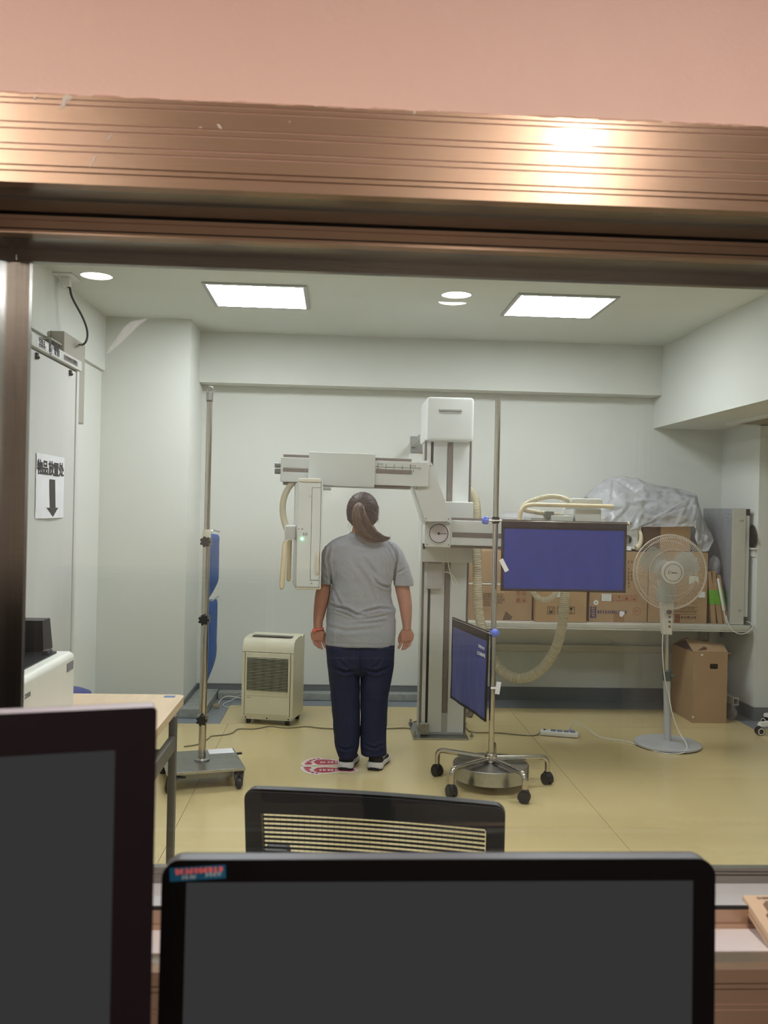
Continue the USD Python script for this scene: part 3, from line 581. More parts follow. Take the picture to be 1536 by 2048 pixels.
for k, a in enumerate(np.radians(5 + 72 * np.arange(5))):
    d = np.array([math.cos(a), math.sin(a), 0])
    p0 = np.array([RC[0], RC[1], .15]) + d * .02; p1 = np.array([RC[0], RC[1], .15]) + d * .322
    part(rs, 'leg', tube(np.vstack([[p0], polyround([p0 + d * .1, p1, p1 - EZ * .078], .055, 8)]), .0145, 16), CHROME)
    hooded_caster(rs, *(p1 - d * .0)[:2], a + (1.9, .3, 2.6, 1.2, .8)[k])
def shield(u_top, ubot, name_label, corners, zsign=1):
    pass
def hanging_shield(t, A, B, Hh, label, band=.042, edge=.014, wav=.004, seed=0, n=60, m=36):
    """Flexible lead shield hung from the bar A-B: blue cloth with black binding."""
    A, B = np.asarray(A, float), np.asarray(B, float); w = np.linalg.norm(B - A); ex = (B - A) / w; nn = np.cross(ex, EZ); nn /= np.linalg.norm(nn)
    def sheet_(x0, x1, z0, z1, th, nx, nz, off):
        xs_, zs_ = np.linspace(x0, x1, nx), np.linspace(z0, z1, nz); X, Z = np.meshgrid(xs_, zs_)
        d = wav * (meshkit.fbm(np.stack([X * 5, Z * 1.6 + 3, X * 0 + seed], -1), 3) - .5) * 2 * np.clip(-Z / Hh, 0, 1) * 2.2
        fr = A + X[..., None] * ex + Z[..., None] * EZ + (d + off - th / 2)[..., None] * nn; bk_ = fr + th * nn
        v = np.vstack([fr.reshape(-1, 3), bk_.reshape(-1, 3)]); N = nx * nz; f = []
        for i in range(nz - 1):
            for j in range(nx - 1):
                a, b, c, e = i * nx + j, i * nx + j + 1, (i + 1) * nx + j + 1, (i + 1) * nx + j
                f += [(a, b, c), (a, c, e), (N + a, N + c, N + b), (N + a, N + e, N + c)]
        bd = [j for j in range(nx)] + [i * nx + nx - 1 for i in range(1, nz)] + [(nz - 1) * nx + j for j in range(nx - 2, -1, -1)] + [i * nx for i in range(nz - 2, 0, -1)]
        for i in range(len(bd)):
            a, b = bd[i], bd[(i + 1) % len(bd)]; f += [(a, N + b, b), (a, N + a, N + b)]
        mm = trimesh.Trimesh(v, np.array(f), process=False)
        if mm.volume < 0: mm.invert()
        return mm
    s = part(t, 'shield', sheet_(edge * .4, w - edge * .4, -Hh + edge * .3, -.004, .005, n, m, 0.0), SHB, smooth=True, label=label)
    part(s, 'black_binding', [sheet_(0, w, -band, .004, .011, n, 4, 0.0), sheet_(0, w, -Hh, -Hh + edge, .0085, n, 3, 0.0), sheet_(0, edge, -Hh + edge * .5, -band * .8, .0085, 3, m, 0.0), sheet_(w - edge, w, -Hh + edge * .5, -band * .8, .0085, 3, m, 0.0)], SHBLACK, smooth=True)
    return s
# upper shield
A = P(1003.5, 1041.5, 4.86); B = P(1253.5, 1045.5, 4.86); B[2] = A[2] = (A[2] + B[2]) / 2
s1 = hanging_shield(rs, A, B, .382, 'wide blue shield hung level from the upper bar', wav=.009, seed=1)
part(rs, 'cross_bar', [cyl((P(975, 1041, 4.86)[0], 4.86, A[2] - .002), (B[0] + .006, 4.86, A[2] - .002), .006, 14)], CHROME)
part(rs, 'bar_end', trimesh.creation.icosphere(subdivisions=2, radius=.0125).apply_translation((B[0] + .014, 4.86, A[2] - .004)), CHROME)
cpole = lambda z: pbot + (ptop - pbot) * (z - pbot[2]) / (ptop[2] - pbot[2])
cp = cpole(A[2]); part(rs, 'clamp', [lathe([(.0195, -.018), (.0195, .018), (.0158, .019), (.0158, -.019)], cp, seg=20), box(cp[0] - .014, cp[0] + .014, 4.855, 4.9, A[2] - .012, A[2] + .01)], BLK)
kx = P(971, 1041, 4.86)[0]
part(rs, 'clamp_knob', lathe([(0, -.02), (.014, -.019), (.0205, -.012), (.0215, 0), (.0205, .012), (.017, .0155), (0, .0155)], (kx, 4.86, A[2] - .001), (1, 0, 0), 24), KNOB, label='blue knob on the upper clamp')
tg_ = P(1007.5, 1130.5, 4.85); tagm = turned(rbox(-.012, .012, -.001, .001, -.037, .037, .0008), -28, axis=(0, 1, 0)); tagm.apply_translation(tg_ + (0, -.006, 0))
part(s1, 'tag', tagm, PAPER, label='white cloth tag')
# lower shield, swung back
A2 = P(977, 1260, 4.88); B2 = P(906, 1239, 5.50); zz = (A2[2] + B2[2]) / 2; A2[2] = B2[2] = zz
s2 = hanging_shield(rs, B2, A2, .492, 'narrow-looking blue shield on the lower bar, swung away to the back', band=.05, wav=.005, seed=5)
dd = (B2 - A2) / np.linalg.norm(B2 - A2)
part(rs, 'cross_bar', cyl(A2 - dd * .06 - EZ * .004, B2 + dd * .01 - EZ * .004, .006, 12), CHROME)
cp = cpole(zz); part(rs, 'clamp', lathe([(.0195, -.018), (.0195, .018), (.0158, .019), (.0158, -.019)], cp - (0, 0, .006), seg=20), BLK)
kb = P(990, 1266, 4.82); part(rs, 'clamp_knob', [trimesh.creation.icosphere(subdivisions=3, radius=.0235).apply_translation(kb), cyl(kb, kb + (-.012, .07, 0), .006, 10)], KNOB, label='round blue knob on the lower clamp')
nb = np.cross(dd, EZ); nb = nb if nb[1] < 0 else -nb
lt = A2 + dd * .075 - EZ * .1 + nb * .012
ux_ = -dd
part(s2, 'lettering', [text('MAVIG', .017, lt + EZ * .006, ux_, EZ, bold=True), text('NOVALITE', .019, lt - EZ * .034 - ux_ * .002, ux_, EZ, bold=True)] if False else [text('Wm', .019, lt + EZ * .006, ux_, EZ, bold=True, wide=2.2), text('0.5MMPB', .019, lt - EZ * .034, ux_, EZ, bold=True, wide=1.1)], PAPER, smooth=False)
t2 = P(996, 1376, 4.87); tagm = rbox(-.013, .013, -.001, .001, -.034, .034, .0008); tagm = turned(tagm, 8, axis=(0, 1, 0)); tagm.apply_translation(t2)
part(s2, 'tag', [tagm, box(t2[0] - .04, t2[0] - .01, t2[1] - .0008, t2[1] + .0008, t2[2] - .006, t2[2] + .006)], PAPER, label='white cloth tag')

# ================================================================ APRON STAND, LEFT (square steel plate)
ls_c = np.array([-.708, 4.964]); LA = 15.5; ZP = .11
ls = thing('apron_stand', 'steel pole on a square plate with casters, two blue lead aprons hanging behind it', 'apron stand', (*ls_c, 0))
def lrot(m): m = turned(m, LA); m.apply_translation((*ls_c, 0)); return m
hw = .205
pt = part(ls, 'base_plate', lrot(rbox(-hw, hw, -hw, hw, ZP - .016, ZP, .003)), STEEL)
part(pt, 'paper_label', lrot(box(hw - .15, hw - .01, hw - .1, hw - .005, ZP, ZP + .0008)), PAPER, smooth=False)
part(ls, 'counterweight', lrot(rbox(-.15, .15, -.13, .13, .045, ZP - .016, .004)), ZINC)
def yoke_caster(parent, x, y, ang, R=.032, top=.094):
    d = np.array([math.cos(ang), math.sin(ang), 0.]); n = np.array([-d[1], d[0], 0.]); c = np.array([x, y, R]) - d * .02
    w = part(parent, 'caster', [lathe([(.0, -.013), (R * .8, -.014), (R, -.010), (R, .010), (R * .8, .014), (0, .013)], c, n, 24)], BLK)
    part(w, 'yoke', [trimesh.convex.convex_hull(np.vstack([cyl(c + s * n * .015, c + s * n * .019, .02, 12).vertices, box(x - .014, x + .014, y - .014, y + .014, top - .02, top - .012).vertices + s * n * .012])) for s in (-1, 1)] + [cyl((x, y, top - .02), (x, y, top), .024, 16)], BLK)
    return w
for sx, sy, a in ((-1, -1, 1.2), (1, -1, 1.7), (1, 1, 2.7), (-1, 1, .6)):
    c = lrot(box(sx * (hw - .03) - .001, sx * (hw - .03) + .001, sy * (hw - .03) - .001, sy * (hw - .03) + .001, 0, .01)).vertices.mean(0)
    w = yoke_caster(ls, c[0], c[1], a)
    if (sx, sy) in ((-1, -1), (1, 1)): part(w, 'brake_lever', turned(rbox(c[0] + .01, c[0] + .075, c[1] - .009, c[1] + .009, .078, .088, .003), -15 if sy < 0 else 20, c), BLK)
lt_, lb_ = P(419.5, 790, 4.964), np.array([*ls_c, ZP])
lp = lambda v: lb_ + (lt_ - lb_) * ((P(410, v, 4.964)[2] - ZP) / (lt_[2] - ZP))
part(ls, 'lower_pole', cyl(lb_, lp(1075), .0205, 24), CHROME); part(ls, 'upper_pole', cyl(lp(1080), lt_, .0165, 24), CHROME)
part(ls, 'pole_flange', lathe([(0, 0), (.042, 0), (.042, .007), (.03, .012), (.022, .013)], lb_, seg=28), STEEL)
part(ls, 'plastic_collar', lathe([(0, 0), (.023, 0), (.0245, .012), (.021, .05), (.017, .052), (0, .052)], lp(1077.5), seg=24), mat('milky_plastic', (206, 202, 184), .45))
part(ls, 'pole_top', [lathe([(.0165, -.03), (.019, -.028), (.019, .012), (.014, .014)], lt_, seg=20), tube(polyround([lt_ + (-.016, 0, .01), lt_ + (-.016, 0, .043), lt_ + (.016, 0, .043), lt_ + (.016, 0, .01)], .01), .004, 8), cyl(lt_ + (-.03, 0, .028), lt_ + (.024, 0, .028), .004, 10)], STEEL, label='open yoke on top of the pole')
part(ls, 'dark_band', cyl(lp(801), lp(803.5), .0168, 20), mat('band_brown', (84, 58, 54), .5))
def star_knob(t, c, r=.026):
    a = np.linspace(0, 2 * math.pi, 57)[:-1]; ra = r * (1 + .16 * np.cos(7 * a))
    part(t, 'clamp_knob', prism(Polygon(np.stack([ra * np.cos(a), ra * np.sin(a)], 1)), .022, c, EX, EZ), BLK)
for v, s in ((1083, 1), (1238, .95), (1437, .92)):
    c = lp(v); part(ls, 'clamp', [lathe([(.0295, -.02), (.0295, .02), (.0206, .021), (.0206, -.021)], c, seg=24), box(c[0] - .016, c[0] + .016, c[1] - .035, c[1] - .02, c[2] - .016, c[2] + .016)], STEEL)
    star_knob(ls, c + (0, -.035, 0))
APB = mat('apron_blue', (40, 92, 172), .6, noise=(12, .15), bump=(200, .2))
def apron(v0, v1, off, fat, lab, seed):
    """Lead apron folded over a hanger bar, seen nearly edge on: a padded panel reaching back from the pole."""
    top, bot = lp(v0), lp(v1); n, k = 34, 20; rings = []
    Wd, dirv = .30, np.array([.05, .995, 0]); dirv /= np.linalg.norm(dirv); nn = np.cross(EZ, dirv)
    for i in range(n):
        t = i / (n - 1); z = top[2] + (bot[2] - top[2]) * t
        half = Wd * (.5 * min(1, (t / .04 + .15)) * (1 - .0 * t)) * (1 if t < .75 else max(.12, 1 - ((t - .75) / .25) ** 1.6 * .9))
        th = .018 * fat * (min(1, .45 + t * 6)) * (1 if t < .7 else max(.25, 1 - (t - .7) / .3 * .8))
        c = lp(v0 + (v1 - v0) * t); c = np.array([c[0], c[1], z]) + dirv * (.045 + half * 1.0 + .02) + np.array([off, 0, 0])
        q = np.linspace(0, 2 * math.pi, k, endpoint=False); sg = lambda x, p: np.sign(x) * np.abs(x) ** p
        rip = 1 + .25 * (meshkit.fbm(np.stack([q * 0 + t * 9, np.cos(q) * 1.5, np.sin(q) * 1.5 + seed], -1), 2) - .5)
        rings.append(c + (sg(np.cos(q), .6) * half)[:, None] * dirv + (sg(np.sin(q), .8) * th * rip)[:, None] * nn)
    part(ls, 'apron', loft(rings), APB, smooth=True, label=lab)
apron(1068, 1202, -.004, 1.0, 'upper blue lead apron', 2)
apron(1204, 1374, -.006, .9, 'lower blue lead apron', 7)
part(ls, 'hanger_hook', [tube(polyround([lp(1066) + (.018, 0, 0), lp(1060) + (.03, .02, 0), lp(1066) + (.03, .3, 0)], .02), .004, 8), tube(polyround([lp(1203) + (.018, 0, 0), lp(1203) + (.03, .02, 0), lp(1203) + (.03, .3, 0)], .02), .004, 8)], STEEL)
GLYPHS = {'物': '0,38_2,42_18,46_18,63_14,62_13,54_10,48_7,48_0,52_0,57_4,67_7,89_12,90_18,89_18,93_21,96_28,96_31,94_31,76_39,76_40,74_43,74_49,95_57,95_61,93_58,79_94,78_93,45_90,18_86,6_81,2_64,1_62,4_61,11_60,11_50,2_46,2_39,8_39,11_49,19_56,29_63,43_68,58_69,66_67,66_67,62_57,39_51,30_43,22_40,22_33,28_33,31_40,39_36,39_31,37_31,2_29,0_20,0_18,2_18,32_3,29/62,15_74,14_76,16_79,34_80,52_78,52_73,35/42,48_43,44_46,45_53,59_54,66_52,66_48,56_43,51/31,57_33,57_36,63_31,63/31,51_33,50_33,53_31,53',
    '品': '45,1_45,47_85,48_87,46_87,2_85,0_75,0_73,5_59,5_57,0/58,19_73,18_73,35_58,35|14,89_16,91_71,91_73,89_73,54_71,52_14,53/27,66_59,65_59,78_27,78|0,46_2,48_40,47_39,1_30,0_27,2_26,5_13,5_12,0_0,1/13,19_27,18_27,35_13,35',
    '放': '0,8_8,19_11,26_14,48_14,67_4,67_2,69_2,78_4,80_21,80_21,84_18,89_19,94_26,96_30,95_35,80_49,80_51,75_53,75_55,82_57,95_59,96_67,95_70,93_67,78_96,77_96,66_89,65_85,46_78,30_78,27_86,18_97,12_97,8_91,1_87,1_82,4_70,16_55,4_47,0_44,1_42,5_38,2_22,2_18,10_11,1_7,1/65,65_69,45_71,45_74,55_75,65/46,42_45,16_46,15_53,19_62,29_56,46_51,41/26,60_47,60_49,67_26,67/26,34_20,14_30,14_32,15_33,47_26,47',
    '置': '1,0_0,8_2,11_13,12_13,51_2,52_2,62_7,63_6,86_8,88_85,88_87,86_87,64_90,60_90,55_87,51_78,51_79,12_90,11_92,9_91,0/64,76_63,74_74,74_74,77/41,75_51,74_51,77_41,77/19,75_28,74_28,77_19,77',
    '处': '0,8_0,10_3,13_13,18_23,29_18,44_16,44_13,38_9,38_2,43_2,46_5,49_13,67_18,94_24,95_31,93_32,89_30,80_47,80_52,77_49,55_40,30_49,22_55,20_56,94_69,95_70,71_72,71_72,69_84,57_92,46_93,41_86,36_82,36_73,50_70,51_70,20_68,17_94,17_95,11_92,4_56,5_41,11_33,18_21,7_10,0_7,1/25,64_28,49_30,45_32,45_37,62_37,67_26,67',
    '医': '0,82_82,82_82,73_35,73_34,65_76,64_76,56_51,56_51,45_80,44_80,36_52,35_76,15_73,9_85,8_85,1_0,0/40,19_24,9_67,10_47,28/9,10_17,9_13,16_32,24_40,34_13,36_13,44_41,44_41,56_28,56_20,47_13,51_25,66_27,73_9,73',
    '疗': '0,34_1,37_16,46_16,53_10,51_1,70_8,73_16,62_17,80_49,80_47,91_55,92_60,80_91,79_91,71_25,71_23,25_16,8_9,0_3,5_3,8_11,18_15,34_3,28|29,54_30,62_83,62_88,58_83,52_63,39_63,7_60,2_40,1_37,9_53,9_53,43_68,54',
    '器': '4,22_0,29_23,42_2,43_2,51_33,51_37,57_9,60_9,87_41,87_41,61_48,60_45,51_63,52_56,55_57,59_50,59_50,87_83,87_83,59_69,58_76,51_90,51_90,43_67,42_79,34_92,30_87,22_83,23_83,1_74,1_73,3_59,3_59,0_50,1_50,32_64,33_53,43_37,43_26,34_41,32_41,1_19,3_17,0_10,0_9,23/59,12_74,11_74,24_59,24/59,68_74,67_74,79_59,79/18,12_32,11_32,24_18,24/32,78_18,79_18,67_32,67',
    '械': '0,25_13,58_13,62_3,62_3,71_14,71_15,92_23,91_23,71_31,71_31,62_23,61_32,45_38,45_39,62_46,61_46,45_51,45_52,62_59,60_59,45_64,46_63,64_34,64_33,73_62,73_63,92_70,92_71,86_79,89_87,80_87,76_84,73_90,73_90,65_71,63_74,38_79,46_81,58_90,57_85,39_77,23_81,10_84,13_84,23_91,21_90,7_85,1_76,3_70,13_58,1_51,6_55,10_51,11_49,37_45,36_44,22_38,8_35,4_30,6_28,10_37,28_37,37_32,37_32,43_27,39_23,44_22,0_14,1_14,33_5,18/72,85_71,73_80,73_79,78/59,15_68,23_65,37_59,37',
    '有': '0,36_17,54_25,68_3,69_2,78_30,78_34,91_43,88_40,78_88,78_88,69_36,69_32,63_32,60_77,60_77,6_73,1_54,0_52,6_52,9_68,9_68,19_31,19_30,1_21,0_20,42_7,31/30,28_68,27_68,35_30,35/30,44_68,43_68,51_30,51',
    '限': '30,5_33,11_33,85_78,86_78,42_60,42_59,40_63,31_76,40_83,36_83,33_68,23_76,13_85,9_85,6_80,0_72,4_58,20_50,42_44,42_43,12_59,16_60,8_36,0_33,0/43,51_69,50_69,60_43,60/43,69_69,68_69,78_43,78|0,0_0,86_26,87_30,84_30,80_22,57_29,45_29,29_23,23_12,23_11,31_19,31_21,34_20,46_13,56_19,77_8,78_8,0',
    '公': '52,85_61,88_70,71_89,52_89,49_83,43_67,59|11,6_8,16_13,18_21,28_41,61_48,58_49,54_26,18_63,20_54,33_54,36_62,39_83,11_85,4_77,0_70,11|0,49_15,65_26,87_36,85_28,67_18,53_8,43',
    '司': '0,76_1,84_79,84_78,4_70,0_55,0_53,6_53,10_70,10_70,75|1,67_61,67_61,59_1,59|7,50_54,50_54,17_16,17_16,10_7,10/16,27_45,25_45,42_16,42'}
def cjk(s, h, o, ux, uy, gap=1.08, depth=.0006, wide=1.0):
    """Chinese characters, h tall, starting at o and running along ux."""
    ms, x = [], 0.0
    for ch in s:
        polys = []
        for g in GLYPHS[ch].split('|'):
            r = [[tuple(map(float, q.split(','))) for q in k.split('_')] for k in g.split('/')]
            p = Polygon(r[0], [k for k in r[1:] if len(k) > 2]); polys.append(p if p.is_valid else p.buffer(0))
        u = affinity.scale(unary_union(polys), h / 92 * wide, h / 92, origin=(0, 0))
        ms.append(prism(affinity.translate(u, x, 0), depth, o, ux, uy)); x += h * gap * wide
    return J(*ms)
def scribble(w, h, n, seed, o, ux, uy, depth=.0005, t=.13):
    """A run of small illegible characters."""
    g = np.random.default_rng(seed); ps = []; cw = w / n
    for k in range(n):
        x0 = k * cw + cw * .08; x1 = (k + 1) * cw - cw * .08
        for j in range(3): y = h * (.08 + .42 * j) + g.uniform(-.04, .04) * h; a, b = sorted(g.uniform(x0, x1, 2)); ps.append(sbox(min(a, x0 + cw * .2), y - h * t / 2, max(b, x1 - cw * .2), y + h * t / 2))
        for j in range(2): x = g.uniform(x0, x1); a = g.uniform(0, .3) * h; ps.append(sbox(x - h * t / 2, a, x + h * t / 2, h - g.uniform(0, .3) * h))
    return prism(unary_union(ps), depth, o, ux, uy)
# ================================================================ DEHUMIDIFIER
DH = mat('dehumidifier_cream', (216, 211, 186), .3, noise=(10, .02), coat=.2)
DA = -13.0
dfl, dfr = px(481, 1440, Y=6.25), px(586, 1442, Y=6.16)
w2 = .183; HT = .60
fr_c = (px(533, 1442, Y=6.22) * (1, 1, 0)); org = np.array([fr_c[0], fr_c[1], 0])
dh = thing('dehumidifier', 'cream dehumidifier with black louvred grille standing by the back wall', 'dehumidifier', org + (.03, .12, 0))
def drot(m): m = turned(m, DA); m.apply_translation(org); return m
prof = [(0, .055), (0, .50)] + [(.055 - .055 * math.cos(a), .50 + .09 * math.sin(a)) for a in np.linspace(.15, math.pi / 2, 8)] + [(.12, HT), (.205, HT), (.225, .578), (.24, HT - .004), (.275, HT), (.28, HT - .01), (.28, .055)]
body = prism(Polygon(prof), 2 * w2, (-w2, 0, 0), EY, EZ)
part(dh, 'body', drot(body), DH)
part(dh, 'base', drot(rbox(-w2 + .01, w2 - .01, .006, .27, .035, .057, .003)), DH)
part(dh, 'top_outlet', drot(rbox(-w2 + .045, w2 - .04, .07, .135, HT - .003, HT + .0022, .001)), mat('outlet_brown', (84, 78, 70), .5), label='dark outlet slot in the top')
fpan = part(dh, 'front_panel', drot(rbox(-w2 + .022, w2 - .022, -.004, .006, .20, .495, .003)), DH)
part(dh, 'water_tank', drot(rbox(-w2 + .022, w2 - .022, -.004, .006, .072, .196, .003)), DH, label='lower panel, the water tank')
part(dh, 'panel_seam', drot(J(box(-w2 + .019, -w2 + .0215, -.0012, .001, .06, .497), box(w2 - .0215, w2 - .019, -.0012, .001, .06, .497), box(-w2, w2, -.0012, .001, .4985, .5005))), DARK, smooth=False)
part(fpan, 'grille_opening', drot(box(-w2 + .036, w2 - .036, -.0052, -.0036, .235, .463)), DARK, smooth=False)
for z in np.linspace(.2405, .4575, 22): part(fpan, 'louvre', drot(turned(box(-w2 + .036, w2 - .036, -.0100, -.005, z - .0009, z + .0009), 8, (0, -.008, z), (1, 0, 0))), DH, smooth=False)
part(dh, 'lettering', drot(scribble(.034, .0075, 6, 3, (-w2 + .036, -.0042, .182), EX, EZ)), mat('grey_print', (120, 116, 104), .6), smooth=False)
for x in (-w2 + .03, 0, w2 - .03): part(dh, 'screw', drot(cyl((x, .0045, .046), (x, .0065, .046), .005, 12)), BLACKP)
for x, y in ((-w2 + .04, .04), (w2 - .045, .04), (-w2 + .04, .235), (w2 - .03, .235)):
    part(dh, 'caster', drot(J(cyl((x - .012, y, .018), (x + .012, y, .018), .018, 20), box(x - .014, x + .014, y - .016, y + .016, .02, .037))), BLK)
pg = px(433, 1411, Z=.02); q0 = drot(box(-w2 - .001, -w2 + .001, .26, .262, .1, .102)).vertices.mean(0)
cordp = spline([pg + (.0, .0, 0), pg + (.05, .03, .012), px(447, 1402, Z=.09), px(462, 1393, Z=.12), px(478, 1394, Z=.1), q0], 30)
part(dh, 'power_cord', tube(spline([q0, px(482, 1390, Z=.06) , px(462, 1401, Z=.012), px(447, 1408, Z=.006), px(452, 1414, Z=.005), px(470, 1414, Z=.005)], 40), .0032, 8), WHITEP)
part(dh, 'power_cord', tube(spline([pg + (.02, 0, .0), px(443, 1398, Z=.03), px(452, 1393, Z=.05), px(466, 1393, Z=.05), q0 + (0, .02, .01)], 30), .0032, 8), WHITEP)
part(dh, 'plug', [rbox(pg[0] - .025, pg[0] + .02, pg[1] - .018, pg[1] + .018, .001, .034, .006), box(pg[0] - .012, pg[0] - .008, pg[1] - .003, pg[1] + .003, .034, .056), box(pg[0] + .006, pg[0] + .01, pg[1] - .003, pg[1] + .003, .034, .052)], mat('plug_beige', (170, 160, 132), .5), smooth=False)

# ================================================================ POWER STRIP AND FLOOR CABLES
sa = px(1083, 1472, Z=.0); sbp = px(1160, 1478, Z=0.)
c = (sa + sbp) / 2; ps_ang = math.degrees(math.atan2(sbp[1] - sa[1], sbp[0] - sa[0])); L2 = .128
ps = thing('power_strip', 'white power strip with blue-grey sockets lying on the yellow floor', 'power strip', (c[0], c[1] + .03, 0))
def prot(m): m = turned(m, ps_ang); m.apply_translation((c[0], c[1] + .035, 0)); return m
part(ps, 'body', prot(rbox(-L2, L2, -.032, .032, 0.001, .036, .012)), WHITEP)
for k in range(4):
    x = -.042 + k * .043
    part(ps, 'socket', prot(J(rbox(x - .017, x + .017, -.022, -.001, .0345, .0375, .001), rbox(x - .017, x + .017, .002, .022, .0345, .0375, .001))), mat('socket_blue', (108, 122, 148), .4))
part(ps, 'switch', prot(rbox(-.108, -.092, -.008, .012, .0345, .0385, .001)), BLACKP); part(ps, 'lamp', prot(rbox(-.084, -.074, -.004, .006, .0345, .0375, .001)), mat('strip_lamp', (140, 140, 150), .3))
GC = mat('grey_cable', (128, 122, 98), .5)
cab = [px(u, v, Z=.004) for u, v in ((368, 1493), (384, 1491), (403, 1486), (420, 1474), (424, 1472), (446, 1470), (466, 1465), (477, 1458), (500, 1458), (521, 1456), (541, 1452.5), (560, 1455), (590, 1455), (612, 1453), (640, 1456), (690, 1457.5), (740, 1457), (780, 1457), (810, 1456), (826, 1459), (836, 1461))]
cab = [p + (0, 0, .0) for p in cab]
sl_ = prot(box(-L2 - .004, -L2 - .002, -.001, .001, .016, .018)).vertices.mean(0)
cab += [np.array([xc0 + .0, 6.34, .004]), np.array([xc1, 6.33, .004])] + [px(u, v, Z=.004) for u, v in ((940, 1463), (968, 1465), (1000, 1466), (1040, 1470), (1068, 1471))] + [sl_]
solo('floor_cable', tube(spline(cab, 160), .0042, 8), GC, 'thin grey cable crossing the yellow floor behind the person to the power strip', 'cable')

# ================================================================ STAND FAN
FANP = mat('fan_plastic', (206, 202, 194), .35); FANB = mat('fan_base', (186, 188, 190), .4, noise=(60, .03))
fb = px(1335, 1491, Z=.0); FY = fb[1]; fx = fb[0]
ft = px(1331, 1250, Y=FY)
fan = thing('stand_fan', 'pale grey standing fan with round wire guard, to the left of the floor carton', 'fan', (fx, FY, 0))
base = lathe([(0, .004), (.205, .004), (.213, .009), (.213, .02), (.2, .027), (.1, .031), (.045, .034), (0, .034)], (fx, FY, 0), seg=64)
part(fan, 'base', base, FANB)
pdir = (px(1334, 1300, Y=FY) - px(1334, 1470, Y=FY)); pole_at = lambda v: px(1334 - (1480 - v) * .004, v, Y=FY)
part(fan, 'lower_tube', cyl(np.array([fx, FY, .03]), pole_at(1360), .0225, 24), FANB)
part(fan, 'height_collar', [lathe([(0, -.033), (.025, -.033), (.027, -.028), (.026, .028), (.02, .034), (0, .034)], pole_at(1351), seg=20), cyl(pole_at(1351) + (.02, -.01, 0), pole_at(1351) + (.045, -.015, 0), .011, 12)], mat('collar_green', (62, 80, 78), .45))
part(fan, 'upper_tube', cyl(pole_at(1358), pole_at(1262), .0125, 20), CHROME)
cb0, cb1 = pole_at(1268), pole_at(1200)
def taper(z0, z1, c0, c1, w0, w1, d0, d1, r=.012):
    def ring(c, w, d): return np.array([(c[0] + x, c[1] + y, c[2]) for x, y in list(rrect(-w, w, -d, d, min(r, w * .9, d * .9), 4).exterior.coords)[:-1]])
    return loft([ring(c0, w0, d0), ring(c1, w1, d1)])
part(fan, 'control_box', taper(0, 0, cb0, cb1, .03, .041, .03, .036), FANP)
cbf = lambda f: cb0 + (cb1 - cb0) * f - np.array([0, .031 + .006 * f, 0])
for k in range(4): p = cbf(.24 + .14 * k) + (.007, 0, 0); part(fan, 'speed_button', cyl(p + (0, -.006, 0), p + (0, .004, 0), .0068, 16), mat('fan_button', (92, 86, 84), .4))
p = px(1339, 1224, Y=FY - .05); part(fan, 'timer_knob', lathe([(0, 0), (.0145, 0), (.016, .004), (.0155, .016), (.012, .019), (0, .019)], p + (0, .014, 0), (0, -1, 0), 22), mat('fan_knob', (120, 114, 110), .4))
hub = px(1344.5, 1145, Y=FY - .13); GR = .240
part(fan, 'neck', [taper(0, 0, cb1 - EZ * .002, np.array([hub[0] - .02, FY + .0, hub[2] - .06]), .034, .026, .034, .03)], FANP)
part(fan, 'motor_housing', lathe([(0, 0), (.04, .004), (.062, .03), (.068, .08), (.066, .12), (.05, .13), (0, .132)], hub + (0, .19, 0), (0, -1, 0), 36), FANP)
FW = mat('fan_wire', (206, 196, 182), .4)
def cage(front):
    ms = []; n = 116 if front else 84
    for k in range(n):
        a = 2 * math.pi * k / n; sw = 0 if not front else .10
        rr = np.array([.072, .11, .16, .20, .226, .2385]); dp = np.array([-.0, -.006, -.008, -.002, .012, .038]) if front else np.array([.11, .112, .108, .098, .08, .042])
        aa = a + sw * (rr - .24) / .24
        ms.append(tube(np.stack([hub[0] + rr * np.cos(aa), hub[1] + dp, hub[2] + rr * np.sin(aa)], 1), (.00105 if front else .0008), 4))
    return J(*ms)
fg = part(fan, 'front_guard', [ring_lathe([(GR - .0045, .036), (GR + .002, .034), (GR + .003, .04), (GR - .003, .046), (GR - .0045, .044)], hub, (0, 1, 0), 72)], FW)
part(fg, 'guard_wires', cage(True), FW, kind='stuff', label='fine radial wires of the front guard')
q = np.linspace(0, 2 * math.pi, 73)
def ring(R, y, r=.0016): return tube(np.stack([hub[0] + R * np.cos(q), hub[1] + y + 0 * q, hub[2] + R * np.sin(q)], 1), r, 6)
part(fg, 'guard_ring', ring(.149, -.0085), FW); part(fg, 'guard_ring', ring(.224, .011), FW)
bg = part(fan, 'rear_guard', ring(.236, .046, .002), FW); part(bg, 'guard_wires', cage(False), FW, kind='stuff', label='fine radial wires of the rear guard'); part(bg, 'guard_ring', ring(.2, .098), FW)
hc = part(fan, 'hub_cap', lathe([(0, -.016), (.062, -.015), (.073, -.01), (.075, 0), (.072, .008), (0, .008)], hub, (0, 1, 0), 40), FANP)
part(hc, 'cap_ring', diff(cyl(hub + (0, -.0165, 0), hub + (0, -.0145, 0), .0570, 48), cyl(hub + (0, -.02, 0), hub + (0, -.01, 0), .0545, 48)), mat('ring_dark', (70, 64, 60), .5))
lo = hub + np.array([0, -.0163, 0])
arc = [(-.0225 + .0095 * math.cos(a), .001 + .0095 * math.sin(a)) for a in np.linspace(.75, 2 * math.pi - 1.2, 24)]
part(hc, 'lettering', [prism(LineString(arc).buffer(.0014), .0005, lo, EX, EZ), text('Midea', .0085, lo + (.006, 0, -.001), EX, EZ, bold=True, wide=1.05)], mat('logo_dark', (74, 66, 62), .5), smooth=False)
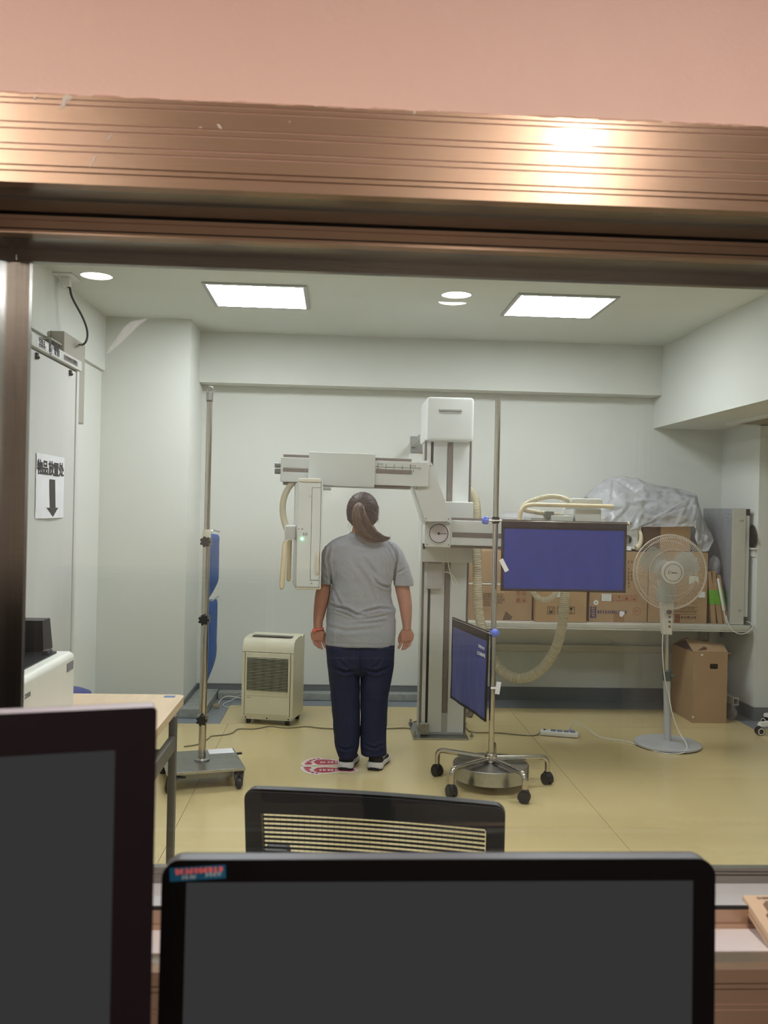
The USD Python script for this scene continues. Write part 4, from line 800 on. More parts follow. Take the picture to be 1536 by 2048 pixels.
BLADE = usdkit.material(stage, '/World/Looks/fan_blade', {'p': ('principled_bsdf', {'base_color': lin((186, 200, 204)), 'roughness': .2}), 't': ('transparent_bsdf', {'color': (.93, .96, .96)}), 'm': ('mix_closure', {'fac': .72})}, [('p.BSDF', 'm.closure1'), ('t.BSDF', 'm.closure2')], surface='m.closure')
for k in range(3):
    a0 = .35 + k * 2 * math.pi / 3; rs_ = []
    for r in np.linspace(.03, .2, 10):
        t = (r - .03) / .17; hwid = .35 + .62 * math.sin(math.pi * min(1, .15 + t * .8)); aa = np.linspace(a0 - hwid * .55, a0 + hwid * .75, 12)
        tw = .028 * (1 - .3 * t); f = np.stack([hub[0] + r * np.cos(aa), hub[1] + .06 + tw * np.linspace(-1, 1, 12), hub[2] + r * np.sin(aa)], 1)
        rs_.append(np.vstack([f, f[::-1] + (0, .0018, 0)]))
    part(fan, 'blade', loft(rs_), BLADE, label='translucent pale blue blade')
part(fan, 'blade_hub', lathe([(0, .02), (.03, .022), (.04, .035), (.04, .09), (0, .095)], hub, (0, 1, 0), 24), mat('blade_hub', (186, 196, 198), .3))
cp_ = [px(1326, 1268, Y=FY - .03), px(1325, 1300, Y=FY - .04), px(1327, 1335, Y=FY - .04), px(1331, 1365, Y=FY - .05), px(1338, 1395, Y=FY - .06), px(1343, 1420, Y=FY - .07), px(1352, 1450, Y=FY - .08), px(1363, 1472, Y=FY - .1), px(1372, 1486, Y=FY - .16), px(1374, 1496, Z=.032), px(1367, 1505, Z=.012)] + [px(u, v, Z=.004) for u, v in ((1350, 1508), (1325, 1506), (1300, 1499), (1270, 1488), (1235, 1480), (1200, 1474))]
plug = prot(box(.075, .077, .008, .01, .06, .062)).vertices.mean(0)
cp_ += [px(1180, 1462, Y=6.02), px(1160, 1448, Y=6.02), px(1149, 1444, Y=6.02), plug + (0, 0, .03), plug]
cp_ = np.array(cp_); cp_[:, 2] = np.maximum(cp_[:, 2], .004)
part(fan, 'power_cord', tube(spline(cp_, 150), .0034, 8), WHITEP, label='white cord running down the pole and over the floor')
part(fan, 'plug', [rbox(plug[0] - .012, plug[0] + .012, plug[1] - .01, plug[1] + .01, .0375, .058, .004), cyl(plug - EZ * .006, plug + EZ * .012, .005, 12)], mat('plug_clear', (198, 200, 204), .3))

# ================================================================ SHELF BENCH ALONG THE BACK WALL, RIGHT
STB = mat('bench_paint', (196, 194, 182), .45, noise=(20, .04))
BY0, BY1, BZ = 6.5, 7.12, .70
bx0, bx1 = px(938, 1250, Y=BY0)[0], 3.06
bn = thing('shelf_bench', 'long pale steel bench on casters carrying cartons along the back wall', 'bench', ((bx0 + bx1) / 2, 6.8, 0))
part(bn, 'shelf_top', rbox(bx0, bx1, BY0 + .02, BY1, BZ - .02, BZ, .003), STB)
part(bn, 'front_beam', [rbox(bx0, bx1, BY0, BY0 + .03, BZ - .034, BZ - .004, .003), rbox(bx0, bx1, BY0 - .006, BY0 + .01, BZ - .046, BZ - .036, .002)], STB)
part(bn, 'rear_crossbar', rbox(bx0, bx1, BY1 - .03, BY1, .40, .455, .004), STB)
for k, x in enumerate((bx0 + .03, 2.96)):
    part(bn, 'foot_rail', diff(box(x - .02, x + .02, BY0 - .03, BY1, .12, .17), box(x - .016, x + .016, BY0 - .04, BY0 + .1, .124, .166)), STB, smooth=False)
    part(bn, 'post', box(x - .018, x + .018, BY1 - .04, BY1, .17, BZ - .02), STB, smooth=False); part(bn, 'post', box(x - .018, x + .018, BY1 - .2, BY1 - .16, .17, BZ - .02), STB, smooth=False)
    for y in (BY0 + .02, BY1 - .07):
        d = np.array([-.5, .87, 0]); n = np.array([.87, .5, 0]); cc = np.array([x - .012, y + .01, .05])
        w = part(bn, 'caster', lathe([(0, -.014), (.035, -.015), (.05, -.01), (.05, .01), (.035, .015), (0, .014)], cc, n, 28), mat('caster_grey', (132, 126, 126), .5))
        part(w, 'fork', [trimesh.convex.convex_hull(np.vstack([cyl(cc + s * n * .018, cc + s * n * .022, .02, 12).vertices, box(x - .02, x + .02, y - .03, y + .025, .108, .119).vertices + s * n * .006])) for s in (-1, 1)] + [box(x - .03, x + .03, y - .035, y + .035, .112, .12)], ZINC)
part(bn, 'end_post', rbox(bx1 - .022, bx1 + .02, BY0 + .02, BY0 + .06, BZ - .06, BZ - .002, .003), STB)
part(bn, 'cable_clip', box(2.86, 2.88, BY0 + .03, BY0 + .05, BZ - .09, BZ - .04), BLACKP, smooth=False)
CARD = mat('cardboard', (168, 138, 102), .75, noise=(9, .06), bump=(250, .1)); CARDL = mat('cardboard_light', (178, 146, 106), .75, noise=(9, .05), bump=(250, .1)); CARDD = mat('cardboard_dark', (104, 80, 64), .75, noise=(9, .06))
TAPE = mat('packing_tape', (190, 156, 112), .25); PRINT = mat('brown_print', (92, 66, 46), .7); PRED = mat('red_print', (150, 72, 50), .7); PBLU = mat('blue_print', (58, 54, 96), .7)
STK = mat('sticker_white', (222, 226, 222), .5)
CY0 = 6.60
def carton(u0, v0, u1, v1, label, m=CARD, Y0=CY0, dp=.42, zb=BZ, grp=None, tape=True, name='carton'):
    um = (u0 + u1) / 2; vm = (v0 + v1) / 2
    x0, x1 = px(u0, vm, Y=Y0)[0], px(u1, vm, Y=Y0)[0]; z1 = px(um, v0, Y=Y0)[2]
    t = thing(name, label, 'carton', ((x0 + x1) / 2, Y0 + dp / 2, zb), group=grp)
    part(t, 'body', rbox(x0, x1, Y0, Y0 + dp, zb + .0005, z1, .004), m)
    part(t, 'flap', [rbox(x0 + .001, x1 - .001, Y0 + .001, Y0 + dp / 2 - .002, z1 - .001, z1 + .004, .001)], m); part(t, 'flap', [rbox(x0 + .001, x1 - .001, Y0 + dp / 2 + .002, Y0 + dp - .001, z1 - .001, z1 + .004, .001)], m)
    t.f = lambda u, v, off=.0006: px(u, v, Y=Y0 - off)
    if tape: part(t, 'tape', [box((x0 + x1) / 2 - .03, (x0 + x1) / 2 + .03, Y0 - .0006, Y0 + .01, z1 - .07, z1 + .0045), box((x0 + x1) / 2 - .03, (x0 + x1) / 2 + .03, Y0 - .0006, Y0 + dp, z1 + .004, z1 + .0046)], TAPE, smooth=False)
    return t
def mark(kind, s):
    """Outlined shipping symbols on an s x s square."""
    f = sbox(0, 0, s, s).difference(sbox(s * .06, s * .06, s * .94, s * .94)); B = lambda *a: sbox(*[x * s for x in a])
    if kind == 'arrows': i = unary_union([B(.2, .25, .32, .65), B(.6, .25, .72, .65), Polygon([(.12 * s, .6 * s), (.4 * s, .6 * s), (.26 * s, .88 * s)]), Polygon([(.52 * s, .6 * s), (.8 * s, .6 * s), (.66 * s, .88 * s)]), B(.12, .14, .84, .2)])
    elif kind == 'umbrella': i = unary_union([Point(.5 * s, .5 * s).buffer(.34 * s).intersection(B(0, .5, 1, 1)), B(.47, .15, .53, .5)])
    elif kind == 'glass': i = unary_union([Polygon([(.25 * s, .85 * s), (.75 * s, .85 * s), (.6 * s, .5 * s), (.4 * s, .5 * s)]), B(.47, .2, .53, .5), B(.3, .13, .7, .2)])
    elif kind == 'bowl': i = unary_union([Point(.5 * s, .42 * s).buffer(.28 * s).intersection(B(0, 0, 1, .42)), B(.15, .52, .85, .57), Point(.3 * s, .74 * s).buffer(.07 * s), Point(.7 * s, .74 * s).buffer(.07 * s)])
    else: i = unary_union([Polygon([(.25 * s, .2 * s), (.75 * s, .2 * s), (.75 * s, .5 * s), (.5 * s, .85 * s), (.25 * s, .5 * s)])])
    return unary_union([f, i])
K = CY0 / FPX
# two cartons stacked, partly behind the ribbed hose
a1 = carton(936, 1171, 1064, 1242, 'long brown carton with small brown print, lower one at the left end of the bench')
part(a1, 'lettering', [scribble(w * K, 4.4 * K, n, 11 + k, a1.f(965, 1190 + 5.5 * k), EX, EZ) for k, (w, n) in enumerate(((43, 14), (41, 13), (46, 15), (40, 13), (30, 9)))], PRINT, smooth=False)
for k, kd in enumerate(('glass', 'arrows', 'umbrella', 'plain')):
    part(a1, 'shipping_mark', prism(mark(kd, 8.5 * K), .0005, a1.f(1032 + 12 * (k % 2), 1190 + 15 * (k // 2)), EX, EZ), PRED, smooth=False)
part(a1, 'torn_patch', prism(Polygon([(0, 0), (17 * K, 1 * K), (20 * K, 7 * K), (6 * K, 18 * K)]), .0006, a1.f(1005, 1240), EX, EZ), CARDD, smooth=False)
a1b = a1.prim
zb1 = px(1000, 1171, Y=CY0)[2] + .0045
a2 = carton(937, 1103, 1063, 1166, 'brown carton stacked on the long carton at the left end of the bench', zb=zb1 + .012)
part(a1, 'white_strip', rbox(px(936, 1168, Y=CY0)[0], px(1064, 1168, Y=CY0)[0], CY0 - .002, CY0 + .4, zb1, zb1 + .0118, .001), WHITEP, label='white foam strip lying between the two cartons')
b1 = carton(1072, 1112, 1174, 1247, 'brown carton with black handling symbols, second from the left on the bench', CARDL, Y0=6.54)
for k, kd in enumerate(('bowl', 'umbrella', 'glass')): part(b1, 'shipping_mark', [prism(mark(kd, 15 * K), .0005, px(1094.5 + 20 * k, 1228, Y=6.5394), EX, EZ)], INK, smooth=False)
sk = px(1113, 1186, Y=6.539); part(b1, 'sticker', box(sk[0] - .012, sk[0] + .05, 6.539, 6.5405, sk[2] - .03, sk[2] + .03), STK, smooth=False)
c1 = carton(1179, 1104, 1295.5, 1248, 'brown carton with dark purple print panel and white stickers, third along the bench')
lv = c1.f(1180, 1236); part(c1, 'print_panel', prism(sbox(0, 0, 12.5 * K, 24 * K), .0004, lv, EX, EZ), PBLU, smooth=False)
part(c1, 'lettering', text('LAEVIS', .021, c1.f(1186.3, 1224, .0011), EZ, -EX, bold=True), CARDL, smooth=False)
part(c1, 'lettering', scribble(62 * K, 6.5 * K, 12, 31, c1.f(1194, 1227), EX, EZ, t=.2), PBLU, smooth=False)
for k, kd in enumerate(('arrows', 'arrows', 'glass', 'plain', 'bowl')): part(c1, 'shipping_mark', prism(mark(kd, 12.5 * K), .0005, c1.f(1202 + 15 * k, 1202.5), EX, EZ), PRED, smooth=False)
st = c1.f(1203, 1202, .0014); part(c1, 'sticker', prism(sbox(0, 0, 20 * K, 14.5 * K), .0008, st, EX, EZ), STK, smooth=False)
part(c1, 'sticker_print', [scribble(14 * K, 2 * K, 6, 40 + k, st + (3 * K, -.0003, (3 + 4 * k) * K), EX, EZ) for k in range(3)], mat('teal_print', (120, 150, 140), .6), smooth=False)
part(c1, 'round_sticker', prism(Point(0, 0).buffer(5 * K), .0008, c1.f(1192, 1205, .001), EX, EZ), STK, smooth=False); part(c1, 'sticker_dot', prism(Point(0, 0).buffer(1.2 * K), .0004, c1.f(1192, 1205, .002), EX, EZ), INK, smooth=False)
part(c1, 'torn_paper', prism(Polygon([(-4 * K, -6 * K), (1 * K, -7 * K), (6 * K, 0), (5 * K, 4 * K), (-3 * K, 5 * K), (-5 * K, 3 * K)]), .001, c1.f(1243.5, 1227, .001), EX, EZ), PAPER, smooth=False)
part(c1, 'stamp', [prism(Point(0, 0).buffer(8 * K).difference(Point(0, 0).buffer(7.2 * K)), .0004, c1.f(1273.5, 1222.5), EX, EZ), scribble(9 * K, 5 * K, 2, 51, c1.f(1269, 1225), EX, EZ)], PRED, smooth=False)
part(c1, 'tape', prism(sbox(0, 0, 22 * K, 18 * K), .0004, c1.f(1227, 1244.5), EX, EZ), mat('old_tape', (150, 112, 74), .35), smooth=False)
vt_ = []
for c_, rows in ((0, (0, 2, 3, 4, 5, 6, 7)), (1, (0, 3, 4, 5)), (2, (0, 5))):
    for r_ in rows: vt_.append(scribble(4.2 * K, 5 * K, 1, 60 + c_ * 9 + r_, c1.f(1255.2 + 5.6 * c_, 1126.5 + 7 * r_), EX, EZ, t=.2))
part(c1, 'lettering', vt_, PRINT, smooth=False)
d1 = carton(1297, 1105, 1415, 1249, 'brown carton printed 65x35x45.5CM, behind the fan, right-hand end of the carton row')
part(d1, 'lettering', text('65x35x45.5CM', 4.4 * K * .8, d1.f(1371, 1224), EX, EZ, wide=1.25), PRINT, smooth=False)
part(d1, 'lettering', cjk('医疗器械有限公司', 5.6 * K, d1.f(1342, 1237), EX, EZ, 1.2), PRINT, smooth=False)
part(d1, 'print_line', [prism(sbox(0, 0, 60 * K, .7 * K), .0004, d1.f(1337, v), EX, EZ) for v in (1206.5, 1213.5, 1221, 1228.5)], PRINT, smooth=False)
part(d1, 'lettering', scribble(30 * K, 4 * K, 6, 77, d1.f(1360, 1219), EX, EZ), PRINT, smooth=False)
part(d1, 'tape', prism(sbox(0, 0, 11 * K, 17 * K), .0004, d1.f(1349, 1245), EX, EZ), mat('red_brown_tape', (128, 78, 58), .35), smooth=False)
for (u, v, w, h, sh) in ((1397, 1195, 14, 12, 0), (1311, 1133, 22, 14, 4), (1378, 1167, 20, 15, -6)):
    o = d1.f(u, v, .001); part(d1, 'sticker', prism(Polygon([(0, sh * K * .4), (w * K * .7, -sh * K), (w * K, 0), (w * K * .95, h * K), (0, h * K)]), .0008, o, EX, EZ), STK, smooth=False)
part(d1, 'round_sticker', prism(Point(0, 0).buffer(4.2 * K), .0008, d1.f(1390, 1119, .001), EX, EZ), STK, smooth=False); part(d1, 'sticker_dot', prism(Point(0, 0).buffer(1 * K), .0004, d1.f(1390, 1119, .002), EX, EZ), INK, smooth=False)
# things on top of the cartons, under a plastic sheet
ztop = max(px(1237, 1104, Y=CY0)[2], px(1356, 1105, Y=CY0)[2]) + .006
e1 = carton(1322, 1030, 1381, 1100, 'small light brown carton under the plastic sheet, on top of the end carton', CARDL, Y0=6.66, dp=.3, zb=ztop, tape=False)
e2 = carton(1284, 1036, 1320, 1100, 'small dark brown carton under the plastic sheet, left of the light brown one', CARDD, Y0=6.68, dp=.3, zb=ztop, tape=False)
dv = thing('spare_tube_unit', 'white machine unit with a grey ring and cream arm on the cartons, half under plastic', 'machine part', (px(1250, 1050, Y=6.66)[0], 6.8, ztop))
x0, x1 = px(1256, 1060, Y=6.64)[0], px(1277, 1060, Y=6.64)[0]
part(dv, 'body', rbox(x0, x1, 6.64, 6.95, ztop + .008, px(1265, 1012, Y=6.64)[2], .01), ENAMEL)
part(dv, 'side_body', rbox(px(1196, 1020, Y=6.72)[0], x0 + .01, 6.72, 7.0, ztop + .008, px(1220, 985, Y=6.72)[2], .03), ENAMEL)
part(dv, 'foot', rbox(px(1196, 1020, Y=6.72)[0] + .02, x1 - .01, 6.7, 6.95, ztop - .0, ztop + .01, .002), DARK)
part(dv, 'post', rbox(px(1274, 1020, Y=6.66)[0], px(1284, 1020, Y=6.66)[0], 6.66, 6.7, ztop, px(1278, 999, Y=6.66)[2], .004), mat('post_cream', (206, 206, 190), .4))
rc = px(1256, 1080, Y=6.62); part(dv, 'grey_ring', lathe([(.03, 0), (.036, -.012), (.036, .04), (.03, .03)], rc + (0, .02, 0), (0, 1, 0), 28), mat('ring_grey', (120, 118, 110), .4))
part(dv, 'cream_arm', tube(spline([px(1279, 1062, Y=6.62), px(1282, 1078, Y=6.6), px(1278, 1091, Y=6.6), px(1272, 1096, Y=6.6)], 16), np.linspace(.012, .022, 16), 12), mat('arm_cream', (216, 206, 176), .4))
part(dv, 'torn_foam', rbox(px(1255, 1098, Y=6.61)[0], px(1263, 1098, Y=6.61)[0], 6.61, 6.66, ztop, ztop + .03, .004), PAPER)
PLAS = usdkit.material(stage, '/World/Looks/plastic_film', {'p': ('principled_bsdf', {'base_color': lin((232, 234, 238)), 'roughness': .16}), 't': ('transparent_bsdf', {'color': (.95, .95, .95)}), 'lu': ('translucent_bsdf', {'color': lin((220, 222, 226))}),
    'm0': ('mix_closure', {'fac': .35}), 'm': ('mix_closure', {'fac': .5}), 'g': ('geometry', {}), 'n': ('noise_texture', {'scale': 9.0, 'detail': 4.0, 'distortion': .4}), 'b': ('bump', {'strength': .35, 'distance': .006}),
    'r': ('map_range', {'from_min': .35, 'from_max': .68, 'to_min': .66, 'to_max': .34, 'clamp': True})},
    [('g.position', 'n.vector'), ('n.fac', 'b.height'), ('b.normal', 'p.normal'), ('n.fac', 'r.value'), ('r.result', 'm.fac'), ('p.BSDF', 'm0.closure1'), ('lu.BSDF', 'm0.closure2'), ('m0.closure', 'm.closure1'), ('t.BSDF', 'm.closure2')], surface='m.closure')
def film():
    rid = [(1172, 994), (1200, 969), (1230, 955), (1262, 957), (1300, 967), (1347, 979), (1382, 990), (1398, 1020), (1411, 1050), (1423, 1073)]
    fro = [(1192, 1046), (1215, 1046), (1240, 1053), (1258, 1059), (1290, 1055), (1345, 1054), (1390, 1055), (1390, 1072), (1398, 1098), (1416, 1101)]
    R = np.array([px(u, v, Y=6.82) for u, v in rid]); Fm = np.array([px(u, v, Y=6.6) for u, v in fro]); Bm = R.copy(); Bm[:, 1] = 7.08; Bm[:, 2] = np.maximum(ztop + .02, R[:, 2] - .2)
    M1 = R * .55 + Fm * .45; M1[:, 1] -= .05; M1[:, 2] += .015; ns, nt = 130, 90
    cols = [spline(np.array(q), ns) for q in (Fm, M1, R, Bm)]
    G = np.array([spline([cols[k][i] for k in range(4)], nt) for i in range(ns)])
    s_, t_ = np.meshgrid(np.linspace(0, 1, ns), np.linspace(0, 1, nt), indexing='ij')
    P3 = np.stack([s_ * 7, t_ * 4, 0 * s_], -1); w = np.abs(meshkit.fbm(P3, 4, 3) - .5) + .5 * np.abs(meshkit.fbm(P3 * 2.3 + 7, 3, 9) - .5)
    G[..., 1] -= .06 * (w - .12); G[..., 2] += .02 * (meshkit.fbm(P3 * 1.4 + 2, 3, 5) - .5)
    gr = np.random.default_rng(8); dsp = 0 * s_
    for k in range(80):                                             # straight creases, each a small tent
        cs_, ct_, th, wd, ln, am = gr.uniform(0, 1), gr.uniform(0, .75), gr.uniform(0, math.pi), gr.uniform(.012, .045), gr.uniform(.12, .42), gr.uniform(.005, .016) * gr.choice((-1, 1, 1))
        dx_, dy_ = (s_ - cs_) * 1.0, (t_ - ct_) * .8; d_ = np.abs(-math.sin(th) * dx_ + math.cos(th) * dy_); l_ = np.abs(math.cos(th) * dx_ + math.sin(th) * dy_)
        dsp = dsp + am * np.clip(1 - d_ / wd, 0, 1) * np.clip(1 - l_ / ln, 0, 1)
    G[..., 1] -= dsp; G[..., 2] += .5 * dsp
    Fv = G.reshape(-1, 3); nrm = np.array([0, .0025, .001]); N = len(Fv); f = grid_faces(ns, nt, ring=False)
    f = np.array(f); v = np.vstack([Fv, Fv + nrm])
    bd = [j for j in range(nt)] + [i * nt + nt - 1 for i in range(1, ns)] + [(ns - 1) * nt + j for j in range(nt - 2, -1, -1)] + [i * nt for i in range(ns - 2, 0, -1)]
    e = [(bd[i], bd[(i + 1) % len(bd)], N + bd[i]) for i in range(len(bd))] + [(bd[(i + 1) % len(bd)], N + bd[(i + 1) % len(bd)], N + bd[i]) for i in range(len(bd))]
    return trimesh.Trimesh(v, np.vstack([f, f[:, ::-1] + N, np.array(e)]), process=False)
solo('plastic_sheet', film(), PLAS, 'crumpled clear plastic sheet draped over the machine parts on top of the cartons', 'plastic sheet', smooth=True)
lump = trimesh.creation.icosphere(subdivisions=4); lump.vertices *= 1 + .35 * (meshkit.fbm(lump.vertices * 2.5, 4)[:, None] - .5); lump.vertices *= (.19, .09, .045)
lz_ = px(1010, 1105, Y=CY0 + .2)[2]
lm = lump.copy(); lm.apply_translation((px(1030, 1040, Y=6.8)[0], 6.8, px(1030, 1040, Y=6.8)[2]))
a2top = px(1000, 1103, Y=CY0)[2] + .0045
fo = carton(1000, 1050, 1090, 1098, 'flat pale carton on the stacked cartons, under the white plastic bag', CARDL, Y0=6.68, dp=.3, zb=a2top, tape=False)
lm.apply_translation((0, 0, px(1045, 1050, Y=6.68)[2] + .004 - lm.bounds[0, 2])); lm.apply_translation((0, .02, -.0))
solo('plastic_bag', lm, PLAS, 'whitish crumpled plastic bag behind the hanging blue shield', 'plastic bag', smooth=True)
# tall flat metal case standing at the right end of the bench
mx0, mx1 = px(1462, 1130, Y=6.55)[0], px(1490, 1130, Y=6.55)[0]; mz = px(1475, 1017, Y=6.55)[2]
mc = thing('metal_case', 'tall flat grey metal case standing on end on the bench', 'metal case', (mx0 + .06, 6.8, BZ))
part(mc, 'body', rbox(mx0, mx1, 6.55, 7.08, BZ + .0005, mz, .003), mat('case_grey', (172, 174, 178), .4, .3, noise=(14, .06)))
part(mc, 'front_face', rbox(mx0 + .004, mx1 - .002, 6.546, 6.552, BZ + .004, mz - .004, .002), STB)
part(mc, 'side_rail', rbox(mx1, mx1 + .033, 6.56, 7.05, BZ + .06, mz - .05, .002), ENAMEL); part(mc, 'corner_cap', rbox(mx1, mx1 + .033, 6.555, 7.05, mz - .048, mz - .002, .002), mat('cap_dark', (66, 58, 56), .5))
part(mc, 'lettering', [scribble(.035, .016, 3, 90, (mx0 + .055, 6.5455, mz - .1), EX, EZ), scribble(.03, .016, 2, 91, (mx0 + .055, 6.5455, BZ + .1), EX, EZ)], mat('grey_print2', (110, 106, 100), .6), smooth=False)
for y, z in ((6.6, mz - .05), (6.62, mz - .075), (6.61, mz - .1), (6.98, mz - .05), (6.95, mz - .08)): part(mc, 'scuff_dot', box(mx0 - .0006, mx0 + .001, y, y + .008, z, z + .008), INK, smooth=False)
part(mc, 'white_cord', tube(spline([px(1452, 1231, Y=6.5), px(1458, 1250, Y=6.48), px(1468, 1263, Y=6.46), px(1482, 1268, Y=6.45), px(1496, 1264, Y=6.46), px(1505, 1254, Y=6.49), px(1503, 1247, Y=6.53), px(1492, 1243, Y=6.58)], 40), .0032, 8), WHITEP)
# cardboard slabs and a white stick leaning left of the metal case
GREEN = mat('green_tape', (110, 172, 60), .45)
for k, (ut, vt2, ub, vb, w, lab) in enumerate(((1420, 1143, 1428, 1247, 9, 'narrow folded cardboard slab with green tape, leftmost of three beside the metal case'), (1427, 1142, 1441, 1248, 10, 'narrow folded cardboard slab with green tape, middle of three beside the metal case'), (1436, 1150, 1453, 1248, 10, 'narrow folded cardboard slab with green tape, rightmost of three beside the metal case'))):
    top, bot = px(ut, vt2, Y=6.6), px(ub, vb, Y=6.6); bot[2] = BZ + .0008; wm = w * K
    t = thing('cardboard_slab', lab, 'cardboard', (bot[0], 6.75, BZ), group='cardboard slabs with green tape')
    def slab(za_, zb_, ex_, Y0_, Y1_):
        f = lambda z: bot + (top - bot) * (z - bot[2]) / (top[2] - bot[2])
        A_, B_ = f(za_), f(zb_); return loft([[(A_[0] - wm / 2 - ex_, Y0_, za_), (A_[0] + wm / 2 + ex_, Y0_, za_), (A_[0] + wm / 2 + ex_, Y1_, za_), (A_[0] - wm / 2 - ex_, Y1_, za_)], [(B_[0] - wm / 2 - ex_, Y0_, zb_), (B_[0] + wm / 2 + ex_, Y0_, zb_), (B_[0] + wm / 2 + ex_, Y1_, zb_), (B_[0] - wm / 2 - ex_, Y1_, zb_)]])
    part(t, 'slab', slab(bot[2], top[2], 0, 6.6, 6.95), CARD, smooth=False)
    z0_, z1_ = px(1430, 1209, Y=6.6)[2], px(1430, 1180, Y=6.6)[2]
    part(t, 'green_tape', slab(z0_, z1_, .0012, 6.598, 6.952), GREEN, smooth=False, label='bright green tape band')
s0, s1 = px(1453, 1246, Y=6.56), px(1436, 1157, Y=6.56); s0[2] = BZ + .002
solo('white_stick', tube(np.vstack([s0, s0 + (s1 - s0) * .3, s0 + (s1 - s0) * .31, s1]), [.004, .004, .010, .010], 10), WHITEP, 'thin white stick leaning on the cardboard slabs', 'stick')
fg_ = trimesh.creation.icosphere(subdivisions=4); fg_.vertices *= 1 + .5 * (meshkit.fbm(fg_.vertices * 3, 4)[:, None] - .5); fg_.vertices *= (.04, .06, .09)
fg_.apply_translation(px(1428, 1136, Y=6.70)); 
solo('plastic_wrap', fg_, PLAS, 'small scrap of clear plastic wrap stuffed above the cardboard slabs', 'plastic wrap', smooth=True)
# things on the alcove wall
sw = px(1505, 1104, X=XRW - .004); wsw = solo('wall_switch', rbox(XRW - .012, XRW - .0005, sw[1] - .045, sw[1] + .045, sw[2] - .035, sw[2] + .035, .003), WHITEP, 'white switch plate on the alcove wall beside the metal case', 'switch')
bgp = px(1504, 1072, X=XRW - .016); bl = trimesh.creation.icosphere(subdivisions=3); bl.vertices *= (.014, .075, .085); bl.vertices[:, 1] *= 1 + .35 * np.tanh(-bl.vertices[:, 2] * 14); bl.apply_translation(bgp)
hd = thing('headset', 'black ear protector on a white hook on the alcove wall', 'headset', (bgp[0], bgp[1], bgp[2] - .1))
part(hd, 'ear_cup', bl, BLACKP, smooth=True); part(hd, 'hook', [rbox(XRW - .03, XRW - .0005, bgp[1] - .06, bgp[1] + .06, bgp[2] - .1, bgp[2] - .088, .002)], WHITEP)
# ================================================================ FLOOR CARTON
fx0, fx1 = px(1385, 1400, Y=6.41)[0], px(1454, 1380, Y=6.41)[0]; fz = px(1420, 1305, Y=6.41)[2]
fc = thing('floor_carton', 'large open brown carton with a hand hole, on the floor under the bench end', 'carton', ((fx0 + fx1) / 2, 6.6, 0))
sh_ = diff(box(fx0, fx1, 6.41, 6.83, .0008, fz), box(fx0 + .006, fx1 - .006, 6.416, 6.824, .01, fz + .1))
hh = px(1428, 1333, Y=6.41)
hole = prism(rrect(hh[0] - .03, hh[0] + .03, hh[2] - .019, hh[2] + .019, .008), -.2, (0, 6.3, 0), EX, EZ)
hole = prism(rrect(hh[0] - .03, hh[0] + .03, hh[2] - .019, hh[2] + .019, .008), .2, (0, 6.5, 0), EX, EZ)
part(fc, 'body', diff(sh_, hole), CARD, smooth=False)
def flapm(pts, t=.005):
    pts = np.array(pts, float); n = np.cross(pts[1] - pts[0], pts[2] - pts[0]); n /= np.linalg.norm(n)
    return trimesh.convex.convex_hull(np.vstack([pts, pts + n * t]))
part(fc, 'flap', flapm([(fx0, 6.415, fz), (fx1, 6.415, fz), (fx1 + .03, 6.56, fz + .035), (fx0 + .01, 6.60, fz + .07)]), CARD, smooth=False)
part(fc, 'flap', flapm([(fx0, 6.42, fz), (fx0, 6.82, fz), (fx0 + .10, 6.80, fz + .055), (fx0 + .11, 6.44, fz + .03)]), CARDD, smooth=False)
part(fc, 'flap', flapm([(fx1, 6.42, fz), (fx1, 6.82, fz), (fx1 + .06, 6.80, fz - .02), (fx1 + .05, 6.45, fz - .012)]), CARD, smooth=False)
part(fc, 'flap', flapm([(fx0, 6.825, fz), (fx1, 6.825, fz), (fx1 - .02, 6.72, fz + .05), (fx0 + .02, 6.72, fz + .05)]), CARD, smooth=False)
for u, v in ((1404, 1310), (1386, 1434)): p = px(u, v, Y=6.409); part(fc, 'staple', prism(Point(0, 0).buffer(.008), .001, p, EX, EZ), STK, smooth=False)
# ================================================================ WHITE STOOL AT THE RIGHT EDGE
sp_ = px(1519, 1470, Z=0); sc_ = np.array([sp_[0] + .30, sp_[1] + .02, 0])
wc_ = thing('swivel_stool', 'white five-armed swivel stool base with black casters, cut off by the right edge', 'stool', sc_)
part(wc_, 'base_hub', lathe([(0, .07), (.04, .07), (.045, .1), (.03, .13), (0, .13)], sc_), WHITEP)
for k in range(5):
    a = math.radians(184 + 72 * k); d = np.array([math.cos(a), math.sin(a), 0]); n = np.array([-d[1], d[0], 0]); e = sc_ + d * .30
    part(wc_, 'arm', trimesh.convex.convex_hull(np.vstack([sc_ + n * .026 + EZ * .075, sc_ - n * .026 + EZ * .075, sc_ + n * .02 + EZ * .12, sc_ - n * .02 + EZ * .12, e + n * .02 + EZ * .062, e - n * .02 + EZ * .062, e + n * .016 + EZ * .088, e - n * .016 + EZ * .088, e + d * .02 + EZ * .07])), WHITEP)
    w = part(wc_, 'caster', [cyl(e + n * s * .005 + EZ * .028, e + n * s * .022 + EZ * .028, .028, 24) for s in (1, -1)], BLK); part(w, 'caster_ring', [ring_lathe([(.017, -.0), (.024, -.0), (.024, .001), (.017, .001)], e + n * s * .022 + EZ * .028, n * s, 24) for s in (1, -1)], WHITEP)
    part(w, 'stem', cyl(e + EZ * .045, e + EZ * .066, .009, 12), BLK)
part(wc_, 'gas_column', cyl(sc_ + EZ * .12, sc_ + EZ * .46, .022, 20), BLACKP)
part(wc_, 'seat', lathe([(0, .44), (.16, .44), (.185, .46), (.185, .5), (.16, .525), (0, .53)], sc_, seg=40), mat('stool_seat', (40, 40, 44), .6))
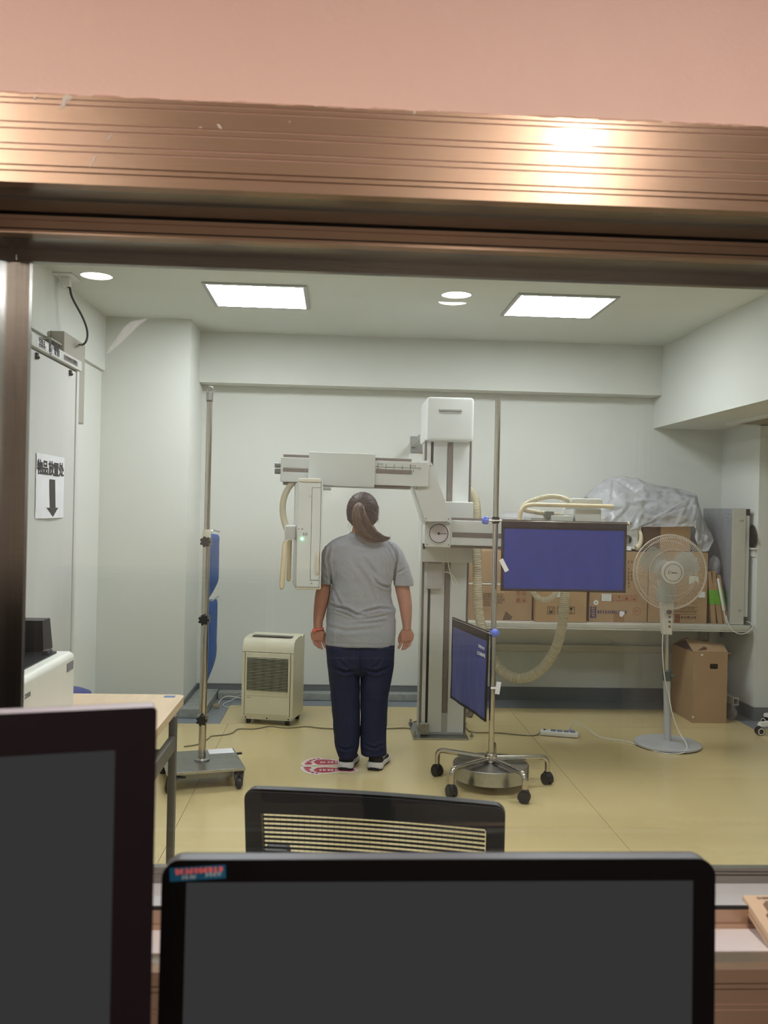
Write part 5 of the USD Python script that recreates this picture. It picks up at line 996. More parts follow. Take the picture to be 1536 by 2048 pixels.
# ================================================================ FOOTPRINT STICKER ON THE FLOOR
FRED = mat('footprint_red', (176, 42, 68), .4); FWH = mat('sticker_pale', (222, 212, 208), .4)
def fl2(u, v): p = px(u, v, Z=0); return p[0], p[1]
def oval(u, v, du, dv):
    x, y = fl2(u, v); xa, _ = fl2(u + du, v); _, ya = fl2(u, v - dv); return affinity.scale(Point(x, y).buffer(1, quad_segs=8), abs(xa - x), abs(ya - y))
def sole(vc, hv, side):
    up = [(626.5, 0), (632, .7), (645, 1), (660, .85), (672, .5), (690, .42), (703, .55), (709, .3), (711, 0)]; lo = [(703, -.5), (690, -.6), (672, -.75), (650, -1), (634, -.8)]
    if side < 0: up, lo = [(u, -s) for u, s in up], [(u, -s) for u, s in lo]
    pts = [fl2(u, vc - s * hv) for u, s in up + lo]; return Polygon(pts).buffer(.006).buffer(-.006)
toes_u = [(616.8, 1527.6, 8.2, 2), (617.6, 1524, 5.2, 1.4), (622, 1521, 4.2, 1.3), (628.3, 1519, 3.6, 1.1), (636.7, 1517.8, 3.2, 1)]
toes_l = [(614.8, 1536, 8.2, 2), (614.8, 1540, 5.4, 1.5), (618.5, 1542.8, 4.2, 1.3), (625.3, 1545.2, 3.8, 1.2), (633.5, 1546.8, 3.2, 1.1)]
S1, S2 = sole(1524.6, 5.6, 1), sole(1540.2, 5.6, -1); TU, TL = [oval(*t) for t in toes_u], [oval(*t) for t in toes_l]
fp = thing('footprint_sticker', 'red footprint sticker with white outline on the floor beside the shoes', 'floor sticker', (*fl2(660, 1533), 0))
back = unary_union([unary_union([S1] + TU).buffer(.03).buffer(-.012), unary_union([S2] + TL).buffer(.03).buffer(-.012)])
part(fp, 'sticker_backing', prism(back, .0006, (0, 0, .0002), EX, EY), FWH, smooth=False)
for s_ in (S1, S2): part(fp, 'sole_print', prism(s_, .0004, (0, 0, .0008), EX, EY), FRED, smooth=False)
for s_ in TU + TL: part(fp, 'toe_print', prism(s_, .0004, (0, 0, .0008), EX, EY), FRED, smooth=False)
for vc in (1524.8, 1540.4):
    for uu, w_, n_ in ((639, 12, 2), (654, 13, 2), (669, 10, 2)):
        x, y = fl2(uu, vc + 1.6); part(fp, 'lettering', scribble(w_ * 5.2 / FPX, .032, n_, int(uu + vc), (x, y, .0013), EX, EY, t=.16), FWH, smooth=False)
# ================================================================ LEFT WALL: SLIDING LEAD DOOR, MOTOR BOX, SIGN
DOORW = mat('door_white', (206, 206, 202), .4, noise=(4, .015))
XD = -1.555
dY1 = px(158, 800, X=XD)[1]; dY0 = px(57.5, 800, X=XD)[1]; dZ = px(157, 722, X=XD)[2]; dZ2 = px(151, 741, X=XD)[2]
hz0 = px(156, 741, X=XD)[2]
dr = thing('sliding_door', 'tall white lead-lined sliding door with a labelled header, on the left wall', 'door', (XL + .08, (dY0 + dY1) / 2, 0))
part(dr, 'frame', [box(XD - .036, XD - .012, dY0, dY0 + .05, 0.002, hz0), box(XD - .036, XD - .012, dY1 - .05, dY1, 0.002, hz0)], mat('door_frame_grey', (176, 174, 168), .4), smooth=False)
leaf = part(dr, 'door_leaf', rbox(XD - .034, XD - .006, dY0 + .004, dY1 - .052, .01, hz0 - .012, .003), DOORW)
part(dr, 'edge_strip', rbox(XD - .02, XD, dY1 - .045, dY1, .01, hz0, .003), DOORW)
hd_ = part(dr, 'header', rbox(XD - .036, XD + .012, dY0, dY1 + .004, hz0, dZ, .003), DOORW)
def onX(u, v, off=.0): return px(u, v, X=XD + off)
e0, e1 = onX(77, 690, .0135), onX(120, 700, .0135)
part(hd_, 'printed_label', box(XD + .012, XD + .0132, e0[1] - .01, e1[1] + .01, hz0 + .01, dZ - .012), PAPER, smooth=False)
hh_ = dZ - hz0
def lx(y, z, w, h, n, sd): return scribble(w, h, n, sd, (XD + .0133, y, hz0 + z * hh_), EY, EZ, t=.18)
part(hd_, 'label_print', [lx(e0[1], .62, .07, .022, 3, 101), lx(e0[1] + .01, .35, .1, .03, 3, 102), lx(e0[1], .15, .12, .02, 8, 103), lx(e0[1] + .16, .2, .03, .06, 2, 104), lx(e1[1] - .13, .62, .1, .02, 6, 105), lx(e1[1] - .1, .2, .09, .05, 4, 106)], INK, smooth=False)
ec = (e0[1] + e1[1]) / 2 + .02
part(hd_, 'label_emblem', [prism(Point(0, 0).buffer(.024).difference(Point(0, 0).buffer(.019)), .0006, (XD + .0133, ec, hz0 + hh_ * .42), EY, EZ), prism(Point(0, 0).buffer(.013), .0006, (XD + .0133, ec, hz0 + hh_ * .42), EY, EZ), prism(sbox(-.005, .02, .005, .06), .0006, (XD + .0133, ec, hz0 + hh_ * .42), EY, EZ)], mat('emblem_dark', (50, 50, 54), .6), smooth=False)
g0, g1 = onX(128, 710, .013), onX(157, 730, .013)
npz = (g0[2] + g1[2]) / 2 - .01
part(hd_, 'name_plate', rbox(XD + .011, XD + .0145, g0[1], g1[1] - .02, hz0 + .25 * hh_, hz0 + .72 * hh_, .001), mat('plate_grey', (120, 118, 116), .35, .4))
part(hd_, 'plate_print', [scribble(.12, .018, 6, 110, (XD + .0146, g0[1] + .03, hz0 + .4 * hh_), EY, EZ), scribble(.07, .022, 4, 111, (XD + .0146, g1[1] - .12, hz0 + .38 * hh_), EY, EZ)], INK, smooth=False)
for u, v in ((74, 712), (141, 746)): p = onX(u, v); part(leaf, 'catch', [box(XD - .008, XD + .006, p[1] - .012, p[1] + .012, p[2] - .016, p[2] + .016), cyl(p + (.006, 0, -.008), p + (.014, 0, -.008), .006, 10)], mat('catch_dark', (44, 42, 42), .5), smooth=False)
sg0, sg1 = onX(74, 905), onX(130, 915.5); sgb = onX(128.5, 1037)
sz1, sz0 = sg0[2], onX(74, 1037)[2]
sgn = thing('paper_sign', 'white paper sign with Chinese characters and a black down arrow, taped to the door', 'sign', (XD, (sg0[1] + sg1[1]) / 2, sz0))
W_, Hs = sg1[1] - sg0[1], sz1 - sz0
ny, nz_ = 14, 22; yy, zz_ = np.meshgrid(np.linspace(0, W_, ny), np.linspace(0, Hs, nz_)); bulge = .004 + .010 * np.sin(np.pi * yy / W_) * (1 - zz_ / Hs) ** 2 + .003 * (meshkit.fbm(np.stack([yy * 14, zz_ * 14, 0 * yy], -1), 2) - .5)
fr_ = np.stack([XD - .006 + bulge, sg0[1] + yy, sz0 + zz_], -1).reshape(-1, 3); N = len(fr_); f = np.array(grid_faces(nz_, ny, ring=False))
part(sgn, 'sheet', trimesh.Trimesh(np.vstack([fr_, fr_ - (.0007, 0, 0)]), np.vstack([f, f[:, ::-1] + N]), process=False), PAPER, smooth=True)
def on_sheet(m):
    v = m.vertices.copy(); y, z = np.clip((v[:, 1] - sg0[1]) / W_, 0, 1), np.clip((v[:, 2] - sz0) / Hs, 0, 1)
    b = .004 + .010 * np.sin(np.pi * y) * (1 - z) ** 2 + .003 * (meshkit.fbm(np.stack([y * W_ * 14, z * Hs * 14, 0 * y], -1), 2) - .5)
    v[:, 0] += XD - .006 + b + .0012; return trimesh.Trimesh(v, m.faces, process=False)
m = cjk('物品放置处', W_ * .19, (0, sg0[1] + W_ * .016, sz0 + Hs * .675), EY, EZ, gap=1.0, depth=.0004); m.vertices[:, 2] = (m.vertices[:, 2] - (sz0 + Hs * .675)) * (Hs * .225 / (W_ * .19)) + sz0 + Hs * .675
part(sgn, 'lettering', on_sheet(m), INK, smooth=False)
ac = .54 * W_
arrow = unary_union([sbox(ac - .105 * W_, .15 * Hs, ac + .105 * W_, .615 * Hs)] + [Polygon([(ac - .215 * W_, .165 * Hs), (ac + .215 * W_, .165 * Hs), (ac, .022 * Hs)])])
am = prism(arrow.segmentize(.02), .0004, (0, sg0[1], sz0), EY, EZ); am = am.subdivide().subdivide()
part(sgn, 'arrow', on_sheet(am), mat('arrow_ink', (48, 44, 46), .6), smooth=False)
# motor box above and behind the door
XM = -1.595
mY0, mY1 = px(128, 680, X=XM)[1], px(170, 700, X=XM)[1]; mZ1, mZ0 = px(128, 662, X=XM)[2], px(170, 850, X=XM)[2]
GBX = mat('grey_steel_box', (164, 160, 148), .45, .2)
mb = thing('motor_box', 'grey sheet-steel motor box on the left wall above the sliding door', 'box', (XL + .05, (mY0 + mY1) / 2, mZ0))
part(mb, 'housing', rbox(XLB + .001, XM, mY0, mY1, mZ0, mZ1, .002), GBX); part(mb, 'front_cover', rbox(XM - .001, XM + .002, mY0 + .003, mY1 - .003, mZ0 + .003, mZ1 - .003, .001), GBX)
part(mb, 'bracket', [rbox(XLB + .001, XM - .01, mY0 - .2, mY0, mZ1 - .085, mZ1 - .075, .001), rbox(XLB + .001, XLB + .01, mY0 - .03, mY0, mZ1 - .08, mZ1 - .01, .001)], GBX)
sp0 = px(133, 552, Z=ZC)
so = thing('ceiling_socket', 'white socket plate on the ceiling with a black cable plugged in', 'socket', (sp0[0], sp0[1], ZC - .05))
part(so, 'plate', rbox(sp0[0] - .06, sp0[0] + .06, sp0[1] - .09, sp0[1] + .09, ZC - .01, ZC - .0005, .003), WHITEP)
part(so, 'plug', rbox(sp0[0] - .025, sp0[0] + .025, sp0[1] - .025, sp0[1] + .025, ZC - .065, ZC - .009, .006), WHITEP)
Yq = sp0[1]
cpts = [np.array([sp0[0] + .005, sp0[1], ZC - .064]), px(139, 575, Y=Yq), px(142, 588, Y=Yq), px(152, 610, Y=Yq + .03), px(164, 632, Y=Yq + .06), px(173, 655, Y=Yq + .09), px(175, 672, Y=Yq + .1), px(172, 683, Y=Yq + .08)]
end = np.array([XM - .03, mY1 - .02, px(168, 688, X=XM)[2]]); cpts.append(end)
part(so, 'black_cable', tube(spline(cpts, 60), .0065, 10), mat('black_cable', (20, 20, 22), .4))
# ================================================================ TABLE, PRINTER, BLUE STOOL
WOOD = mat('beech_laminate', (214, 190, 158), .4, noise=(30, .06), stretch=(1, .12, 1))
GLEG = mat('grey_leg', (98, 96, 92), .45, .2)
TZ = .75; tb = px(352, 1389, Z=TZ); TX1 = px(360, 1402, Z=TZ)[0]; TY1 = tb[1]; TX0 = -1.30; TY0 = TY1 - 1.25
tbl = thing('side_table', 'beech-topped table with grey metal legs, left of the window inside the room', 'table', ((TX0 + TX1) / 2, (TY0 + TY1) / 2, 0))
part(tbl, 'tabletop', prism(rrect(TX0, TX1, TY0, TY1, .035), .03, (0, 0, TZ - .03), EX, EY), WOOD)
part(tbl, 'corner_sticker', box(px(341, 1392, Z=TZ)[0] - .022, px(341, 1392, Z=TZ)[0] + .02, px(341, 1392, Z=TZ)[1] - .03, px(341, 1392, Z=TZ)[1] + .005, TZ, TZ + .0006), mat('small_blue_sticker', (96, 116, 160), .5), smooth=False)
lgx = px(343, 1600, Y=TY1 - .22)[0]
for sx, x in ((1, lgx), (-1, TX0 + .06)):
    for y in (TY1 - .22, TY0 + .15):
        part(tbl, 'leg', rbox(x - .014, x + .014, y - .02, y + .02, .001, TZ - .03, .008), GLEG)
    part(tbl, 'side_rail', rbox(x - .012, x + .012, TY0 + .15, TY1 - .22, TZ - .16, TZ - .105, .004), GLEG)
part(tbl, 'rear_rail', rbox(TX0 + .06, lgx, TY1 - .235, TY1 - .21, TZ - .2, TZ - .16, .004), GLEG)
PX1 = -.895; py1 = px(151, 1330, X=PX1)[1]; pz1 = px(151, 1301, X=PX1)[2]
PRW = mat('printer_white', (224, 224, 214), .35)
pr_ = thing('film_printer', 'white film printer with black top tray standing on the beech table', 'printer', (PX1 - .2, py1 - .3, TZ))
pw = .40
part(pr_, 'body', rbox(PX1 - pw, PX1, py1 - .62, py1, TZ + .001, pz1, .022, 4), PRW)
part(pr_, 'top_tray', prism(rrect(PX1 - pw + .04, PX1 - .045, py1 - .58, py1 - .04, .03), .006, (0, 0, pz1 - .002), EX, EY), BLACKP)
t0_, t1_ = px(84, 1241, Y=py1 - .32), px(100, 1235, Y=py1 - .12)
tx1 = PX1 - .095; ty0, ty1 = px(85, 1241, X=tx1)[1], px(100, 1237, X=tx1)[1]; tz1 = px(100, 1236, X=tx1)[2]
part(pr_, 'film_exit_hood', loft([[(PX1 - pw + .05, ty0, pz1 + .003), (tx1 + .005, ty0, pz1 + .003), (tx1 + .005, ty1 + .02, pz1 + .003), (PX1 - pw + .05, ty1 + .02, pz1 + .003)], [(PX1 - pw + .05, ty0, tz1), (tx1, ty0, tz1), (tx1, ty1, tz1), (PX1 - pw + .05, ty1, tz1)]]), mat('hood_black', (40, 32, 34), .35), smooth=False)
part(pr_, 'latch', rbox(PX1 - .075, PX1 - .055, py1 - .13, py1 - .08, pz1, pz1 + .018, .003), mat('latch_dark', (58, 54, 54), .5))
yl0, yl1 = px(133.5, 1335, X=PX1)[1], px(150, 1325, X=PX1)[1]
part(pr_, 'rating_label', box(PX1 - .0004, PX1 + .0008, yl0, yl1 - .022, px(142, 1340, X=PX1)[2], px(142, 1323, X=PX1)[2]), mat('label_grey', (96, 94, 100), .5), smooth=False)
part(pr_, 'label_lines', [box(PX1 + .0008, PX1 + .0011, yl0 + .008, yl1 - .03, z - .0012, z + .0012) for z in np.linspace(px(142, 1338, X=PX1)[2], px(142, 1325.5, X=PX1)[2], 4)], mat('label_line', (170, 168, 172), .5), smooth=False)
yt = px(38, 1398, X=PX1)[1]
dp1 = px(45.5, 1397, X=PX1 + .0004)
part(pr_, 'lettering', [text('DryPix', .021, (PX1 + .0002, dp1[1] - .036, dp1[2]), EY, EZ, bold=True, center=True), text('2000', .014, (PX1 + .0002, dp1[1] + .042, dp1[2] + .001), EY, EZ), scribble(.032, .009, 4, 130, (PX1 + .0002, px(38.5, 1387, X=PX1)[1], px(40, 1388, X=PX1)[2]), EY, EZ)], INK, smooth=False)
bs = px(134, 1386.5, Y=4.05); bsz = bs[2]
BLU = mat('stool_blue', (24, 38, 118), .4)
st_ = thing('blue_stool', 'dark blue stool behind the beech table, almost hidden', 'stool', (bs[0] - .06, 4.1, 0))
cs = np.array([bs[0] - .06, 4.1, 0])
part(st_, 'seat', lathe([(0, bsz - .05), (.13, bsz - .05), (.15, bsz - .035), (.148, bsz - .012), (.12, bsz), (0, bsz + .004)], cs, seg=40), BLU)
for k in range(4):
    a = math.pi / 4 + k * math.pi / 2; d = np.array([math.cos(a), math.sin(a), 0]); part(st_, 'leg', tube([cs + d * .1 + EZ * (bsz - .04), cs + d * .15 + EZ * .001], .012, 10), GLEG)
# ================================================================ MESH CHAIR JUST INSIDE THE WINDOW
CHB = mat('chair_black', (20, 18, 20), .45); MESHB = mat('chair_mesh', (30, 26, 28), .7)
zt_c = .94
A = px(488, 1577, Z=zt_c); B = px(1011, 1612, Z=zt_c); cxv = (B - A); cw = np.linalg.norm(cxv); ux = cxv / cw; nb_ = np.cross(EZ, ux)
mid = (A + B) / 2
ch = thing('mesh_chair', 'black office chair with striped mesh back, just behind the glass above the wide screen', 'chair', (mid[0] + nb_[0] * .25, mid[1] + nb_[1] * .25, 0))
lean = math.radians(9)
def CP(x, z, y=0.0):
    """Point of the chair back: x along the back from its left end, z down from the top, y towards the room."""
    cv = .014 * (1 - (2 * x / cw - 1) ** 2)
    return A + ux * x + (EZ * math.cos(lean) - nb_ * math.sin(lean)) * (-z) * -1 * -1 + nb_ * (y + cv)
def bent(poly, t, y0=0.0):
    m = prism(poly, t, (0, 0, 0), (1, 0, 0), (0, 1, 0)); m = m.subdivide_to_size(.05)
    return trimesh.Trimesh(np.array([CP(v[0], v[1], y0 + v[2]) for v in m.vertices]), m.faces, process=False)
Hb = .46
outer = rrect(0, cw, 0, Hb, .022); inner = Polygon([(.038, .052), (cw - .042, .058), (cw - .045, Hb - .05), (.045, Hb - .05)]).buffer(.006)
part(ch, 'back_frame', bent(outer.difference(inner), .022), CHB, smooth=40)
part(ch, 'top_pad', bent(rrect(.002, cw - .002, .004, .05, .015), .01, -.006), mat('chair_pad', (16, 14, 16), .6), smooth=40)
bars = [bent(Polygon([(.034, .05 + k * .0094 + .0), (cw - .038, .05 + k * .0094), (cw - .038, .0546 + k * .0094), (.034, .0546 + k * .0094)]), .0016, .008) for k in range(1, 39)]
part(ch, 'mesh_weave', bars, MESHB, smooth=False, kind='stuff', label='striped black mesh of the chair back')
part(ch, 'mesh_threads', [bent(sbox(x - .0002, .05, x + .0002, Hb - .05), .0004, .01) for x in np.arange(.045, cw - .04, .012)], MESHB, smooth=False, kind='stuff')
sc0 = mid + nb_ * .27; sc0[2] = 0
part(ch, 'spine', tube([CP(cw / 2, Hb - .02, .02), CP(cw / 2, Hb + .06, .03), sc0 - nb_ * .15 + EZ * .43, sc0 + EZ * .43], .02, 12), CHB)
seat_m = prism(rrect(-.24, .24, -.22, .24, .06), .07, sc0 + EZ * .44, ux, nb_)
part(ch, 'seat', seat_m, mat('chair_seat', (26, 24, 27), .8)); part(ch, 'gas_column', cyl(sc0 + EZ * .1, sc0 + EZ * .44, .025, 20), CHB)
for k in range(5):
    a = .5 + k * 2 * math.pi / 5; d = np.array([math.cos(a), math.sin(a), 0]); n = np.array([-d[1], d[0], 0])
    part(ch, 'base_arm', tube([sc0 + EZ * .1, sc0 + d * .24 + EZ * .07], [.024, .016], 10), CHB); hooded_caster(ch, *(sc0 + d * .24)[:2], a, R=.026, top=.07)
for s in (-1, 1):
    part(ch, 'armrest', [tube(polyround([sc0 + ux * s * .2 + EZ * .45, sc0 + ux * s * .28 + EZ * .45, sc0 + ux * s * .28 + EZ * .66], .03), .013, 10), rbox(-.03, .03, -.12, .12, 0, .03, .01).apply_transform(np.vstack([np.column_stack([ux, nb_, EZ, sc0 + ux * s * .28 + EZ * .66]), [0, 0, 0, 1]]))], CHB)
# ================================================================ DESK, SCREENS AND KEYBOARD OF THE CONTROL ROOM
dk_ = thing('control_desk', 'desk below the picture carrying the two screens', 'desk', (.2, .85, 0))
part(dk_, 'desktop', rbox(-1.2, 1.6, .42, Y1 - .004, .705, .735, .004), mat('desk_brown', (84, 74, 66), .5))
for x in (-1.15, 1.55): part(dk_, 'side_panel', box(x - .012, x + .012, .45, Y1 - .02, .001, .705), mat('desk_brown', (84, 74, 66), .5), smooth=False)
MON = mat('monitor_black', (8, 5, 7), .45, spec=.15); MON1 = mat('monitor_plum', (22, 13, 18), .5, spec=.15); MONT = mat('monitor_top_silver', (176, 170, 182), .4); MON2T = mat('monitor_top_grey', (96, 98, 108), .4)
SCR = glow('screen_grey', (.0331, .0331, .0331), 1.0)
def screen_thing(name, label, C, ax, w, h, t, bez, r, mface, mtop, tilt, foot):
    """C top corner of the face on the side given by ax's start; ax runs along the top from left to right."""
    ax = np.asarray(ax, float); ax /= np.linalg.norm(ax); nrm = np.cross(EZ, ax)                       # points away from the viewer
    up = EZ * math.cos(tilt) + nrm * math.sin(tilt); nn = np.cross(up, ax); nn = nn if nn @ nrm > 0 else -nn
    base = C + ax * w / 2; t_ = thing(name, label, 'computer screen', (*(base + nrm * .08)[:2], .735))
    o = C - up * h
    def pr(poly, d, off): return prism(poly, d, o + nn * (off + d), ax, up)   # ax x up points at the viewer or away; both ends are covered
    def slab(poly, d0, d1):
        m = prism(poly, 1.0, (0, 0, 0), EX, EZ); v = m.vertices; q = (v[:, 1] - v[:, 1].min()) / (v[:, 1].max() - v[:, 1].min())
        vv = o + v[:, :1] * ax + v[:, 2:3] * up + (d0 + q * (d1 - d0))[:, None] * nn
        mm = trimesh.Trimesh(vv, m.faces, process=False); 
        if mm.volume < 0: mm.invert()
        return mm
    outer = rrect(0, w, 0, h, r, 8); scr = sbox(bez[0], bez[2], w - bez[1], h - bez[3])
    part(t_, 'bezel', slab(outer.difference(scr), 0, .0022), mface)
    part(t_, 'screen', slab(scr, .0008, .002), SCR, smooth=False, label='blank dark grey screen')
    part(t_, 'back_cover', slab(outer.buffer(-.0003), .0023, t - .004), mtop); part(t_, 'back_plate', slab(outer.buffer(-.0008), t - .0038, t), mface); part(t_, 'back_bulge', slab(sbox(w * .3, h * .25, w * .7, h * .75), t, t + .025), mface)
    f = o + ax * w / 2 + nn * (t + .02)
    part(t_, 'stand_neck', trimesh.convex.convex_hull(np.vstack([rbox(-.035, .035, 0, .02, 0, .01, .003).vertices @ np.array([ax, nrm, EZ]) + np.array([f[0], f[1], .74]), rbox(-.035, .035, 0, .02, 0, .01, .003).vertices @ np.array([ax, nrm, EZ]) + f + up * h * .4])), mface)
    part(t_, 'stand_foot', prism(rrect(-.12, .12, -.09, .09, .03), .012, (f[0], f[1], .7355), ax, nrm), mface)
    return t_, o, ax, up, nn
TL = px(324, 1720.5, Y=.872); TR = px(1431.5, 1718, Z=TL[2]); w_m = np.linalg.norm(TR - TL)
s_m = w_m / 1107.5
m2, o2, ax2, up2, nn2 = screen_thing('wide_screen', 'wide black computer screen with a blue and red sticker on its upper left corner', TL, TR - TL, w_m, .335, .024, (48 * s_m, 46 * s_m, .022, 43 * s_m), .018, MON, MON2T, math.radians(2.0), None)
def on2(u, v):
    d = ray(u, v); t = ((o2 - CAM) @ nn2) / (d @ nn2); return CAM + d * t
k0, k1, k2, k3 = on2(340, 1736), on2(452, 1729), on2(453, 1757), on2(340, 1763)
sx_ = (k1 - k0); sw_ = np.linalg.norm(sx_); sx_ /= sw_; sy_ = np.cross(sx_, nn2); sy_ = sy_ if sy_[2] > 0 else -sy_; sh2 = np.linalg.norm(k3 - k0)
q3 = k3 - nn2 * .0004
un_ = np.cross(sx_, sy_); flip = -1 if un_ @ nn2 < 0 else 1
def st(polym): return polym
stk = part(m2, 'sticker', prism(sbox(0, 0, sw_, sh2), .0004, q3, sx_, sy_), mat('sticker_blue', (14, 84, 118), .4), smooth=False, label='blue sticker with red and white print')
oo = q3 - nn2 * .0005
part(stk, 'red_print', scribble(sw_ * .86, sh2 * .36, 10, 150, oo + sx_ * sw_ * .09 + sy_ * sh2 * .52, sx_, sy_, .0002, .3), mat('print_coral', (226, 106, 104), .5), smooth=False)
part(stk, 'white_print', [scribble(sw_ * .28, sh2 * .26, 4, 151, oo + sx_ * sw_ * .2 + sy_ * sh2 * .14, sx_, sy_, .0002, .2), scribble(sw_ * .3, sh2 * .26, 4, 152, oo + sx_ * sw_ * .62 + sy_ * sh2 * .22, sx_, sy_, .0002, .2)], mat('print_grey', (160, 176, 180), .5), smooth=False)
a1_ = math.radians(15.0); ax1 = np.array([math.cos(a1_), math.sin(a1_), 0]); C1 = px(314, 1414.5, Y=.80)
wm1 = .46
m1, *_ = screen_thing('near_screen', 'dark plum computer screen with a pale top edge, cut off by the left edge', C1 - ax1 * wm1, ax1, wm1, .345, .030, (.036, .0345, .03, .0355), .004, MON1, MONT, math.radians(1.5), None)
KEYC = mat('keyboard_cream', (232, 208, 180), .5, bump=(400, .15)); KEYG = mat('key_grey', (150, 128, 116), .5); KEYL = mat('key_cream', (226, 206, 182), .5)
kt = px(1484, 1788, Y=1.40); kn = px(1536, 1867, X=kt[0]); kd = (kn - kt); kd /= np.linalg.norm(kd); kz = np.cross(EX, -kd)
kz = kz if kz[2] > 0 else -kz
kb_ = thing('keyboard', 'cream keyboard tilted against the window sill at the lower right edge', 'keyboard', (kt[0] + .22, kt[1] - .08, .86))
def KP(m):  # x right, y towards the viewer, z up from the top face
    v = m.vertices; mm = trimesh.Trimesh(kt + v[:, :1] * EX + v[:, 1:2] * kd + v[:, 2:3] * kz, m.faces, process=False)
    if mm.volume < 0: mm.invert()
    return mm
part(kb_, 'case', [KP(rbox(0, .44, 0, .165, -.0215, 0, .004))], KEYC); part(kb_, 'case_seam', KP(box(-.0005, .4405, -.0005, .1655, -.0125, -.0115)), mat('seam_tan', (168, 140, 112), .6), smooth=False)
krow = 0
for r_, (y, x0, n, w) in enumerate(((.025, .022, 13, .0185), (.05, .015, 15, .0185), (.069, .015, 15, .0185), (.088, .015, 15, .0185), (.107, .015, 15, .0185), (.126, .015, 12, .022))):
    for k in range(n):
        x = x0 + k * (w + .0008) + (.012 if r_ == 0 and k > 0 else 0) + (.006 * (k // 5) if r_ == 0 else 0)
        b0 = np.array([(x, y, 0), (x + w - .001, y, 0), (x + w - .001, y + .0175, 0), (x, y + .0175, 0)]); tpz = b0 + np.array([(.003, .002, .008), (-.003, .002, .008), (-.003, -.003, .008), (.003, -.003, .008)])
        part(kb_, 'key', KP(loft([b0 - (0, 0, .001), tpz])), KEYG if k == 0 or k == n - 1 or r_ in (0, 5) else KEYL, smooth=False)
cht = kt + EX * .019 + kd * .0125
tmsh = meshkit.text_mesh('CHERRY', .0042, .0004, True); v = tmsh.vertices.copy(); part(kb_, 'lettering', trimesh.Trimesh(cht + v[:, :1] * EX * 1.25 - v[:, 1:2] * kd + (v[:, 2:3] + .0002) * kz, tmsh.faces, process=False), mat('logo_brown', (92, 70, 60), .6), smooth=False)
# ================================================================ THE PERSON
SKIN = mat('skin', (174, 124, 104), .5, noise=(30, .06), sss=.15)
HAIRM = usdkit.material(stage, '/World/Looks/dark_hair', {'p': ('principled_bsdf', {'roughness': .55, 'specular_ior_level': .35, 'base_color': lin((58, 40, 38))}), 'g': ('texture_coordinate', {}), 'n': ('noise_texture', {'scale': 60.0, 'detail': 4.0}), 'r': ('rgb_ramp', {'ramp': [(.3, lin((28, 18, 19))), (.7, lin((66, 46, 44)))]})}, [('g.object', 'n.vector'), ('n.fac', 'r.fac'), ('r.color', 'p.base_color')], surface='p.BSDF')
HAIRL = mat('brown_hair', (118, 92, 70), .4, noise=(50, .2)); HAIRD = mat('brown_hair_dark', (60, 43, 38), .45, noise=(50, .2))
SHIRT = mat('grey_tee', (148, 150, 155), .85, noise=(330, .22), bump=(420, .2), sheen=.15)
DENIM = mat('dark_denim', (17, 25, 58), .8, noise=(160, .28), bump=(500, .25), stretch=(1, 1, .5))
YP = 5.22; SP = YP / FPX
def U(u, v, Y=YP): return px(u, v, Y=Y)
def ell(c, rx, ry, p=2.0, n=44, tilt=0.0):
    q = np.linspace(0, 2 * math.pi, n, endpoint=False); cq, sq = np.cos(q), np.sin(q)
    x = np.sign(cq) * np.abs(cq) ** (2 / p) * rx; y = np.sign(sq) * np.abs(sq) ** (2 / p) * ry
    return np.stack([c[0] + x, c[1] + y, c[2] + tilt * x], 1)
def vloft(rows, Yc=YP, inset=0.0, n=44, p=2.2, fine=14):
    """rows: (v, u left, u right, depth radius, y shift); smoothed between the rows."""
    r = np.array([(a + (0.0,) * 5)[:5] for a in rows], float); from scipy.interpolate import PchipInterpolator as PI
    vs = np.linspace(r[0, 0], r[-1, 0], max(fine, int((r[-1, 0] - r[0, 0]) / 5))); f = PI(r[:, 0], r[:, 1:]); out = []
    for v in vs:
        a, b, ry, dy = f(v); A, B = U(a, v), U(b, v); c = (A + B) / 2; c[1] = Yc + dy; c[2] = (A[2] + B[2]) / 2
        out.append(ell(c, max((B[0] - A[0]) / 2 - inset, .003), max(ry - inset, .003), p, n))
    return loft(out)
def remesh(m, size, it=12, lam=.5):
    w = (m if isinstance(m, manifold3d.Manifold) else man(m)).refine_to_length(size); t = tm(w); t.merge_vertices()
    trimesh.smoothing.filter_taubin(t, lamb=lam, nu=lam + .03, iterations=it); return t
def chain(pts, rad, res=20):
    sp = [manifold3d.Manifold.sphere(r, res).translate(tuple(map(float, p))) for p, r in zip(pts, rad)]
    out = None
    for a, b in zip(sp[:-1], sp[1:]):
        h = manifold3d.Manifold.batch_hull([a, b]); out = h if out is None else out + h
    return out
feetY = 5.17
pn = thing('person', 'person with brown ponytail, back turned, in grey T-shirt, blue jeans and black trainers', 'person', (U(722, 1535)[0], YP, 0))
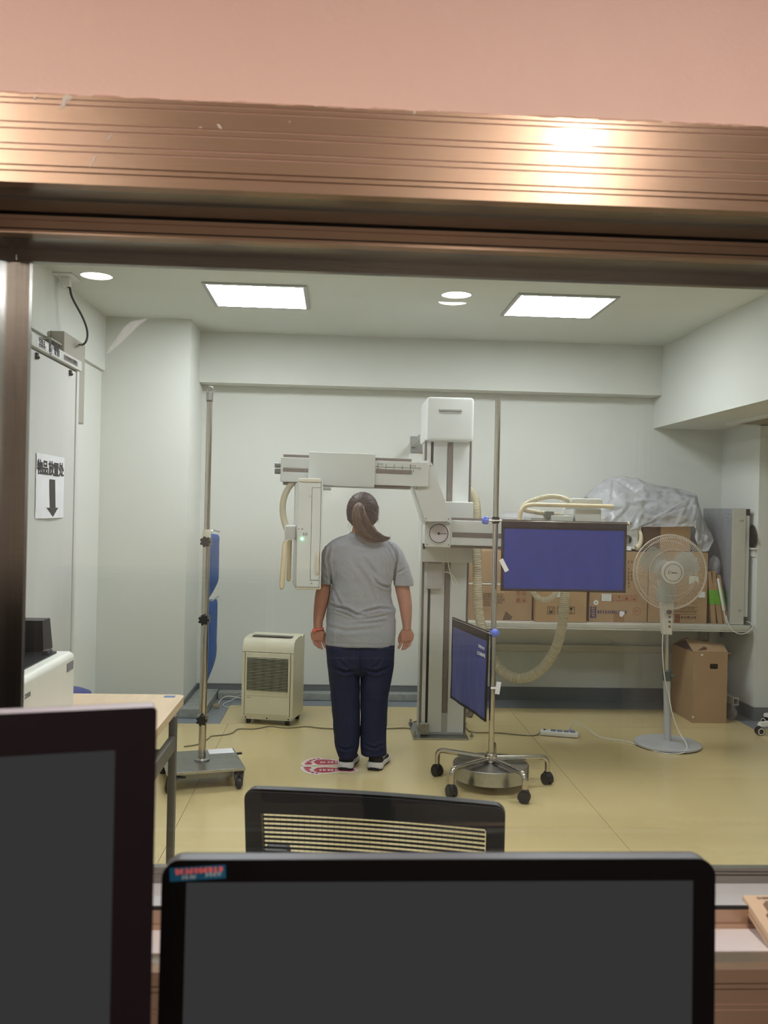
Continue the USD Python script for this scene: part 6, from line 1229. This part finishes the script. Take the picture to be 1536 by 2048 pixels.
# ---- body
TORSO = [(1066, 702, 741, .055, -.01), (1071, 690, 754, .068, -.008), (1077, 673, 770, .078, -.005), (1085, 659, 785, .088), (1095, 650, 795, .098), (1110, 650, 796, .110), (1130, 657, 791, .120), (1150, 661, 787, .125), (1172, 664, 783, .124), (1188, 660, 782, .123), (1206, 656.5, 786, .125), (1220, 654.5, 792, .131), (1229, 653.5, 790, .130), (1245, 652.5, 790.5, .133), (1262, 651.5, 791, .137), (1283, 650, 791, .139), (1289, 650.5, 790, .137)]
torso_body = vloft([(v, a + 5, b - 5, ry - .014, *dy) for v, a, b, ry, *dy in TORSO[1:]], p=2.2)
def arm_rows(side):
    if side > 0: return [(1092, 779, 797, .034), (1112, 784, 805, .042), (1140, 787, 814, .046), (1174, 789.5, 819, .045), (1195, 794, 822.5, .043), (1215, 798.5, 824, .041), (1235, 802, 823.4, .037), (1250, 804.8, 822.4, .031), (1260, 805.5, 822, .027)]
    return [(1092, 650, 670, .034), (1112, 645, 664, .046), (1140, 643, 663, .048), (1168, 640.5, 662, .045), (1181, 632, 661, .044), (1195, 629.5, 659, .043), (1215, 627.6, 654, .041), (1234, 626.6, 648.6, .036), (1248, 626.8, 645, .031), (1258, 627.5, 645, .027)]
arms = [vloft([(v, a, b, r) for v, a, b, r in arm_rows(s)], p=2.0, n=28) for s in (-1, 1)]
def hand(side):
    """Palm turned to the rear, fingers loosely curled, thumb towards the body."""
    w = U(814, 1258) if side > 0 else U(636, 1256); k = -side                         # k: towards the body
    W = lambda x, z, y=0: w + np.array([x * k, y, z])                                 # x towards the body, z up, y away from the viewer
    out = chain([W(0, .030), W(0, -.004)], [.023, .0195])
    palm = manifold3d.Manifold.batch_hull([manifold3d.Manifold.sphere(r, 20).translate(tuple(W(x, z, y))) for x, z, y, r in ((0, -.002, 0, .0195), (-.010, -.008, 0, .0165), (.010, -.008, 0, .0165), (-.026, -.062, .006, .0115), (.024, -.066, .004, .0125), (-.030, -.035, .002, .0125), (.028, -.032, 0, .014))])
    out = out + palm
    F = [[(.022, -.060, .004), (.034, -.084, .004), (.042, -.100, -.004), (.046, -.109, -.010)], [(.008, -.066, .006), (.0125, -.094, .006), (.019, -.109, -.012), (.025, -.113, -.030)],
         [(-.008, -.064, .007), (-.005, -.091, .007), (.003, -.106, -.012), (.011, -.109, -.029)], [(-.0235, -.057, .007), (-.0225, -.079, .006), (-.0165, -.093, -.008), (-.009, -.097, -.024)]]
    for (a, b, c, d), r in zip(F, (.0090, .0090, .0086, .0076)):
        out = out + chain([W(a[0] * .85, a[1] + .02, a[2]), W(*a), W(*b), W(*c), W(*d)], [r * 1.05, r * 1.03, r, r * .9, r * .74], 18)
    th = [W(.018, -.014, .002), W(.034, -.036, .010), W(.041, -.058, .016), W(.042, -.076, .014)]
    return (out + chain(th, [.0165, .0120, .0100, .0082], 18)).refine_to_length(.003)
LEGL = [(1283, 650.5, 722, .118, .0), (1300, 652, 722, .122, .0), (1320, 654, 721, .118, .0), (1345, 657, 720, .105), (1378, 660.5, 719.5, .092), (1400, 662.3, 719.6, .084), (1440, 665.3, 720, .076), (1470, 667, 719.3, .073), (1490, 669, 717.5, .073), (1505, 674, 714.5, .074), (1513, 677, 711.5, .074)]
LEGR = [(1283, 719, 790.5, .118, .0), (1300, 719, 789.3, .122, .0), (1320, 719.5, 788, .118, .0), (1345, 720.3, 785.6, .105), (1378, 721, 780, .092), (1400, 721, 776.6, .084), (1440, 721.3, 774.6, .076), (1470, 721.3, 772.8, .073), (1490, 721.4, 772.4, .074), (1504, 721.8, 772.4, .076), (1508, 722.4, 772, .076)]
def legs(inset, end=0): return [vloft([(v, a, b, r, *d) for v, a, b, r, *d in L], inset=inset, p=2.1, n=36) for L in (LEGL, LEGR)]
hc_ = U(725, 1022, YP); hcen = np.array([hc_[0] + .002, YP + .005, hc_[2]])
hd0 = trimesh.creation.icosphere(subdivisions=4); v = hd0.vertices
jaw = np.clip((-v[:, 2] - .1) / .9, 0, 1)
v = v * np.array([.075, .094, .108]); v[:, 0] *= 1 - .32 * jaw; v[:, 1] = v[:, 1] * (1 - .30 * jaw) + .022 * jaw
hd0.vertices = v + hcen
HPt = lambda x, y, z: hcen + np.array([x, y, z])
face = man(hd0)
nose = manifold3d.Manifold.batch_hull([manifold3d.Manifold.sphere(r, 14).translate(tuple(HPt(x, y, z))) for x, y, z, r in ((0, .088, .012, .006), (0, .106, -.026, .0085), (-.012, .094, -.03, .007), (.012, .094, -.03, .007))])
lips = manifold3d.Manifold.batch_hull([manifold3d.Manifold.sphere(.006, 12).translate(tuple(HPt(x, y, -.058))) for x, y in ((-.02, .078), (0, .087), (.02, .078))])
ears = [manifold3d.Manifold.batch_hull([manifold3d.Manifold.sphere(r, 12).translate(tuple(HPt(s * x, y, z))) for x, y, z, r in ((.078, -.004, .018, .009), (.083, -.012, .0, .008), (.077, -.004, -.048, .0085))]) for s in (-1, 1)]
neckm = man(vloft([(1040, 707, 741, .050, -.012), (1056, 705, 744, .052, -.012), (1070, 700, 748, .058, -.01), (1080, 690, 758, .07, -.005)], p=2.0, n=30))
bm = man(torso_body) + neckm + man(arms[0]) + man(arms[1]) + hand(1) + hand(-1) + face + nose + lips + ears[0] + ears[1]
for L in legs(.012): bm = bm + man(L)
for u, v in ((691, 1520), (749, 1520)):
    a = U(u, v); bm = bm + chain([np.array([a[0], YP, .14]), np.array([a[0], YP + .0, .075]), np.array([a[0] + .03, YP + .12, .05])], [.036, .036, .03])
part(pn, 'body', remesh(bm, .0065, 8), SKIN, smooth=True)
for s in (-1, 1):
    e = trimesh.creation.icosphere(subdivisions=2, radius=.0115); e.apply_translation(HPt(s * .03, .0815, .004)); part(pn, 'eye', e, mat('eye_white', (226, 220, 214), .2), smooth=True)
# ---- T-shirt: torso and sleeves as one cloth surface with folds
def sleeve(side):
    if side > 0: rows = [(1080.5, 766, 777, .045, 0), (1086, 770, 789, .056), (1096, 776, 800, .063), (1108, 780, 807.5, .066), (1122, 782, 814, .067), (1140, 784, 820.3, .067), (1158, 785, 825, .066), (1171, 785.5, 827, .064)]
    else: rows = [(1079.5, 667, 680, .045, 0), (1085, 657.5, 679, .056), (1094, 649, 675, .063), (1105, 643, 671, .066), (1122, 641, 668, .067), (1140, 640.5, 666.5, .067), (1158, 640.5, 665, .066), (1167, 640.5, 664.5, .064)]
    return vloft(rows, p=2.1, n=36)
shirt = man(vloft(TORSO, p=2.35, n=60)) + man(sleeve(1)) + man(sleeve(-1))
sm = remesh(shirt, .0085, 10)
def seg_dist(P2, a, b):
    ab = b - a; t = np.clip(((P2 - a) @ ab) / (ab @ ab), 0, 1); return np.linalg.norm(P2 - a - t[:, None] * ab, axis=1), t
def crease(v, n, line, depth, width, back=True):
    """A fold along a line of pixels on the side facing the viewer: a valley with a raised lip below it."""
    L = [U(*q)[[0, 2]] for q in line]; P2 = v[:, [0, 2]]; D = np.full(len(v), 9.); S = np.zeros(len(v)); tt = np.zeros(len(v))
    for i, (a, b) in enumerate(zip(L[:-1], L[1:])):
        d, t = seg_dist(P2, a, b); ab = b - a; nrm = np.array([-ab[1], ab[0]]) / np.linalg.norm(ab); sd = (P2 - a) @ nrm
        m = d < D; D[m] = d[m]; S[m] = sd[m]; tt[m] = (i + t[m]) / (len(L) - 1)
    fade = np.sin(np.pi * np.clip(tt, .02, .98)) ** .6; w = width
    prof = -np.exp(-(D / w) ** 2) + .75 * np.exp(-((D - 1.9 * w) / (1.1 * w)) ** 2)
    return 1.35 * depth * prof * fade * (np.clip((-n[:, 1] + .15) * 1.6, 0, 1) if back else 1)
v0 = sm.vertices.copy(); nn = np.array(sm.vertex_normals)
disp = .0065 * (meshkit.fbm(v0 * (9, 9, 14), 3, 2) - .5) * 2 + .0022 * (meshkit.fbm(v0 * (26, 20, 34), 3, 8) - .5) * 2
for line, dp, w in [([(655, 1207), (676, 1211), (694, 1214), (712, 1224), (728, 1226)], .011, .0075), ([(716, 1222), (738, 1216), (756, 1212), (786, 1216)], .010, .007), ([(664, 1215), (690, 1222), (706, 1228)], .006, .006), ([(722, 1234), (750, 1230), (772, 1226)], .006, .007), ([(704, 1243), (740, 1240), (768, 1238)], .004, .008),
                    ([(742, 1148), (754, 1164), (768, 1171), (783, 1173)], .010, .007), ([(703, 1118), (728, 1150), (740, 1176), (752, 1206)], .006, .013), ([(722, 1108), (745, 1140), (760, 1158)], .005, .011), ([(660, 1090), (656, 1115), (660, 1145), (664, 1170)], .011, .007), ([(789, 1092), (792, 1120), (788, 1148), (785, 1171)], .010, .007), ([(775, 1095), (781, 1112), (788, 1130)], .006, .006), ([(766, 1112), (772, 1130), (776, 1150)], .005, .006),
                    ([(792, 1146), (802, 1140), (812, 1134)], .005, .006), ([(660, 1150), (652, 1138), (644, 1122)], .006, .005), ([(659, 1160), (648, 1150)], .005, .005), ([(668, 1178), (676, 1196), (684, 1210)], .006, .008), ([(655, 1250), (690, 1256), (740, 1252)], .004, .010), ([(690, 1100), (720, 1104), (750, 1100)], .003, .014)]:
    disp += crease(v0, nn, line, dp, w)
hz_ = U(720, 1282)[2]; disp -= .0025 * np.exp(-((v0[:, 2] - hz_) / .0035) ** 2) * (np.abs(v0[:, 0] - U(721, 1282)[0]) < .25)
sm.vertices = v0 + nn * disp[:, None]
tee = part(pn, 't_shirt', sm, SHIRT, smooth=True, label='heather grey short-sleeved T-shirt, creased at the waist')
cq = np.linspace(0, 2 * math.pi, 41); cc_ = U(721, 1066); col = np.stack([cc_[0] + .001 + .0585 * np.cos(cq), YP - .011 + .060 * np.sin(cq), cc_[2] - .002 + .006 * np.sin(cq)], 1)
part(tee, 'collar', tube(col, .0065, 8), SHIRT, smooth=True)
# ---- jeans
hips = vloft([(1276, 655, 786, .112), (1290, 652.5, 788.5, .124), (1310, 653.5, 788.5, .126), (1330, 656, 786.5, .115), (1343, 665, 778, .09), (1350, 690, 750, .05)], p=2.3, n=50)
jm = man(hips)
for L in legs(0): jm = jm + man(L)
jt = remesh(jm, .010, 8); v0 = jt.vertices.copy(); nn = np.array(jt.vertex_normals)
disp = .006 * (meshkit.fbm(v0 * (8, 8, 5), 3, 21) - .5) * 2 + .003 * (meshkit.fbm(v0 * (18, 18, 22), 3, 25) - .5) * 2 * np.clip((.75 - v0[:, 2]) / .5, .2, 1)
for line, dp, w in [([(665, 1330), (690, 1338), (716, 1334)], .007, .009), ([(727, 1334), (752, 1338), (776, 1330)], .007, .009), ([(720, 1290), (720, 1320), (720, 1345)], .010, .006), ([(672, 1488), (690, 1493), (712, 1488)], .005, .007), ([(726, 1484), (748, 1490), (768, 1484)], .005, .007), ([(675, 1310), (690, 1326), (700, 1330)], .004, .007), ([(765, 1308), (752, 1324), (742, 1330)], .004, .007)]:
    disp += crease(v0, nn, line, dp, w)
jt.vertices = v0 + nn * disp[:, None]
part(pn, 'jeans', jt, DENIM, smooth=True, label='dark blue wide-legged jeans')
# ---- trainers
SHB_ = mat('trainer_black', (24, 24, 25), .7, noise=(200, .3), bump=(300, .3)); SOLW = mat('midsole_white', (216, 214, 216), .5); SOLB = mat('outsole_black', (22, 18, 20), .6); SWO = mat('trainer_mark', (176, 160, 140), .45)
def shoe(name, u, v, yaw, side, label):
    h = px(u, v, Z=0); c, s = math.cos(math.radians(yaw)), math.sin(math.radians(yaw))
    fwd = np.array([s, c, 0]); rt = np.array([c, -s, 0]); W = lambda x, y, z: h + rt * x + fwd * y + EZ * z
    n = 26; ys_ = np.linspace(0, 1, n); L = .262
    half = lambda t: .0445 * (np.clip(t / .07, 0, 1) ** .5 * .84 + .16 * np.clip(t / .07, 0, 1)) * (1 - .10 * np.exp(-((t - .38) / .14) ** 2)) * (1 + .12 * np.exp(-((t - .72) / .16) ** 2)) * np.sqrt(np.clip((1 - t) / .16, 0.02, 1)) ** .9
    tt = np.linspace(0, 1, n); tt = .5 - .5 * np.cos(np.pi * tt)
    def slab_(zb, zt, ob, ot):
        R = []
        fz_ = lambda q, t: q(t) if callable(q) else q
        for z, o in ((zb, ob), (lambda t: (fz_(zb, t) + fz_(zt, t)) / 2, (ob + ot) / 2 + .0015), (zt, ot)):
            pts = [W(half(t) + o, -.006 + t * (L + .008), z(t) if callable(z) else z) for t in tt] + [W(-half(t) - o, -.006 + t * (L + .008), z(t) if callable(z) else z) for t in tt[::-1]]
            R.append(pts)
        return loft(R)
    t_ = part(pn, name, trimesh.convex.convex_hull(np.vstack([W(.03, .02, .05), W(-.03, .02, .05), W(.035, .18, .04), W(-.035, .18, .04), W(.02, .02, .06)])), SHB_, label=label)
    def up_ring(t):
        hw = half(t) * .93; top = .098 - .052 * np.clip((t - .18) / .55, 0, 1) ** 1.1 if t > .05 else .098
        q = np.linspace(0, math.pi, 15); x = hw * np.cos(q); z = .03 + (top - .03) * np.sin(q) ** .55
        return np.array([W(a, .002 + t * (L - .012), b) for a, b in zip(x, z)])
    up = loft([up_ring(t) for t in np.linspace(.015, .985, 22)])
    part(t_, 'upper', up, SHB_, smooth=True)
    part(t_, 'midsole', slab_(lambda t: .006 + .010 * np.exp(-(t / .05) ** 2) * 0 + .004, lambda t: .046 - .012 * min(1, t * 1.6), .000, .0015), SOLW, smooth=50)
    part(t_, 'outsole', [slab_(.0008, .011, -.002, .0008)], SOLB, smooth=50)
    hl = trimesh.convex.convex_hull(np.array([W(x, y, z) for x in (-.036, .030) for y, z in ((-.009, .001), (.02, .001), (-.0095, .012), (.02, .012))] + [W(-.018, -.0115, .019), W(.002, -.0115, .019), W(-.02, -.012, .004), W(.012, -.012, .004)]))
    part(t_, 'heel_pad', hl, SOLB)
    for sg in (1, -1):
        def sp(t, z): return W(sg * (half(t) * .93 * math.sqrt(max(0, 1 - ((z - .03) / .075) ** 2)) + .0016), .002 + t * (L - .012), z)
        lowp = [sp(t, z) for t, z in ((.13, .083), (.18, .066), (.24, .055), (.31, .052), (.42, .054), (.6, .060))]; upp = [sp(t, z) for t, z in ((.13, .083), (.20, .074), (.26, .068), (.32, .064), (.44, .060), (.6, .061))]
        A_ = np.array(lowp); B_ = np.array(upp); k = len(A_); off = rt * sg * .0016
        vv = np.vstack([A_, B_, A_ + off, B_ + off]); f = []
        for i in range(k - 1): f += [(2 * k + i, 2 * k + i + 1, 3 * k + i + 1), (2 * k + i, 3 * k + i + 1, 3 * k + i), (i, k + i + 1, i + 1), (i, k + i, k + i + 1), (i, i + 1, 2 * k + i + 1), (i, 2 * k + i + 1, 2 * k + i), (k + i, 3 * k + i + 1, k + i + 1), (k + i, 3 * k + i, 3 * k + i + 1)]
        part(t_, 'side_mark', trimesh.Trimesh(vv, np.array(f), process=False), SWO, smooth=False)
shoe('trainer', 689.5, 1540.5, 11, -1, 'black trainer with white midsole, left foot'); shoe('trainer', 748.5, 1541, 15, 1, 'black trainer with white midsole, right foot')
# ---- hair: cap drawn back to the tie, and the ponytail
tie = U(719.5, 1010, YP - .095)
hb_ = trimesh.creation.icosphere(subdivisions=5); v = hb_.vertices.copy()
R_ = np.array([.0925, .112, .108]); hcc = U(725, 1020.5, YP) + (0, -.004, -.001)
td = (tie - hcc) / R_; td /= np.linalg.norm(td); a_, b_, _ = frame_of(td)
phi = np.arctan2(v @ b_, v @ a_); pol = np.arccos(np.clip(v @ td, -1, 1))
rid = meshkit.noise(np.stack([phi * 14, pol * 1.2, 0 * phi], -1), 3) + .6 * meshkit.noise(np.stack([phi * 34, pol * 1.5, 0 * phi + 5], -1), 5)
rad = 1 + .030 * (rid - .8) * np.clip(pol / .3, .2, 1) - .05 * np.exp(-(pol / .22) ** 2)
low = np.clip((-v[:, 2] - .35) / .65, 0, 1); rad *= 1 - .10 * low ** 2 * (v[:, 1] < .3)
pn_ = (np.abs(v) ** 2.9).sum(1) ** (1 / 2.9); rad *= 1 + (1 / pn_ - 1) * np.clip(-v[:, 2] * 2.2, 0, 1)
vv = v * R_ * rad[:, None]; vv[:, 0] *= 1 - .06 * np.clip(-v[:, 2], 0, 1) ** 2
facing = np.clip((v[:, 1] - .25) / .3, 0, 1) * np.clip((.55 - v[:, 2]) / .3, 0, 1); vv *= (1 - .30 * facing)[:, None]
vv[:, 2] = np.maximum(vv[:, 2], -.098 + .10 * np.clip(np.abs(vv[:, 0]) / .09 - .55, 0, 1))
hb_.vertices = vv + hcc
part(pn, 'hair', hb_, HAIRM, smooth=True, label='dark brown hair pulled back from the head')
pth = np.array([U(719.5, 1010, YP - .098), U(718, 1016, YP - .122), U(717.5, 1026, YP - .132), U(720.5, 1040, YP - .135), U(727, 1055, YP - .134), U(738, 1068, YP - .130), U(752, 1075, YP - .126), U(767, 1078, YP - .121), U(780, 1075.5, YP - .114)])
wd_ = np.array([.013, .026, .034, .040, .043, .040, .030, .017, .004]); tk_ = np.array([.013, .018, .022, .022, .021, .019, .015, .009, .003])
n = 46; cen = spline(pth, n); tq = np.linspace(0, 1, n); wq = np.interp(tq, np.linspace(0, 1, 9), wd_); kq = np.interp(tq, np.linspace(0, 1, 9), tk_)
tg = np.gradient(cen, axis=0); tg /= np.linalg.norm(tg, axis=1, keepdims=True)
side_ = np.cross(tg, [0, -1, 0]); side_ /= np.linalg.norm(side_, axis=1, keepdims=True); out_ = np.cross(side_, tg)
out_ *= np.where(out_[:, 1:2] > 0, -1, 1)
q = np.linspace(0, 2 * math.pi, 40, endpoint=False); rings = []
for i in range(n):
    rr = 1 + .22 * (meshkit.noise(np.stack([np.cos(q) * 3.2, np.sin(q) * 3.2, q * 0 + tq[i] * .8], -1), 4) - .5)
    rings.append(cen[i] + (wq[i] * rr * np.cos(q))[:, None] * side_[i] + (kq[i] * rr * np.sin(q))[:, None] * out_[i])
pt_ = part(pn, 'ponytail', loft(rings), HAIRD, smooth=True, label='wavy light brown ponytail swinging to the right shoulder')
g = np.random.default_rng(11)
for col_, cnt, nm in ((HAIRL, 90, 'light'), (HAIRD, 70, 'dark')):
    ms = []
    for k in range(cnt):
        a = g.uniform(.05, math.pi - .05); f = g.uniform(.75, 1.22); w2_ = math.cos(a) * f; o2_ = math.sin(a) * f; e = g.uniform(.62, 1.0); ph = g.uniform(0, 6)
        ii = np.linspace(0, (n - 1) * e, 22); cx = np.stack([np.interp(ii, np.arange(n), cen[:, j]) for j in range(3)], 1); ww = np.interp(ii, np.arange(n), wq); kk = np.interp(ii, np.arange(n), kq)
        sd = np.stack([np.interp(ii, np.arange(n), side_[:, j]) for j in range(3)], 1); od = np.stack([np.interp(ii, np.arange(n), out_[:, j]) for j in range(3)], 1)
        wob = .10 * np.sin(ii / n * 7 + ph); ms.append(tube(cx + (ww * (w2_ + wob))[:, None] * sd + (kk * (o2_ + .06))[:, None] * od, np.linspace(.0015, .0007, 22) if nm == 'dark' else np.linspace(.0017, .0007, 22), 5))
    part(pt_, 'hair_strands', ms, col_, smooth=True, kind='stuff')
wisp = []
for pts in ([(757, 1012), (758.5, 1022), (757.5, 1035), (755, 1042)], [(756, 1026), (757, 1038), (757, 1048)], [(701, 1042), (697, 1050), (696, 1058)], [(713, 1062), (714, 1075), (717, 1084), (716, 1090)], [(704, 1046), (701, 1056), (699, 1062)], [(755, 1034), (756, 1040), (752, 1046)], [(712, 1064), (711, 1074), (713, 1082)], [(774, 1077), (781, 1073), (783, 1071)], [(772, 1078), (780, 1079), (784, 1078)]):
    wisp.append(tube(spline([U(u, v, YP - (.13 if v > 1060 else .03)) for u, v in pts], 14), np.linspace(.0013, .0004, 14), 5))
part(pn, 'loose_strands', wisp, HAIRM, kind='stuff')
part(pn, 'hair_tie', [turned(ring_lathe([(.0125, -.006), (.0165, -.006), (.0185, 0), (.0165, .006), (.0125, .006)], (0, 0, 0), seg=24), 0).apply_transform(np.vstack([np.column_stack([*frame_of(pth[1] - pth[0]), pth[0] * .6 + pth[1] * .4]), [0, 0, 0, 1]]))], mat('hair_tie_tan', (150, 124, 92), .6))
# ---- wristband with a small rosette on the left wrist
wc0 = U(636.5, 1257); WB = mat('wristband_coral', (226, 110, 92), .5)
part(pn, 'wristband', tube(np.stack([wc0[0] + .030 * np.cos(cq), YP + .0295 * np.sin(cq), wc0[2] - .002 + .004 * np.cos(cq)], 1), .0045, 8), WB, label='coral wristband on the left wrist')
rz = trimesh.creation.icosphere(subdivisions=3); rz.vertices *= np.array([.013, .012, .013]) * (1 + .25 * (meshkit.noise(rz.vertices * 3, 2)[:, None] - .5)); rz.apply_translation(U(629, 1261, YP - .018)); part(pn, 'rosette', rz, WB, smooth=True)
